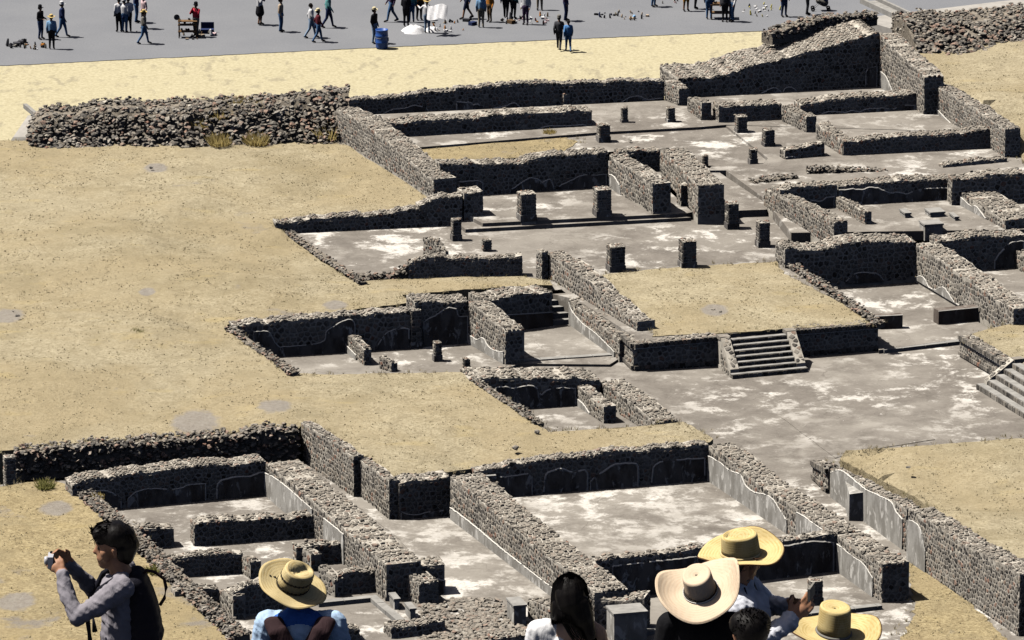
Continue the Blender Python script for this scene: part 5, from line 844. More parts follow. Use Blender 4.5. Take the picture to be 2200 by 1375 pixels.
# dry grass: blades over every grassy sheet, one uncountable mass per sheet
def grow():
    rr = np.random.default_rng(5)
    names = []
    for nme, t in GRASS_TRIS:
        if nme not in names: names.append(nme)
    for nme in names:
        T = np.array([t for k, t in GRASS_TRIS if k == nme and len(t) == 3])
        px = np.array([[1100 + 13650 * v[0] / (v[1] * math.cos(PITCH) - (v[2] - CAM_H) * math.sin(PITCH)) for v in t] for t in T])
        ok = (px.min(1) < 2260) & (px.max(1) > -60); T = T[ok]
        area = .5 * np.linalg.norm(np.cross(T[:, 1] - T[:, 0], T[:, 2] - T[:, 0]), axis=1)
        n = int(min(90000, area.sum() * 90)); idx = rr.choice(len(T), n, p=area / area.sum())
        u = rr.random((n, 2)); fl = u.sum(1) > 1; u[fl] = 1 - u[fl]
        P = T[idx, 0] + u[:, :1] * (T[idx, 1] - T[idx, 0]) + u[:, 1:] * (T[idx, 2] - T[idx, 0])
        clump = np.sin(P[:, 0] * 2.1 + np.sin(P[:, 1] * 1.3) * 2) * np.sin(P[:, 1] * 1.7 + np.sin(P[:, 0] * .9) * 2)
        import mathutils.noise as mn
        keep = np.array([mn.noise((q[0] * .9, q[1] * .6, 1.)) + .5 * mn.noise((q[0] * 3., q[1] * 2., 5.)) for q in P])
        bare = np.ones(len(P), bool)
        for (bx, by), br in BARE: bare &= ((P[:, 0] - bx) / br) ** 2 + ((P[:, 1] - by) / br * .62) ** 2 > .45
        P = P[(keep + rr.normal(0, .22, len(P)) > .02) & bare]; n = len(P)
        hgt = np.clip(rr.gamma(2., .0102, n), .006, .065); V = []
        tint = rr.random(n)
        out = np.zeros((n * 6, 3)); 
        for k in range(2):
            a = rr.uniform(0, 6.28, n); wd = hgt * .45 + .012; ln = rr.uniform(-.6, .6, (n, 2)) * hgt[:, None]
            dx = np.stack([np.cos(a) * wd, np.sin(a) * wd, np.zeros(n)], 1)
            off = np.concatenate([rr.uniform(-.04, .04, (n, 2)), np.full((n, 1), -.01)], 1)
            out[k * 3::6] = P + off - dx; out[k * 3 + 1::6] = P + off + dx
            tip = P + off; tip[:, :2] += ln; tip[:, 2] += hgt; out[k * 3 + 2::6] = tip
        me = bpy.data.meshes.new('dry_grass')
        nt3 = n * 2
        me.vertices.add(n * 6); me.vertices.foreach_set('co', out.ravel())
        me.loops.add(nt3 * 3); me.loops.foreach_set('vertex_index', np.arange(nt3 * 3, dtype=np.int32))
        me.polygons.add(nt3); me.polygons.foreach_set('loop_start', np.arange(0, nt3 * 3, 3, dtype=np.int32)); me.polygons.foreach_set('loop_total', np.full(nt3, 3, dtype=np.int32))
        at = me.attributes.new('tint', 'FLOAT', 'POINT'); at.data.foreach_set('value', np.repeat(tint, 6).astype(np.float32))
        me.materials.append(M['blades']); me.update(calc_edges=True); me.validate()
        o = bpy.data.objects.new('dry_grass', me); COL.objects.link(o)
        tag(o, 'short dry straw coloured grass covering the ' + nme.replace('_', ' '), 'grass', kind='stuff')
grow()
def foot_tufts():
    rr = random.Random(77); mb = MB()
    for sh in SHEETS:
        if not sh['m'].startswith('grass'): continue
        P = sh['p']
        for a, c in zip(P, P[1:] + P[:1]):
            L = math.dist(a, c)
            if L > 40: continue
            nx, ny = -(c[1] - a[1]) / max(L, .01), (c[0] - a[0]) / max(L, .01)
            for _ in range(int(L * 9)):
                if mnoise.noise((a[0] + c[0] * .3 + _ * .21, a[1], 2.)) < -.05: continue
                u = rr.random(); d = rr.gauss(0, .22); x, y = a[0] + (c[0] - a[0]) * u + nx * d, a[1] + (c[1] - a[1]) * u + ny * d; z = a[2] + (c[2] - a[2]) * u - .04
                t0 = rr.random(); hh = rr.uniform(.06, .2)
                for k in range(6):
                    t = rr.uniform(0, 6.28); w = .014; ox, oy = rr.gauss(0, .45) * hh, rr.gauss(0, .45) * hh; bx, by = x + rr.gauss(0, .03), y + rr.gauss(0, .03)
                    mb.add([(bx - math.cos(t) * w, by - math.sin(t) * w, z), (bx + math.cos(t) * w, by + math.sin(t) * w, z), (bx + ox, by + oy, z + hh)], [(0, 1, 2)], t0)
    tag(mb.build('edge_grass', 'blades'), 'ragged dry grass fringing the foot of the walls and terrace edges', 'grass', kind='stuff')
foot_tufts()
# ------------------------------------------------------------------ stairs
def stair(name, label, foot0, foot1, up, top_z, nst, run, side_w, far_side=True):
    """steps climb from the foot line towards direction up"""
    a = Vector(foot0); c = Vector(foot1); e = (c - a).normalized(); L = (c - a).length
    root = empty(name, a, label, 'staircase'); z0 = foot0[2]; ris = (top_z - z0) / nst
    rr = random.Random(len(label)); th = math.atan2(e.y, e.x); tr = run / nst
    for k in range(nst):
        mb = MB(); w = (L if k == 0 else L - 2 * side_w); mid = e * (L / 2)
        # each step is a course of squared blocks
        x = -w / 2
        d0 = tr * k; dep = tr + .12
        while x < w / 2 - .02:
            q = min(rr.uniform(.16, .24), w / 2 - x)
            ce = mid + e * (x + q / 2) + up * (d0 + dep / 2 + rr.uniform(-.012, .012))
            mb.box(ce.x, ce.y, ris * (k + .5) + rr.uniform(-.006, .006), q - .02, dep, ris, th, tint=min(1, max(0, rr.gauss(.3, .2))))
            x += q
        mb.build('step', 'stone', root)
        mb = MB(); ce = mid + up * (d0 + tr / 2 + .015); mb.box(ce.x, ce.y, ris * (k + 1) + .008, w, tr - .03, .028, th); mb.build('tread', 'concrete', root)
        fill = MB(); ce = mid + up * ((d0 + run) / 2 + .05); fill.box(ce.x, ce.y, ris * (k + .5) - .01, w - .04, run - d0 - .06, ris - .01, th); fill.build('filling', 'mortar', root)
    # sloping balustrades with stones set into their faces
    for sgn in ((0, 1) if far_side else (0,)):
        s0 = 0. if sgn == 0 else L - side_w
        A = e * s0; B = e * (s0 + side_w)
        prof = [(tr * .9, ris), (tr * .9 + .02, ris + .16), (run - .25, top_z - z0 + .14), (run + .15, top_z - z0 + .14), (run + .15, 0), (tr * .9, 0)]
        vs = []
        for P in (A, B):
            for d, z in prof: q = P + up * d; vs.append((q.x, q.y, z))
        k = len(prof); fs = [tuple(range(k - 1, -1, -1)), tuple(range(k, 2 * k))] + [(i, (i + 1) % k, k + (i + 1) % k, k + i) for i in range(k)]
        bal = mesh_obj('balustrade', vs, fs, 'mortar', root)
        st = MB(); sl = math.hypot(run - .25 - tr * .9, top_z - z0 - ris); di = (up * (run - .27 - tr * .9) + Vector((0, 0, top_z - z0 - ris - .02))).normalized()
        nn = Vector((0, 0, 1)); nn = (nn - di * nn.dot(di)).normalized()
        base = A + up * (tr * .9 + .02) + Vector((0, 0, ris + .16))
        def pl(s, t, o): q = base + e * s + di * t + nn * o; return (q.x, q.y, q.z)
        for pp, wd, hh in face_cells(side_w, sl, rr): st.add(*stone_vf(pp, pl, rr.uniform(.012, .03), rr), min(1, max(0, rr.gauss(.5, .25))))
        def pl2(s, t, o): q = A - e * o + up * (tr * .9 + .05 + s); return (q.x, q.y, t)
        for pp, wd, hh in face_cells(run - .3 - tr * .9, top_z - z0, rr, lambda s: ris + .1 + (top_z - z0 - ris) * s / run, .0): st.add(*stone_vf(pp, pl2, rr.uniform(.01, .025), rr), min(1, max(0, rr.gauss(.5, .25))))
        tag(st.build('small_stones', 'stone', root), kind='stuff')
        if sgn == 0 or sgn == 1:
            mb = MB(); q = A + e * side_w / 2 + up * (run - .02); mb.box(q.x, q.y, top_z - z0 + .1, side_w + .06, .42, .14, th); mb.build('cap_block', 'stone', root)
    return root
e15 = Vector((math.cos(math.radians(15)), math.sin(math.radians(15)), 0)); up15 = Vector((-math.sin(math.radians(15)), math.cos(math.radians(15)), 0))
stair('staircase', 'dark stone staircase with seven steps up to the grass platform', STAIR_FOOT[0], STAIR_FOOT[1], up15, 1.1, 7, 1.75, .36)
e70 = Vector((math.cos(math.radians(-70)), math.sin(math.radians(-70)), 0)); up70 = Vector((math.cos(math.radians(20)), math.sin(math.radians(20)), 0))
stair('staircase', 'sunlit staircase with five steps cut by the right edge', RIGHT_STAIR[0], tuple(Vector(RIGHT_STAIR[0]) + e70 * 6.5), up70, .95, 5, 1.65, .3)
# plain rendered steps in the sunken suite
a, c = Vector(SMALL_STEPS[0]), Vector(SMALL_STEPS[1])
root = empty('staircase', a, 'small rendered flight of five steps beside the plaster bench', 'staircase')
for k in range(5):
    e = (c - a).normalized(); L = (c - a).length; mb = MB(); q = e * L / 2 + up15 * (.26 * k + (1.6 - .26 * k) / 2)
    mb.box(q.x, q.y, .2 * (k + .5), L, 1.6 - .26 * k, .2, math.atan2(e.y, e.x)); mb.build('step', 'concrete', root)
# kerbs and the concrete gutter slab
KL = ['worn kerb across the court with two pedestals', 'slanting worn kerb beside two pedestals', 'rendered kerb in front of the big lower room', 'rendered threshold below the small steps', 'low rendered step at the plaza beside the grass platform', 'kerb piece beside the big plastered block']
for (p, q), lab in zip(KERBS, KL):
    a, c = Vector(p), Vector(q); L = (c - a).length; e = (c - a).normalized(); rr = random.Random(L)
    root = tag(empty('kerb', a, lab, 'kerb'), kind='thing'); s = 0.; th = math.atan2(e.y, e.x)
    while s < L - .05:
        ln = min(rr.uniform(.6, 1.1), L - s); m = e * (s + ln / 2); mb = MB(); mb.box(m.x, m.y, .065 + rr.uniform(-.008, .008), ln - .02, .3, .17, th); mb.build('kerb_stone', 'concrete', root); s += ln
a, c = Vector(GUTTER[0]), Vector(GUTTER[1]); e = (c - a).normalized(); L = (c - a).length
root = empty('concrete_channel', a, 'grey concrete channel sloping beside the scree at the top right', 'channel'); th = math.atan2(e.y, e.x); up = Vector((-e.y, e.x, 0))
for dz, dy, hh, ww in ((.12, .0, .24, .14), (.12, .8, .24, .14), (.03, .4, .08, .7)):
    mb = MB(); m = e * L / 2 + up * dy; mb.box(m.x, m.y, dz, L, ww, hh, th); mb.build('side_slab' if ww < .3 else 'bed_slab', 'concrete', root)

vs = [(-.7, -.4, -.1), (.5, -.4, -.1), (.55, 1.9, -.1), (-.5, 1.9, -.1), (-.6, -.3, .03), (.45, -.3, .06), (.45, 1.8, .6), (-.1, 1.8, .5)]
tag(mesh_obj('concrete_wedge', vs, [(3, 2, 1, 0), (4, 5, 6, 7), (0, 1, 5, 4), (1, 2, 6, 5), (2, 3, 7, 6), (3, 0, 4, 7)], 'concrete_floor', None, WEDGE), 'pale concrete wedge at the left end of the rubble bank', 'concrete wedge')
a, c = Vector(BEAM[0]), Vector(BEAM[1]); e = (c - a).normalized(); L = (c - a).length; mb = MB(); mb.box(e.x * L / 2, e.y * L / 2, .1, L, .16, .2, math.atan2(e.y, e.x)); tag(mb.build('concrete_beam', 'concrete', None, a), 'grey concrete beam lying against the left end of the rubble bank', 'beam')
# loose rubble, shrubs and single stones
for i, (poly, z, n) in enumerate(RUBBLE):
    rr = random.Random(40 + i); xs = [p[0] for p in poly]; ys = [p[1] for p in poly]; mb = MB(); k = 0
    from mathutils.geometry import intersect_point_tri_2d
    def inside(x, y):
        c = False
        for (x1, y1), (x2, y2) in zip(poly, poly[1:] + poly[:1]):
            if (y1 > y) != (y2 > y) and x < (x2 - x1) * (y - y1) / (y2 - y1) + x1: c = not c
        return c
    while k < n:
        x, y = rr.uniform(min(xs), max(xs)), rr.uniform(min(ys), max(ys))
        if inside(x, y):
            vs, fs = blob_vf(rr, (x, y, z + .04), rr.uniform(.05, .15), .75); mb.add(vs, fs, min(1, max(0, rr.gauss(.6, .25)))); k += 1
    tag(mb.build('loose_rubble', 'cap_stone'), ['loose rubble right of the low black wall at the bottom', 'loose rubble left of the long haired woman', 'crumbled stones beside the plaza at the plaster skirt wall'][i], 'rubble', kind='stuff')
for (p, r, col, lab) in SHRUBS:
    rr = random.Random(lab); root = empty('dry_shrub', p, lab, 'shrub', 'shrubs and tufts'); mb = MB()
    for k in range(int(150 + 160 * r)):
        a = rr.uniform(0, 6.28); d = r * rr.random() ** .6 * .55; h = r * rr.uniform(.25, .85) * (1 - d / r * .5); bx, by = math.cos(a) * d, math.sin(a) * d
        t = rr.uniform(0, 6.28); w = .022; ox, oy = rr.uniform(-.5, .5) * h + bx * .5, rr.uniform(-.5, .5) * h + by * .5
        mb.add([(bx - math.cos(t) * w, by - math.sin(t) * w, -.03), (bx + math.cos(t) * w, by + math.sin(t) * w, -.03), (bx + ox * .6 + w, by + oy * .6, h * .6), (bx + ox, by + oy, h)], [(0, 1, 2), (0, 2, 3)], rr.random())
    mb.build('foliage', 'shrub_green' if col == 'green' else 'shrub_straw', root)
    mb = MB(); mb.add(*ribbon([(0, 0, -.05), (.01, 0, r * .15), (.03, .01, r * .3)], .02)); mb.build('stem', 'earth_fill', root)
for p, r, lab in ROCKS:
    rr = random.Random(lab); vs, fs = blob_vf(rr, (0, 0, r * .4), r, .8)
    tag(mesh_obj('loose_stone', vs, fs, 'stone', None, p, [rr.uniform(.2, .6)] * len(vs)), lab, 'stone', 'loose stones on the ground')

# ------------------------------------------------------------------ people
def capsule(p0, r0, p1, r1, side=None, k=1., n=10, m=4):
    a, c = Vector(p0), Vector(p1); d = c - a
    d = d.normalized() if d.length > 1e-6 else Vector((0, 0, 1))
    u = Vector(side) if side else (Vector((1, 0, 0)) if abs(d.x) < .8 else Vector((0, 1, 0)))
    u = (u - d * u.dot(d)).normalized(); v = d.cross(u)
    vs = []; fs = []
    rings = [(a, r0, -math.pi / 2 + math.pi / 2 * i / m) for i in range(1, m + 1)] + [(c, r1, math.pi / 2 * i / m) for i in range(0, m)]
    vs.append(a - d * r0)
    for P, r, t in rings:
        for j in range(n):
            q = 6.28318 * j / n
            vs.append(P + d * (math.sin(t) * r) + (u * (math.cos(q) * k) + v * math.sin(q)) * (math.cos(t) * r))
    vs.append(c + d * r1); N = len(rings)
    for j in range(n): fs.append((0, 1 + (j + 1) % n, 1 + j))
    for i in range(N - 1):
        for j in range(n):
            x = 1 + i * n + j; y = 1 + i * n + (j + 1) % n; fs.append((x, y, y + n, x + n))
    for j in range(n): fs.append((1 + (N - 1) * n + j, 1 + (N - 1) * n + (j + 1) % n, len(vs) - 1))
    return vs, fs
WORK = bpy.data.scenes.new('work')                     # scratch scene, so that blending one figure does not evaluate everything else
def fuse(name, prims, voxel, smooth, mats, parent=None, loc=(0, 0, 0), rotz=0.):
    """blend tapered limbs into one continuous skin; each prim = (region, p0, r0, p1, r1, side, k)"""
    vs, fs = [], []
    for pr in prims:
        v, f = capsule(*pr[1:5], *(pr[5:7] if len(pr) > 5 else ())); o = len(vs); vs += v; fs += [tuple(i + o for i in q) for q in f]
    me = bpy.data.meshes.new(name); me.from_pydata([tuple(v) for v in vs], [], fs); me.update()
    ob = bpy.data.objects.new(name, me); WORK.collection.objects.link(ob)
    md = ob.modifiers.new('r', 'REMESH'); md.mode = 'VOXEL'; md.voxel_size = voxel
    ms = ob.modifiers.new('s', 'SMOOTH'); ms.factor = .5; ms.iterations = smooth
    
    with bpy.context.temp_override(scene=WORK, view_layer=WORK.view_layers[0]): dg = bpy.context.evaluated_depsgraph_get()
    ev = ob.evaluated_get(dg)
    m2 = bpy.data.meshes.new_from_object(ev); WORK.collection.objects.unlink(ob); COL.objects.link(ob); ob.modifiers.clear(); ob.data = m2; bpy.data.meshes.remove(me)
    nf = len(m2.polygons); cen = np.zeros(nf * 3); m2.polygons.foreach_get('center', cen); cen = cen.reshape(-1, 3)
    best = np.full(nf, 9e9); reg = np.zeros(nf, dtype=np.int32); names = list(mats)
    for pr in prims:
        a = np.array(pr[2 - 1], float); c = np.array(pr[3], float); d = c - a; L2 = max(1e-9, d @ d)
        t = np.clip(((cen - a) @ d) / L2, 0, 1); q = a + t[:, None] * d; r = pr[2] + (pr[4] - pr[2]) * t
        dist = cen - q
        if len(pr) > 5 and pr[5]:
            sd = np.array(Vector(pr[5]).normalized()); comp = dist @ sd; dist = dist - np.outer(comp * (1 - 1 / pr[6]), sd)
        g = np.linalg.norm(dist, axis=1) - r
        up = g < best; best[up] = g[up]; reg[up] = names.index(pr[0])
    m2.materials.clear()
    for k in names: m2.materials.append(M[mats[k]] if isinstance(mats[k], str) else mats[k])
    m2.polygons.foreach_set('material_index', reg); m2.polygons.foreach_set('use_smooth', np.ones(nf, dtype=bool)); m2.update()
    ob.name = name; ob.location = loc; ob.rotation_euler = (0, 0, rotz)
    if parent: ob.parent = parent
    return ob
CLOTH_COL = dict(black=(.012, .012, .016), white=(.78, .78, .8), sky=(.25, .45, .7), navy=(.03, .045, .12), grey=(.22, .21, .19), red=(.6, .045, .08), beige=(.5, .4, .3), maroon=(.13, .025, .035), teal=(.16, .42, .42), orange=(.55, .22, .04), charcoal=(.07, .07, .08), plum=(.09, .06, .12), blue=(.12, .3, .62), denim=(.1, .2, .38), denim_dark=(.05, .08, .17), denim_light=(.3, .42, .58), khaki=(.42, .36, .26), brown=(.14, .09, .05), pinkish=(.68, .5, .52), skirt_black=(.012, .012, .016), shorts_navy=(.025, .03, .07), shorts_orange=(.6, .32, .05), straw=(.68, .5, .2), whitecap=(.8, .8, .82), cream=(.75, .66, .42), pink=(.6, .1, .16), cap=(.015, .015, .02), skin=(.42, .23, .14), hair=(.012, .01, .01), shoe=(.03, .028, .03), yellow=(.7, .62, .15), mixed=(.2, .16, .13))
for k, v in CLOTH_COL.items(): simple('cloth_' + k, v, .85, .15, .18, 14)
def figure(h, pose, skirt=False, shorts=False, hero=False):
    s = h / 1.7; P = lambda x, y, z: (x * s, y * s, z * s); pr = []
    st = .22 if pose == 'walk' else .02
    for sgn in (-1, 1):
        fy = -st * sgn; hipx, kx, fx = .085 * sgn, .09 * sgn, .1 * sgn
        knee = P(kx, fy * .45 - .03, .49); ank = P(fx, fy + (.1 if (pose == 'walk' and sgn < 0) else .02), .09)
        leg = 'skin' if (skirt or shorts) else 'pants'
        pr += [('pants', P(hipx, 0, .9), .095 * s, knee, .062 * s), (leg, knee, .06 * s, ank, .042 * s), ('shoe', ank, .045 * s, (ank[0] + .01 * sgn, ank[1] - .15 * s, .04 * s), .036 * s)]
    if skirt: pr += [('pants', P(0, 0, .9), .15 * s, P(0, 0, .62), .19 * s, (1, 0, 0), 1.15)]
    pr += [('pants', P(0, 0, .92), .125 * s, P(0, .01, 1.0), .12 * s, (1, 0, 0), 1.3), ('shirt', P(0, .01, 1.0), .118 * s, P(0, .0, 1.3), .122 * s, (1, 0, 0), 1.42), ('shirt', P(-.12, 0, 1.37), .075 * s, P(.12, 0, 1.37), .075 * s),
           ('skin', P(0, .0, 1.4), .055 * s, P(0, -.02, 1.53), .052 * s), ('skin', P(0, -.005, 1.615), .085 * s, P(0, .012, 1.63), .085 * s), ('skin', P(0, -.04, 1.56), .055 * s, P(0, -.055, 1.52), .035 * s), ('skin', P(0, -.09, 1.6), .016 * s, P(0, -.108, 1.572), .014 * s)]
    for sgn in (-1, 1):
        sh = P(.175 * sgn, 0, 1.37)
        if pose == 'face': el, wr = P(.24 * sgn, -.14, 1.18), P(.07 * sgn, -.2, 1.46)
        elif pose == 'reach': el, wr = P(.36 * sgn, -.12, 1.22), P(.5 * sgn, -.28, 1.3)
        elif pose in ('talk', 'bag'): el, wr = P(.22 * sgn, .02, 1.1), P(.14 * sgn, -.22, 1.06)
        else: el, wr = P(.23 * sgn, .04 + (.12 * sgn if pose == 'walk' else 0), 1.1), P(.23 * sgn, -.06 + (.16 * sgn if pose == 'walk' else 0), .88)
        d = (Vector(wr) - Vector(el)).normalized() * .1 * s; hd = tuple(Vector(wr) + d)
        pr += [('shirt', sh, .062 * s, el, .046 * s), ('shirt', el, .046 * s, wr, .036 * s), ('skin', wr, .03 * s, hd, .028 * s)]
    fat = 1.16 if not hero else 1.
    return [(q[0], q[1], q[2] * (fat if q[0] != 'skin' else 1.05), q[3], q[4] * (fat if q[0] != 'skin' else 1.05), *q[5:]) for q in pr], P
def small_hat(root, P, kind):
    mb = MB(); brim = {'straw': .2, 'cream': .15, 'beige': .17, 'white': .16}.get(kind, .0)
    prof = [(0, .13), (.06, .13), (.095, .1), (.1, .02), (.104, .0)] + ([(brim, .015), (brim, .005), (.1, -.01)] if brim else [(.105, -.03)])
    n = 14; vs = []; s = P(0, 0, 1)[2]
    for r, z in prof:
        for j in range(n): t = 6.283 * j / n; vs.append(P(r * math.cos(t), r * math.sin(t) + .005, 1.655 + z + (.03 * math.cos(2 * t) * (r > .12))))
    fs = [tuple(range(n))] + [(i * n + j, (i + 1) * n + j, (i + 1) * n + (j + 1) % n, i * n + (j + 1) % n) for i in range(len(prof) - 1) for j in range(n)]
    mb.add(vs, fs)
    if not brim: mb.box(0, -.12 * s, 1.64 * s, .14 * s, .12 * s, .012)
    mb.build('hat', 'cloth_' + {'cap': 'black', 'beige': 'cream'}.get(kind, kind), root)
for i, (p, h, rot, pose, sh, pa, hat, lab) in enumerate(PEOPLE):
    root = empty('person', p, lab, 'person', 'people on the road'); root.rotation_euler = (0, 0, math.radians(rot))
    pr, P = figure(h, pose, 'skirt' in pa, 'shorts' in pa)
    fuse('body', pr, .022, 3, dict(skin='cloth_skin', shirt='cloth_' + sh, pants='cloth_' + pa, shoe='cloth_shoe'), root)
    v, f = capsule(P(0, .015, 1.63), .093 * h / 1.7, P(0, .035, 1.6), .09 * h / 1.7, None, 1., 12)
    keep = [q for q in f if not (sum(v[i].y for i in q) / len(q) < -.03 * h and sum(v[i].z for i in q) / len(q) < 1.66 * h / 1.7)]
    mesh_obj('hair', v, keep, 'cloth_hair', root, smooth=True)
    if hat: small_hat(root, P, hat)
    if pose == 'bag' or 'bag' in lab:
        mb = MB(); mb.add(*capsule(P(.24, .06, .95), .1, P(.26, .06, .78), .12, (1, 0, 0), .6)); mb.build('shoulder_bag', 'cloth_navy', root, smooth=True)
    if pose == 'reach':                                # white cloth held out with both hands
        vs = []; nx, nz = 10, 6
        for a in range(nx + 1):
            for c in range(nz + 1):
                x = .05 + a * .095; z = 1.42 - c * .1 - .06 * math.sin(a * .7); vs.append((x, -.2 - c * .085 + .05 * math.sin(a * 1.9 + c * .4), z))
        fs = [(a * (nz + 1) + c, (a + 1) * (nz + 1) + c, (a + 1) * (nz + 1) + c + 1, a * (nz + 1) + c + 1) for a in range(nx) for c in range(nz)]
        o = mesh_obj('held_cloth', vs, fs, 'cloth_white', None, p, smooth=True); o.rotation_euler = (0, 0, math.radians(-5)); tag(o, 'white cloth held up by the vendor in straw hat', 'cloth')

# ------------------------------------------------------------------ vendors' goods
GC = {'grey': ['grey', 'white', 'charcoal'], 'black': ['black', 'charcoal', 'navy'], 'mixed': ['grey', 'brown', 'white', 'orange', 'black', 'khaki'], 'brown': ['brown', 'khaki', 'charcoal', 'beige'], 'white': ['white', 'grey', 'pinkish'], 'red': ['maroon', 'pinkish', 'brown', 'white', 'orange'], 'yellow': ['yellow', 'white', 'charcoal', 'khaki']}
for (p, r, col, lab, n) in GOODS:
    rr = random.Random(lab); root = empty('goods', p, lab, 'goods', 'goods laid out on the road')
    vs = [(math.cos(6.283 * j / 12) * r * rr.uniform(.95, 1.1), math.sin(6.283 * j / 12) * r * 1.4 * rr.uniform(.95, 1.1), .008) for j in range(12)]
    for k in range(n):
        a = rr.uniform(0, 6.28); d = r * rr.random() ** .5; x, y = math.cos(a) * d, math.sin(a) * d * 1.5; sz = rr.uniform(.05, .11) * (1.8 if n < 8 else 1)
        t = rr.random()
        if t < .45: v, f = capsule((x, y, sz * .5), sz * .5, (x + rr.uniform(-.04, .04), y, sz * rr.uniform(1.1, 2.4)), sz * .3)
        elif t < .75: v, f = blob_vf(rr, (x, y, sz * .5), sz * .8)
        else: v, f = box_vf(x, y, sz * .45, sz * 2, sz * 1.4, sz * .9, rr.uniform(0, 3))
        mesh_obj('item', v, f, 'cloth_' + rr.choice(GC[col]), root)
    if 'blue bag' in lab: v, f = blob_vf(rr, (.05, -.7, .1), .16); mesh_obj('item', v, f, 'cloth_sky', root)
simple('barrel_blue', (.03, .11, .42), .45, .4, .15, 5)
def lathe(prof, n=28):
    vs = []; fs = []
    for r, z in prof:
        for j in range(n): vs.append((r * math.cos(6.28318 * j / n), r * math.sin(6.28318 * j / n), z))
    for i in range(len(prof) - 1):
        for j in range(n): fs.append((i * n + j, i * n + (j + 1) % n, (i + 1) * n + (j + 1) % n, (i + 1) * n + j))
    return vs, fs
root = empty('barrel', BARREL, 'blue plastic drum used as litter bin at the road edge', 'barrel')
v, f = lathe([(.001, .02), (.26, .0), (.275, .02), (.285, .1), (.29, .26), (.3, .28), (.3, .31), (.29, .33), (.29, .58), (.3, .6), (.3, .63), (.29, .65), (.285, .84), (.295, .86), (.295, .9), (.27, .9), (.265, .3), (.001, .28)]); mesh_obj('drum', v, f, 'barrel_blue', root, smooth=True)
v, f = lathe([(.293, .5), (.3, .505), (.3, .515), (.293, .52)]); mesh_obj('hoop', v, f, 'concrete', root)
mb = MB(); mb.box(.3, 0, .42, .05, .1, .16); mb.build('handle', 'concrete', root)
for p, r, lab in CLOTH:
    rr = random.Random(lab); v, f = lathe([(r * k / 8, 0) for k in range(8, 0, -1)], 22); vs = []
    for x, y, z in v:
        d = math.hypot(x, y) / r; vs.append((x * (1 + .15 * math.sin(5 * math.atan2(y, x))), y * 1.2, r * .5 * (1 - d ** 2.6) * (1 + .25 * math.sin(7 * x / r + 3) * math.cos(6 * y / r))))
    tag(mesh_obj('cloth_heap', vs, f + [tuple(range(7 * 22, 8 * 22))], 'cloth_white', None, p, smooth=True), lab, 'cloth')
simple('wood', (.2, .12, .06), .8, .2, .3, 10)
root = empty('display_rack', RACK, 'wooden display rack with masks left of the red vendor', 'rack')
for x in (-.4, .4):
    for y in (-.15, .2): mb = MB(); mb.box(x, y, .4, .05, .05, .8); mb.build('post', 'wood', root)
for z in (.3, .62, .8): mb = MB(); mb.box(0, .02, z, .9, .42, .03); mb.build('shelf', 'wood', root)
rr = random.Random(1)
for k in range(10):
    v, f = blob_vf(rr, (rr.uniform(-.4, .4), rr.uniform(-.15, .15), rr.choice((.38, .7, .88))), .08); mesh_obj('mask', v, f, 'cloth_' + rr.choice(['brown', 'khaki', 'charcoal']), root)
v, f = lathe([(.001, -.01), (.13, -.012), (.14, 0), (.13, .012), (.001, .01)], 16); o = mesh_obj('round_mask', v, f, 'cloth_charcoal', root, (-.5, -.1, 1.0)); o.rotation_euler = (1.5, 0, 0)
root = empty('folding_crate', CRATE, 'dark blue folding crate right of the red vendor', 'crate')
mb = MB(); mb.box(0, .02, .34, .62, .05, .3); mb.build('lid', 'cloth_navy', root); mb = MB(); mb.box(0, -.18, .1, .62, .36, .2); mb.build('box', 'cloth_navy', root)
root = empty('market_table', TABLE, 'low dark table with pink flowers between the jeans shoppers', 'table')
mb = MB(); mb.box(0, 0, .72, 1.0, .7, .05); mb.build('table_top', 'wood', root)
for x in (-.44, .44):
    for y in (-.28, .28): mb = MB(); mb.box(x, y, .35, .05, .05, .7); mb.build('leg', 'wood', root)
mb = MB(); mb.box(0, 0, .3, .9, .6, .03); mb.build('shelf', 'wood', root)
for k in range(9): v, f = blob_vf(rr, (rr.uniform(-.4, .4), rr.uniform(-.25, .25), .82), .09); mesh_obj('flower', v, f, 'cloth_' + rr.choice(['pinkish', 'orange', 'yellow']), root)
root = empty('stroller', STROLLER, 'grey folding stroller at the top right of the road', 'stroller')
mb = MB(); mb.add(*capsule((-.1, 0, .5), .17, (.15, 0, .4), .2, (0, 1, 0), 1.1)); mb.build('seat', 'cloth_grey', root, smooth=True)
mb = MB(); mb.add(*capsule((.2, 0, .62), .2, (.25, 0, .66), .16, (0, 1, 0), 1.1)); mb.build('hood', 'cloth_denim', root, smooth=True)
mb = MB()
for y in (-.2, .2): mb.add(*ribbon([(-.4, y, .1), (0, y, .45), (-.45, y, .95)], .015)); mb.add(*ribbon([(.35, y, .1), (0, y, .45)], .015))
mb.add(*ribbon([(-.45, -.2, .95), (-.45, .2, .95)], .018)); mb.build('frame', 'cloth_charcoal', root)
for x in (-.4, .35):
    for y in (-.22, .22): v, f = lathe([(.04, -.02), (.1, -.02), (.1, .02), (.04, .02)], 14); o = mesh_obj('wheel', v, f, 'cloth_black', root, (x, y, .1)); o.rotation_euler = (1.5708, 0, 0)
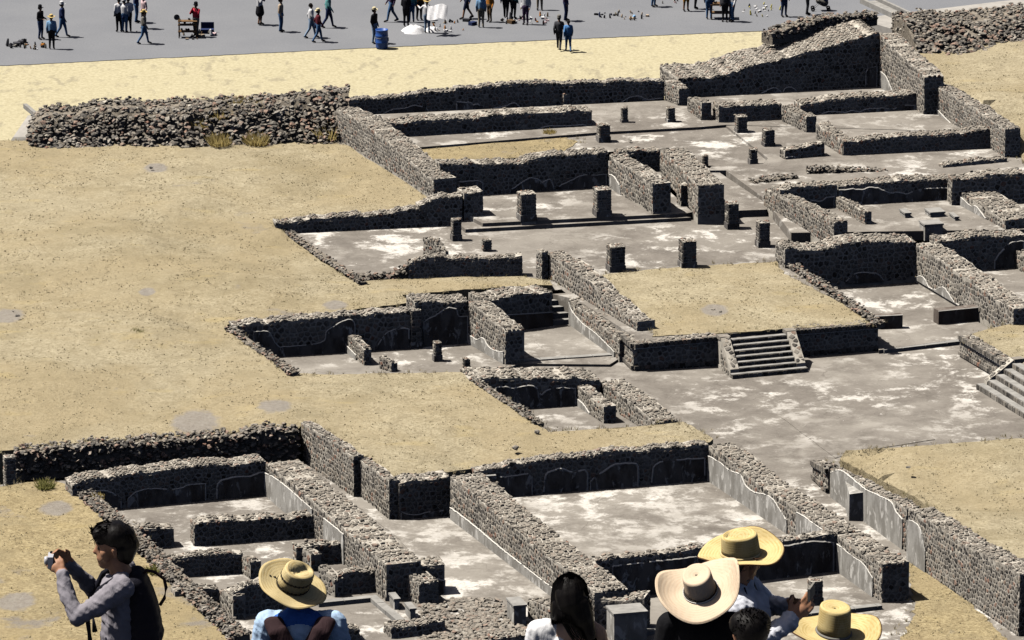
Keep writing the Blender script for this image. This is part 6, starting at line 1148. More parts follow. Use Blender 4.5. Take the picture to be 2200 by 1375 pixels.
# ------------------------------------------------------------------ the people on the pyramid terrace, close to the viewer
import mathutils.noise as mn
def cloth(name, c, rough=.85, wr=.5, spec=.15):
    b = NB(name, rough, spec); n = b.noise(9, 4, .55)
    b.color(b.ramp(n, [(.3, tuple(v * .82 for v in c)), (.7, tuple(min(1, v * 1.08) for v in c))]))
    st = b.mapped((14, 14, 5)); b.bump(b.noise(1., 5, .6, st, .6), wr, .02); M[name] = b.m
cloth('shirt_grey', (.33, .31, .345)); cloth('shirt_blue', (.5, .68, .92)); cloth('shirt_white', (.82, .84, .92)); cloth('top_white', (.86, .86, .88)); cloth('shirt_black', (.008, .008, .01))
cloth('trousers', (.035, .045, .08)); cloth('pack_black', (.012, .012, .02)); cloth('pack_brown', (.045, .025, .028)); cloth('pack_green', (.16, .19, .16)); cloth('shirt_blue_shaded', (.05, .16, .55))  # the last is the blue shirt darkened with the hat's shade
b = NB('skin_tan', .55, .35); b.color(b.ramp(b.noise(14, 4), [(.3, (.4, .2, .115)), (.7, (.52, .28, .17))])); b.b.inputs['Subsurface Weight'].default_value = .08; b.b.inputs['Subsurface Radius'].default_value = (.02, .008, .004); M['skin_tan'] = b.m
b = NB('skin_light', .55, .35); b.color(b.ramp(b.noise(14, 4), [(.3, (.6, .36, .23)), (.7, (.7, .45, .3))])); M['skin_light'] = b.m
b = NB('black_hair', .48, .1); st = b.mapped((60, 60, 8)); b.color(b.ramp(b.noise(1., 4, .6, st), [(.3, (.004, .0035, .004)), (.7, (.011, .0095, .009))])).bump(b.noise(1.4, 4, .6, st), .35, .006); M['black_hair'] = b.m
def straw(name, hi, lo):
    b = NB(name, .75, .25)
    tc = b.n('ShaderNodeTexCoord')
    w1 = b.n('ShaderNodeTexWave', wave_type='RINGS', rings_direction='Z'); w1.inputs['Scale'].default_value = 18; w1.inputs['Distortion'].default_value = .6; w1.inputs['Detail'].default_value = 2
    w2 = b.n('ShaderNodeTexWave', wave_type='BANDS', bands_direction='Z'); w2.inputs['Scale'].default_value = 22; w2.inputs['Distortion'].default_value = .6
    for w in (w1, w2): b.l(tc.outputs['Object'], w.inputs['Vector'])
    f = b.mix(.4, w1.outputs['Color'], w2.outputs['Color'])
    n = b.noise(60, 3, .6, tc.outputs['Object'])
    ck = b.n('ShaderNodeTexBrick'); ck.inputs['Scale'].default_value = 55; ck.inputs['Color1'].default_value = (1, 1, 1, 1); ck.inputs['Color2'].default_value = (.6, .6, .6, 1); ck.inputs['Mortar'].default_value = (0, 0, 0, 1); ck.inputs['Mortar Size'].default_value = .06; b.l(tc.outputs['Object'], ck.inputs['Vector'])
    stn = b.noise(7, 5, .65, tc.outputs['Object'])
    c = b.mix(.35, b.ramp(f, [(.15, lo), (.5, hi)]), b.ramp(n, [(.3, lo), (.7, hi)]))
    c = b.mix(.3, c, b.mix(ck.outputs['Color'], lo, hi)); c = b.mix(b.mul(b.mask(stn, .5, .72), .45), c, tuple(v * .72 for v in lo))
    b.color(c).bump(b.mix(.5, f, ck.outputs['Color']), .3, .004); M[name] = b.m
straw('straw_gold', (.8, .67, .38), (.56, .41, .17)); straw('straw_pale', (.8, .65, .48), (.7, .53, .37)); straw('straw_yellow', (.8, .66, .34), (.56, .4, .14))
simple('hat_trim', (.1, .045, .02), .7, .2); simple('metal_silver', (.6, .6, .65), .3, .5); simple('dark_glass', (.01, .01, .012), .15, .5); simple('stitch', (.03, .025, .02))

def V(*a): return Vector(a)
def head(c, f, tilt=0., skin='skin', s=1.):
    """skull, face, nose, ears and neck stub; c = skull centre, f = facing direction"""
    f = Vector(f).normalized(); l = Vector((-f.y, f.x, 0)).normalized(); u = V(0, 0, 1)
    ct, st = math.cos(tilt), math.sin(tilt); f2 = f * ct + u * st; u2 = u * ct - f * st
    Q = lambda a, b, d: tuple(Vector(c) + (f2 * a + l * b + u2 * d) * s)
    r = lambda x: x * s
    pr = [(skin, Q(-.025, 0, .02), r(.086), Q(.022, 0, .018), r(.084), tuple(l), .9), (skin, Q(.03, 0, .01), r(.072), Q(.042, 0, -.055), r(.058), tuple(l), .92), (skin, Q(.0, 0, -.07), r(.056), Q(.055, 0, -.095), r(.034)),
          (skin, Q(.072, 0, -.098), r(.02), Q(.066, 0, -.104), r(.02)), (skin, Q(.092, 0, .005), r(.0105), Q(.108, 0, -.032), r(.0135)), (skin, Q(.082, -.03, .024), r(.016), Q(.082, .03, .024), r(.016)),
          (skin, Q(.088, -.016, -.062), r(.011), Q(.088, .016, -.062), r(.011)), (skin, Q(.085, -.014, -.076), r(.0105), Q(.085, .014, -.076), r(.0105))]
    for sg in (-1, 1): pr += [(skin, Q(.0, .082 * sg, .006), r(.017), Q(-.008, .08 * sg, -.03), r(.012)), (skin, Q(.052, .05 * sg, -.02), r(.028), Q(.045, .045 * sg, -.05), r(.026))]
    return pr, Q, l
def hand(w, d, pn, thumb, curl=.6, s=1., reg='skin'):
    """palm, four jointed fingers and a thumb; w wrist, d direction, pn palm normal, thumb side vector"""
    w, d, pn = Vector(w), Vector(d).normalized(), Vector(pn).normalized(); t = Vector(thumb); t = (t - d * t.dot(d)).normalized()
    pr = [(reg, tuple(w), .025 * s, tuple(w + d * .075 * s), .022 * s, tuple(t), 1.55)]
    for k, (o, ln) in enumerate(((.034, .07), (.012, .08), (-.011, .074), (-.033, .058))):
        b0 = w + d * .088 * s + t * o * s; a1 = d * math.cos(curl) + pn * math.sin(curl); a2 = d * math.cos(curl * 2.1) + pn * math.sin(curl * 2.1)
        b1 = b0 + a1 * ln * .52 * s; b2 = b1 + a2 * ln * .5 * s
        pr += [(reg, tuple(b0 - d * .02 * s), .0105 * s, tuple(b1), .0095 * s), (reg, tuple(b1), .0095 * s, tuple(b2), .008 * s)]
    t0 = w + d * .025 * s + t * .03 * s; t1 = t0 + (t * .7 + d * .6 + pn * .3).normalized() * .045 * s; t2 = t1 + (d * .8 + t * .2 + pn * .5).normalized() * .035 * s
    return pr + [(reg, tuple(t0), .015 * s, tuple(t1), .012 * s), (reg, tuple(t1), .012 * s, tuple(t2), .0095 * s)]
def lower(lat, f, drop, reg='pants', hipw=.095):
    """pelvis and legs from the waist at z=-.5 to shoes at z=-drop"""
    lat, f = Vector(lat), Vector(f); pr = [(reg, tuple(V(0, 0, -.52) - f * .0), .12, tuple(V(0, 0, -.58)), .125, tuple(lat), 1.3)]
    for sg in (-1, 1):
        hp = lat * hipw * sg + V(0, 0, -.6); kn = lat * .1 * sg + f * .02 + V(0, 0, -.6 - (drop - .6) * .48); an = lat * .11 * sg - f * .02 + V(0, 0, -drop + .08)
        pr += [(reg, tuple(hp), .1, tuple(kn), .066), (reg, tuple(kn), .064, tuple(an), .046), ('shoe', tuple(an - V(0, 0, .03)), .045, tuple(an + f * .15 - V(0, 0, .042)), .036)]
    return pr
def wrinkle(ob, amp, regions):
    me = ob.data; ok = {i for i, m in enumerate(me.materials) if m.name in regions}
    sel = set()
    for p in me.polygons:
        if p.material_index in ok: sel.update(p.vertices)
    nv = len(me.vertices); co = np.zeros(nv * 3); no = np.zeros(nv * 3)
    me.vertices.foreach_get('co', co); me.vertex_normals.foreach_get('vector', no); co = co.reshape(-1, 3); no = no.reshape(-1, 3)
    for i in sel:
        x, y, z = co[i]
        d = mn.noise((x * 16, y * 16, z * 9)) * amp + mn.noise((x * 38 + 5, y * 38, z * 22)) * amp * .5
        fold = mn.noise((x * 7 + 3, y * 7, (z + x * .6) * 34)); d += amp * .7 * (1 - abs(fold)) ** 4
        co[i] = co[i] + no[i] * d
    me.vertices.foreach_set('co', co.ravel()); me.update()
FEET_A, FEET_B = 53.15, 52.8
def hero(key, label, feet):
    o = HERO[key]; root = empty('person', o, label, 'person', 'visitors on the pyramid terrace'); return root, Vector(o), o[2] - feet
def skin_shape(name, prims, mat, root, voxel=.008, smooth=4):
    return fuse(name, prims, voxel, smooth, {'a': mat}, root)
def strands(name, root, paths, w, mat='black_hair'):
    mb = MB()
    for pts in paths:
        vs = []; k = len(pts)
        for i, p in enumerate(pts):
            d = (pts[min(k - 1, i + 1)] - pts[max(0, i - 1)]); sd = d.cross(V(0, 1, .3)); sd = sd.normalized() if sd.length > 1e-6 else V(1, 0, 0)
            ww = w * (1 - .75 * i / (k - 1)); vs += [p - sd * ww, p + sd * ww + V(0, -.002, 0)]
        mb.add(vs, [(2 * i, 2 * i + 1, 2 * i + 3, 2 * i + 2) for i in range(k - 1)])
    return mb.build(name, mat, root, smooth=True)

def make_hat(key, label, mat, r, ry, crown_r, crown_h, tilt, roll, yaw=0., curl=.05, droop=0., dent='pinch', trim='hat_trim', band=None):
    """woven hat: crown, rolled brim, edge binding and band"""
    root = empty('straw_hat', HATS[key], label, 'hat', 'straw hats')
    root.rotation_euler = (Matrix.Rotation(math.radians(roll), 3, 'Y') @ Matrix.Rotation(math.radians(tilt), 3, 'X') @ Matrix.Rotation(math.radians(yaw), 3, 'Z')).to_euler()
    n = 64; rows = []
    # crown from the middle of the top outwards and down
    for a in np.linspace(.06, 1., 7): rows.append((crown_r * .8 * a, None, 'top'))
    for a in (.2, .5, .8, 1.): rows.append((crown_r * (.8 + .12 * math.sin(a * 1.57)), crown_h * (1 - .1 * a * a), 'side'))
    for a in (.3, .6, 1.): rows.append((crown_r * (.92 + .08 * a), crown_h * (.9 - .9 * a), 'side'))
    for a in np.linspace(.08, 1., 12): rows.append((a, 0, 'brim'))
    vs = []
    for (x, z, k) in rows:
        for j in range(n):
            t = 6.28318 * j / n; c, s = math.cos(t), math.sin(t)
            if k == 'top':
                X, Y = x * c * .9, x * s * 1.1
                if dent == 'pinch': zz = crown_h * (1.0 - .22 * math.exp(-(X / (crown_r * .33)) ** 2) * (1 if Y > -crown_r * .6 else .4) - .12 * max(0, Y / crown_r))
                else: zz = crown_h * (1.03 - .12 * math.exp(-((X * X + Y * Y) / (crown_r * .5) ** 2)) - .05 * (x / crown_r) ** 2)
                vs.append((X, Y, zz))
            elif k == 'side':
                zz = z if z is not None else 0
                vs.append((x * c * .9, x * s * 1.1, zz - (.12 * crown_h * max(0, s) * (zz / crown_h) if dent == 'pinch' else 0)))
            else:
                ci = (crown_r * .9, crown_r * 1.1); a = x
                rx = ci[0] + (r - ci[0]) * a; rY = ci[1] + (ry - ci[1]) * a
                up = curl * a * a * (.5 + .5 * math.cos(2 * t)) * (1 + .12 * math.sin(3 * t + 1)) - droop * a * a * (.5 - .5 * math.cos(2 * t))
                pull = 1 - .1 * a * a * (abs(c) ** 3) * (curl / .08)
                vs.append((rx * c * pull, rY * s, up + .006 * math.sin(5 * t + 2) * a))
    fs = [(i * n + j, i * n + (j + 1) % n, (i + 1) * n + (j + 1) % n, (i + 1) * n + j) for i in range(len(rows) - 1) for j in range(n)]
    nb = 14                                                   # crown rows end at 14
    cr = mesh_obj('crown', vs[:n * nb], [f for f in fs if max(f) < n * nb] + [tuple(range(n))], mat, root, smooth=True)
    off = n * (nb - 1)
    br = mesh_obj('brim', vs[off:], [tuple(i - off for i in f) for f in fs if min(f) >= off], mat, root, smooth=True)
    for o in (cr, br):
        sm = o.modifiers.new('thickness', 'SOLIDIFY'); sm.thickness = .005; sm.offset = -1
    rim = [Vector(vs[(len(rows) - 1) * n + j % n]) for j in range(n + 1)]
    v2, f2 = ribbon(rim, .0042, 6); mesh_obj('edge_binding', v2, f2, trim, br, smooth=True)
    ring = lambda h, g: [Vector((crown_r * (1.0 - .1 * h) * .9 * math.cos(6.28318 * j / 48), crown_r * (1.0 - .1 * h) * 1.1 * math.sin(6.28318 * j / 48), h * crown_h)) * 1 + V(math.cos(6.28318 * j / 48) * g, math.sin(6.28318 * j / 48) * g, 0) for j in range(49)]
    if band == 'stitch':
        for hh in (.12, .55):
            mb = MB(); pts = ring(hh, .004)
            for j in range(0, 48):
                p = pts[j]; mb.box(p.x, p.y, p.z, .006, .011, .008 if j % 2 else .014, math.atan2(p.y, p.x))
            mb.build('stitching', 'stitch', root)
    elif band == 'beads':
        v2, f2 = ribbon(ring(.07, .005), .011, 6); bd = mesh_obj('hat_band', v2, f2, 'stitch', root, smooth=True)
        mb = MB()
        for p in ring(.07, .013)[:48]: mb.box(p.x, p.y, p.z, .008, .012, .009, math.atan2(p.y, p.x))
        mb.build('beads', 'bead', bd)
    elif band: v2, f2 = ribbon(ring(.07, .005), .009, 6); mesh_obj('hat_band', v2, f2, band, root, smooth=True)
    return root

# -- the photographer at the left, in profile
root, o, drop = hero('photographer', 'young man in grey long sleeved shirt photographing to the left with backpack', FEET_A)
hd, Q, l = head((-.038, 0, .135), (-1, -.02, 0), .02, 'skin', 1.0)
body = hd + [('skin', (-.0, 0, -.03), .062, (-.03, 0, .06), .058),
 ('shirt', (.0, -.1, -.055), .062, (.0, .1, -.055), .062), ('shirt', (-.01, -.01, -.12), .115, (-.005, .0, -.3), .112, (0, 1, 0), 1.35), ('shirt', (-.005, 0, -.3), .118, (0, 0, -.5), .122, (0, 1, 0), 1.25), ('shirt', (.035, 0, -.1), .08, (.03, 0, -.25), .08, (0, 1, 0), 1.4),
 ('shirt', (.005, -.165, -.05), .07, (-.12, -.215, -.13), .056), ('shirt', (-.12, -.215, -.13), .056, (-.235, -.235, -.195), .047), ('shirt', (-.235, -.235, -.195), .046, (-.285, -.185, -.1), .042), ('shirt', (-.285, -.185, -.1), .042, (-.318, -.12, .01), .034),
 ('shirt', (.0, .165, -.045), .066, (-.16, .2, -.19), .047), ('shirt', (-.16, .2, -.19), .045, (-.295, .06, .02), .033)]
body += hand((-.312, -.115, .015), (-.7, .35, .5), (-.3, .9, .1), (.3, .1, .9), .7, .86)
body += hand((-.295, .055, .03), (-.6, -.2, .6), (-.3, -.9, 0), (.3, -.2, .9), .8, .86)
body += lower((0, 1, 0), (-1, 0, 0), drop)
ob = fuse('body', body, .0075, 3, dict(skin='skin_tan', shirt='shirt_grey', pants='trousers', shoe='cloth_shoe'), root); wrinkle(ob, .009, {'shirt_grey'})
for sg in (-1, 1):
    v, f = capsule(Q(.083, .036 * sg - .004, .002), .0105, Q(.083, .036 * sg + .004, .002), .0105); mesh_obj('eye', v, f, 'stitch', root, smooth=True)
    v, f = capsule(Q(.098, .022 * sg, .026), .006, Q(.086, .052 * sg, .028), .005); mesh_obj('eyebrow', v, f, 'black_hair', root, smooth=True)
hr = [('a', Q(-.03, 0, .045), .092, Q(.035, 0, .06), .078), ('a', Q(-.06, 0, .01), .078, Q(-.055, 0, -.05), .055), ('a', Q(-.01, -.03, .07), .075, Q(-.01, .03, .07), .075), ('a', Q(-.035, -.055, .0), .042, Q(-.045, -.045, -.045), .03), ('a', Q(-.035, .055, .0), .042, Q(-.045, .045, -.045), .03), ('a', Q(.07, -.03, .08), .04, Q(.085, .03, .075), .04), ('a', Q(.025, -.072, .03), .02, Q(.02, -.078, -.01), .012)]
rr = random.Random(2)
ob = skin_shape('hair', hr, 'black_hair', root, .007, 2)
pa = []
for k in range(170):
    a = rr.uniform(-1.1, 1.1); b2 = rr.uniform(-1.5, 1.5); st = V(*Q(-.01 + .085 * math.sin(b2), .085 * math.sin(a), .05 + .085 * math.cos(a) * math.cos(b2 * .8)))
    if b2 > .2: en = st + V(-.035 - .025 * rr.random(), rr.uniform(-.02, .02), rr.uniform(-.025, .012))
    else: en = st + V(.02, rr.uniform(-.02, .02), -.045)
    pa.append([st, st.lerp(en, .5) + V(0, 0, .012), en])
for k in range(14): st = V(*Q(.09, rr.uniform(-.05, .05), .07)); pa.append([st, st + V(-.03, 0, .01), st + V(-.045 + rr.uniform(-.01, .01), 0, rr.uniform(.02, .045))])
for k in range(16): st = V(*Q(.085, rr.uniform(-.06, .06), .06)); pa.append([st, st + V(-.022, 0, -.012), st + V(-.022, 0, -.035)])
strands('hair_tufts', root, pa, .006)
# his camera and backpack are carried things of their own
cam_root = empty('compact_camera', o + V(-.385, -.045, .07), 'small silver camera held up by the photographer', 'camera')
mb = MB(); mb.box(0, 0, 0, .03, .1, .066); mb.build('camera_body', 'metal_silver', cam_root)
v, f = lathe([(.001, .0), (.022, .0), (.024, .012), (.02, .022), (.001, .018)], 20); ob2 = mesh_obj('lens', v, f, 'metal_silver', cam_root, (-.014, 0, 0), smooth=True); ob2.rotation_euler = (0, -1.5708, 0)
v, f = capsule((0, .03, .034), .008, (0, .03, .037), .008); mesh_obj('shutter_button', v, f, 'dark_glass', cam_root)
bp = empty('backpack', o + V(.105, 0, -.3), 'dark backpack with grab handle worn by the photographer', 'backpack', 'backpacks')
fuse('bag', [('a', (-.03 + .05 * math.sin(q * 2.6), -.085, .24 - .5 * q), .05 + .04 * math.sin(.35 + q * 2.2), (-.03 + .05 * math.sin(q * 2.6), .085, .24 - .5 * q), .05 + .04 * math.sin(.35 + q * 2.2)) for q in np.linspace(0, 1, 11)] + [('a', (.075, -.06, -.06), .045, (.075, .06, -.06), .045), ('a', (.075, -.06, -.17), .05, (.075, .06, -.17), .05)], .01, 6, {'a': 'pack_black'}, bp)
v, f = ribbon(smooth3 := [(.0, 0, .27), (.03, 0, .3), (.075, 0, .29), (.125, 0, .25), (.135, 0, .2), (.125, 0, .14), (.1, 0, .1)], .0095, 8); mesh_obj('grab_handle', v, f, 'pack_brown', bp, smooth=True)
for y in (-.15, .13): v, f = ribbon([(-.06, y, .26), (-.13, y, .3), (-.22, y * 1.05, .24), (-.29, y * 1.1, .1), (-.27, y * 1.15, -.1)], .016, 6); mesh_obj('strap', v, f, 'pack_black', bp, smooth=True)
mb = MB(); mb.box(.12, -.05, -.33, .05, .02, .03); mb.build('tag', 'cloth_red', bp)

# -- visitor with gold straw hat seen from behind
root, o, drop = hero('hatted', 'person in light blue shirt and gold straw hat seen from behind', FEET_B)
hd, Q, l = head((-.035, .06, .1), (-.25, 1, 0), -.02, 'skin', .86)
body = hd + [('skin', (0, .0, -.02), .058, (-.02, .03, .07), .056), ('shirt', (-.12, 0, -.06), .07, (.12, 0, -.06), .07), ('shirt', (0, 0, -.12), .12, (0, .01, -.32), .118, (1, 0, 0), 1.5), ('shirt', (0, .01, -.32), .115, (0, 0, -.5), .125, (1, 0, 0), 1.35), ('neck_shade', (-.05, -.02, -.02), .055, (.05, -.02, -.02), .055), ('neck_shade', (-.1, -.03, -.05), .06, (.09, -.03, -.05), .06)]  # shirt at the neck takes a darker blue: the hat's shade put into colour
for sg in (-1, 1): body += [('shirt', (.18 * sg, 0, -.07), .082, (.235 * sg, -.01, -.3), .062), ('shirt', (.235 * sg, -.01, -.3), .06, (.2 * sg, .16, -.42), .045)] + hand((.2 * sg, .165, -.43), (-.2 * sg, .9, -.1), (0, 0, -1), (-sg, 0, .2), .5)
body += lower((1, 0, 0), (0, 1, 0), drop)
ob = fuse('body', body, .008, 3, dict(skin='skin_tan', shirt='shirt_blue', neck_shade='shirt_blue_shaded', pants='trousers', shoe='cloth_shoe'), root); wrinkle(ob, .008, {'shirt_blue', 'shirt_blue_shaded'})
skin_shape('hair', [('a', Q(-.025, 0, .0), .07, Q(-.04, 0, -.06), .058)], 'black_hair', root, .009)
bp = empty('backpack', o + V(0, -.13, -.22), 'brown harness backpack with green pocket on the blue shirted visitor', 'backpack', 'backpacks')
def yoke(s):  return [(s * .15, .1, .175), (s * .145, .04, .19), (s * .12, -.01, .15), (s * .08, -.02, .08), (s * .05, -.02, .0)]
for s in (-1, 1): fuse('shoulder_strap', [('a', yoke(s)[i], .034, yoke(s)[i + 1], .034, (1, 0, 0), 1.7) for i in range(4)], .009, 3, {'a': 'pack_brown'}, bp)
fuse('bag', [('a', (-.1, -.02 - .045 * math.sin(q * 1.6), .05 - .36 * q), .05 + .04 * q, (.1, -.02 - .045 * math.sin(q * 1.6), .05 - .36 * q), .05 + .04 * q) for q in np.linspace(0, 1, 8)], .01, 6, {'a': 'pack_brown'}, bp)
fuse('front_pocket', [('a', (-.06, -.13, -.12), .05, (.06, -.13, -.12), .05), ('a', (-.06, -.14, -.26), .06, (.06, -.14, -.26), .06)], .009, 4, {'a': 'pack_green'}, bp)
for x in (-.04, .035): v, f = ribbon([(x, -.1, -.05), (x * 1.1, -.185, -.1), (x * 1.2, -.2, -.2)], .011, 6); mesh_obj('buckle_strap', v, f, 'pack_black', bp)
h = make_hat('hatted', 'gold straw hat with dark stitched bands on the blue shirted visitor', 'straw_gold', .2, .205, .093, .125, 20, 24, -35, .02, .0, 'pinch', 'straw_gold', 'stitch')
v, f = ribbon([(-.085, -.06, .01), (-.1, -.075, -.0), (-.108, -.09, .012)], .006); mesh_obj('tassel', v, f, 'stitch', h)

# -- woman with long black hair seen from behind
root, o, drop = hero('woman', 'woman with long straight black hair and white off shoulder top', FEET_B)
hd, Q, l = head((-.0, .03, .15), (.1, 1, 0), -.05, 'skin', .93)
body = hd + [('skin', (0, 0, -.06), .055, (0, .02, .08), .05), ('skin', (-.09, .0, -.065), .055, (.12, .0, -.065), .058), ('skin', (.02, .0, -.09), .1, (.0, 0, -.12), .1, (1, 0, 0), 1.5), ('top', (-.0, .015, -.2), .105, (0, .01, -.38), .1, (1, 0, 0), 1.35), ('top', (0, .01, -.38), .1, (0, 0, -.5), .115, (1, 0, 0), 1.3),
 ('top', (-.13, -.01, -.07), .078, (-.09, -.01, -.17), .095), ('top', (-.172, 0, -.075), .074, (-.215, .0, -.28), .06), ('top', (-.06, -.05, -.14), .07, (.0, -.04, -.22), .09), ('skin', (.15, 0, -.085), .058, (.195, .0, -.28), .046)]
for sg in (-1, 1): body += [('skin', (.2 * sg, .0, -.28), .044, (.17 * sg, .14, -.42), .034)] + hand((.17 * sg, .145, -.43), (-.2 * sg, .9, 0), (0, 0, -1), (-sg, 0, .2), .5, .9)
body += lower((1, 0, 0), (0, 1, 0), drop)
ob = fuse('body', body, .008, 4, dict(skin='skin_light', top='top_white', pants='trousers', shoe='cloth_shoe'), root); wrinkle(ob, .004, {'top_white'})
rr = random.Random(9)
skin_shape('hair', [('a', (0, .02, .17), .097, (0, -.005, .14), .096), ('a', (0, -.005, .14), .096, (.005, -.02, .11), .092), ('a', (-.062, -.02, .09), .045, (-.078, -.03, .04), .028), ('a', (.035, -.03, .09), .075, (.065, -.055, .02), .062, (1, 0, 0), 1.15), ('a', (.075, -.055, .03), .05, (.11, -.08, -.07), .032, (1, 0, 0), 1.2)], 'black_hair', root, .007, 5)
pa = []
for k in range(520):
    a = rr.uniform(-1.65, 1.65); x0 = .1 * math.sin(a); y0 = .02 - .1 * math.cos(a) * rr.uniform(.75, 1.02)
    t = (x0 + .1) / .2; zb = float(np.interp(t, [0, .35, .5, .7, 1.], [.016, .03, -.0, -.07, -.125])) + rr.uniform(-.02, .012); xe = -.1 + t * .25 + rr.uniform(-.008, .008)
    top = V(rr.uniform(-.012, .012), .02 + rr.uniform(-.05, .03), .262); pts = [top]
    for q in (.25, .5, .75): pts.append(V(x0 * math.sin(q * 1.57) * 1.02, .02 + (y0 - .02) * math.sin(q * 1.57), .155 + .107 * math.cos(q * 1.57)))
    pts += [V(x0 * 1.03, y0, .14), V(x0 * 1.14 + .006, y0 - .012, .06), V((x0 + xe) / 2, y0 - .03, .0 + zb * .35), V(xe, min(y0, -.05) - .045, zb)]
    pa.append(pts)
for k in range(9): pa.append([V(.09, -.02, .12), V(.115, -.03, .07 + .01 * k), V(.14, -.03, .02 + .012 * k)])
for k in range(14): x = rr.uniform(-.05, .04); pa.append([V(x, -.07, 0), V(x + .03, -.1, -.05), V(x + .07 + rr.uniform(-.02, .03), -.112, -.1)])
strands('hair_strands', root, pa, .0048)

# -- man with white shirt, wide straw hat and a phone
root, o, drop = hero('whiteshirt', 'man in white shirt under a wide straw hat holding up a phone', FEET_A)
hd, Q, l = head((.015, .02, .095), (.95, .3, 0), -.18, 'skin', .9)
body = hd + [('skin', (-.02, 0, -.05), .064, (.0, .01, .06), .06), ('shirt', (-.03, -.1, -.09), .078, (-.01, .12, -.08), .078), ('shirt', (-.01, 0, -.15), .13, (-.01, .0, -.34), .13, (0, 1, 0), 1.3), ('shirt', (-.01, 0, -.34), .13, (-.02, 0, -.52), .13, (0, 1, 0), 1.2), ('shirt', (-.04, 0, -.06), .07, (.02, .02, -.05), .06), ('shirt', (-.1, -.07, -.13), .085, (-.08, -.07, -.42), .11), ('shirt', (.08, -.03, -.14), .08, (.07, -.03, -.42), .105),
 ('shirt', (.0, -.17, -.12), .085, (.06, -.24, -.33), .068), ('shirt', (.06, -.24, -.33), .066, (.255, -.15, -.205), .05), ('shirt', (.25, -.152, -.21), .054, (.268, -.146, -.198), .054),
 ('shirt', (.03, .18, -.1), .085, (.15, .26, -.24), .066), ('shirt', (.15, .26, -.24), .064, (.275, .14, -.205), .046)]
body += hand((.275, -.142, -.19), (.75, .25, .55), (-.1, .9, .1), (-.3, .2, .9), .45, 1.1)
body += hand((.28, .13, -.2), (.6, -.7, .3), (-.1, -.9, .1), (-.3, .1, .9), .7, .95)
body += lower((0, 1, 0), (1, 0, 0), drop)
ob = fuse('body', body, .0075, 3, dict(skin='skin_tan', shirt='shirt_white', pants='trousers', shoe='cloth_shoe'), root); wrinkle(ob, .01, {'shirt_white'})
skin_shape('hair', [('a', Q(-.03, 0, .0), .078, Q(-.045, 0, -.04), .068)], 'black_hair', root, .009)
v, f = ribbon([(.02, -.1, -.02), (.04, -.13, -.08), (.05, -.135, -.14), (.055, -.14, -.17)], .005); mesh_obj('hat_cord', v, f, 'pack_black', root)
v, f = ribbon([(.03, -.03, -.0), (.075, .04, -.04), (.1, .1, -.12), (.11, .13, -.22)], .01); mesh_obj('bag_strap', v, f, 'cloth_grey', root)
ph = empty('phone', o + V(.392, -.07, -.055), 'dark grey phone held up by the man in white shirt', 'phone'); mb = MB(); mb.box(0, 0, 0, .012, .14, .072, -.25); mb.build('case', 'cloth_grey', ph); mb = MB(); mb.box(-.0075, .002, 0, .002, .125, .064, -.25); mb.build('screen', 'dark_glass', ph)
h = make_hat('whiteshirt', 'wide yellow straw hat on the man in white shirt', 'straw_yellow', .235, .24, .098, .125, 9, -6, 65, .05, .0, 'pinch', 'hat_trim', 'straw_gold')
v, f = ribbon([(-.06, -.1, .012), (-.07, -.12, .016), (-.05, -.145, .012)], .004); mesh_obj('knot', v, f, 'hat_trim', h)

# -- visitor in black under the big pale hat
root, o, drop = hero('pinkhat', 'visitor in black under a big pale hat with beaded band', FEET_A - .05)
hd, Q, l = head((.0, .03, .085), (.2, 1, 0), .0, 'skin', .88)
body = hd + [('skin', (0, 0, -.02), .055, (0, .03, .07), .053), ('shirt', (-.1, 0, -.055), .065, (.11, 0, -.055), .065), ('shirt', (0, 0, -.12), .115, (0, .01, -.32), .11, (1, 0, 0), 1.45), ('shirt', (0, .01, -.32), .11, (0, 0, -.5), .115, (1, 0, 0), 1.3)]
for sg in (-1, 1): body += [('shirt', (.165 * sg, 0, -.065), .075, (.215 * sg, 0, -.29), .055), ('shirt', (.215 * sg, 0, -.29), .053, (.18 * sg, .15, -.4), .04)] + hand((.18 * sg, .155, -.41), (-.2 * sg, .9, 0), (0, 0, -1), (-sg, 0, .2), .5, .9)
body += lower((1, 0, 0), (0, 1, 0), drop)
fuse('body', body, .009, 3, dict(skin='skin_tan', shirt='shirt_black', pants='trousers', shoe='cloth_shoe'), root)
skin_shape('hair', [('a', Q(-.03, 0, .0), .074, Q(-.045, 0, -.06), .066)], 'black_hair', root, .009)
make_hat('pinkhat', 'big pale hat with curled brim and black beaded band', 'straw_pale', .262, .245, .09, .12, 22, -14, 0, .1, .02, 'round', 'straw_pale', 'beads')

# -- child with short black hair
root, o, drop = hero('child', 'child with short black hair in front of the man in white shirt', FEET_A - .05)
hd, Q, l = head((-.0, .03, .125), (-.3, 1, 0), .0, 'skin', 1.0)
body = hd + [('skin', (0, 0, -.02), .048, (0, .02, .07), .048), ('shirt', (-.07, 0, -.05), .055, (.07, 0, -.05), .055), ('shirt', (0, 0, -.11), .09, (0, 0, -.3), .088, (1, 0, 0), 1.35), ('shirt', (0, 0, -.3), .088, (0, 0, -.48), .095, (1, 0, 0), 1.3)]
for sg in (-1, 1): body += [('shirt', (.12 * sg, 0, -.06), .055, (.16 * sg, 0, -.25), .042), ('skin', (.16 * sg, 0, -.25), .038, (.15 * sg, .08, -.4), .03)] + hand((.15 * sg, .085, -.41), (0, .4, -.9), (-sg, 0, 0), (0, 1, 0), .5, .75)
body += lower((1, 0, 0), (0, 1, 0), drop, 'pants', .07)
fuse('body', body, .009, 3, dict(skin='skin_tan', shirt='shirt_black', pants='trousers', shoe='cloth_shoe'), root)
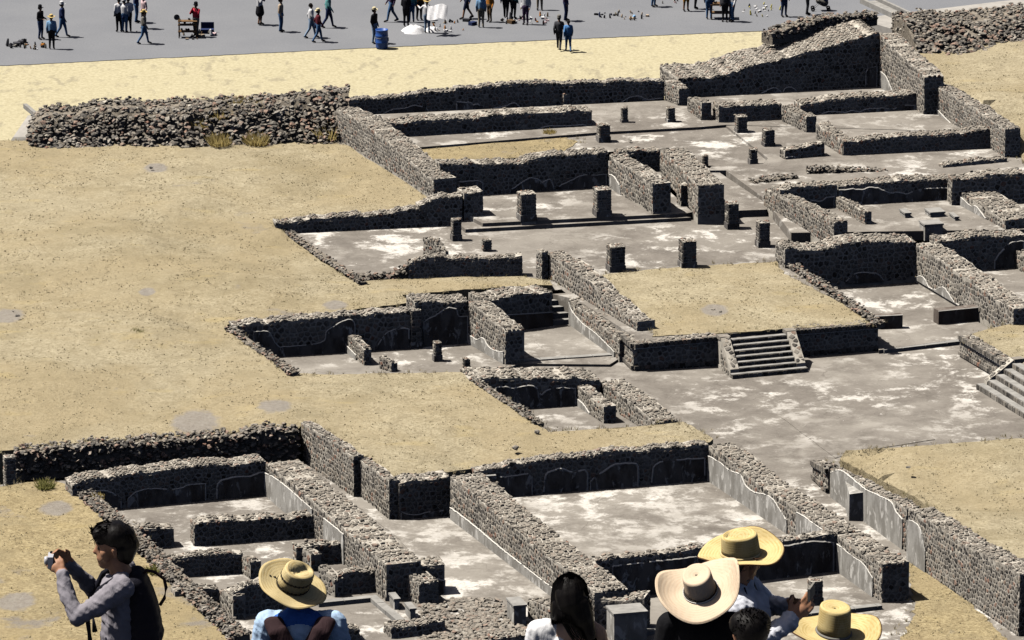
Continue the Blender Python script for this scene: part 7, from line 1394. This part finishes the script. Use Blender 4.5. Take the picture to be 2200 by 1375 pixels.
skin_shape('hair', [('a', Q(-.03, 0, .035), .1, Q(.02, 0, .045), .095), ('a', Q(-.04, 0, .01), .09, Q(-.045, 0, -.05), .065), ('a', Q(0, -.04, .06), .075, Q(0, .04, .06), .075)], 'black_hair', root, .008, 3)
rr = random.Random(4); pa = []
for k in range(420):
    d = V(rr.gauss(0, 1), rr.gauss(0, 1), abs(rr.gauss(0, 1)) - .3).normalized(); st = V(*Q(-.015, 0, .04)) + d * .098; en = st + (d + V(rr.uniform(-.6, .6), rr.uniform(-.6, .6), rr.uniform(-.2, .6))).normalized() * .016
    pa.append([st, st.lerp(en, .5), en])
strands('hair_bristles', root, pa, .004)

# -- the last hat at the right
root, o, drop = hero('lasthat', 'visitor at the lower right showing only a straw hat', FEET_B - .15)
hd, Q, l = head((-.0, .02, .08), (-.7, .7, 0), -.1, 'skin', .9)
body = hd + [('skin', (0, 0, -.02), .06, (0, .02, .07), .056), ('shirt', (-.11, 0, -.06), .07, (.11, 0, -.06), .07), ('shirt', (0, 0, -.12), .12, (0, 0, -.32), .118, (1, 0, 0), 1.45), ('shirt', (0, 0, -.32), .118, (0, 0, -.5), .12, (1, 0, 0), 1.3)]
for sg in (-1, 1): body += [('shirt', (.175 * sg, 0, -.07), .078, (.225 * sg, 0, -.3), .058), ('shirt', (.225 * sg, 0, -.3), .056, (.19 * sg, .15, -.42), .042)] + hand((.19 * sg, .155, -.43), (-.2 * sg, .9, 0), (0, 0, -1), (-sg, 0, .2), .5)
body += lower((1, 0, 0), (0, 1, 0), drop)
fuse('body', body, .01, 3, dict(skin='skin_tan', shirt='shirt_white', pants='trousers', shoe='cloth_shoe'), root)
skin_shape('hair', [('a', Q(-.03, 0, .0), .076, Q(-.045, 0, -.05), .068)], 'black_hair', root, .01)
make_hat('lasthat', 'straw hat with tall crown and grey band at the lower right', 'straw_yellow', .285, .25, .098, .165, 6, 3, 20, .055, .0, 'round', 'hat_trim', 'cloth_grey')

# the terrace they stand on and the pyramid below it
mb = MB()
mb.box(0, 24., FEET_A - 3.03, 60, 20.6, 6.0); mb.box(0, 35.6, FEET_B - 3.05, 60, 2.6, 6.)
tag(mb.build('pyramid_terrace', 'concrete'), kind='structure')
vs = [(-70, -20, 46), (70, -20, 46), (70, 36.9, 46), (-70, 36.9, 46), (-110, -20, -1), (110, -20, -1), (110, 90, -1), (-110, 90, -1)]
tag(mesh_obj('pyramid_slope', vs, [(3, 2, 1, 0), (0, 1, 5, 4), (1, 2, 6, 5), (2, 3, 7, 6), (3, 0, 4, 7)], 'mortar'), kind='structure')
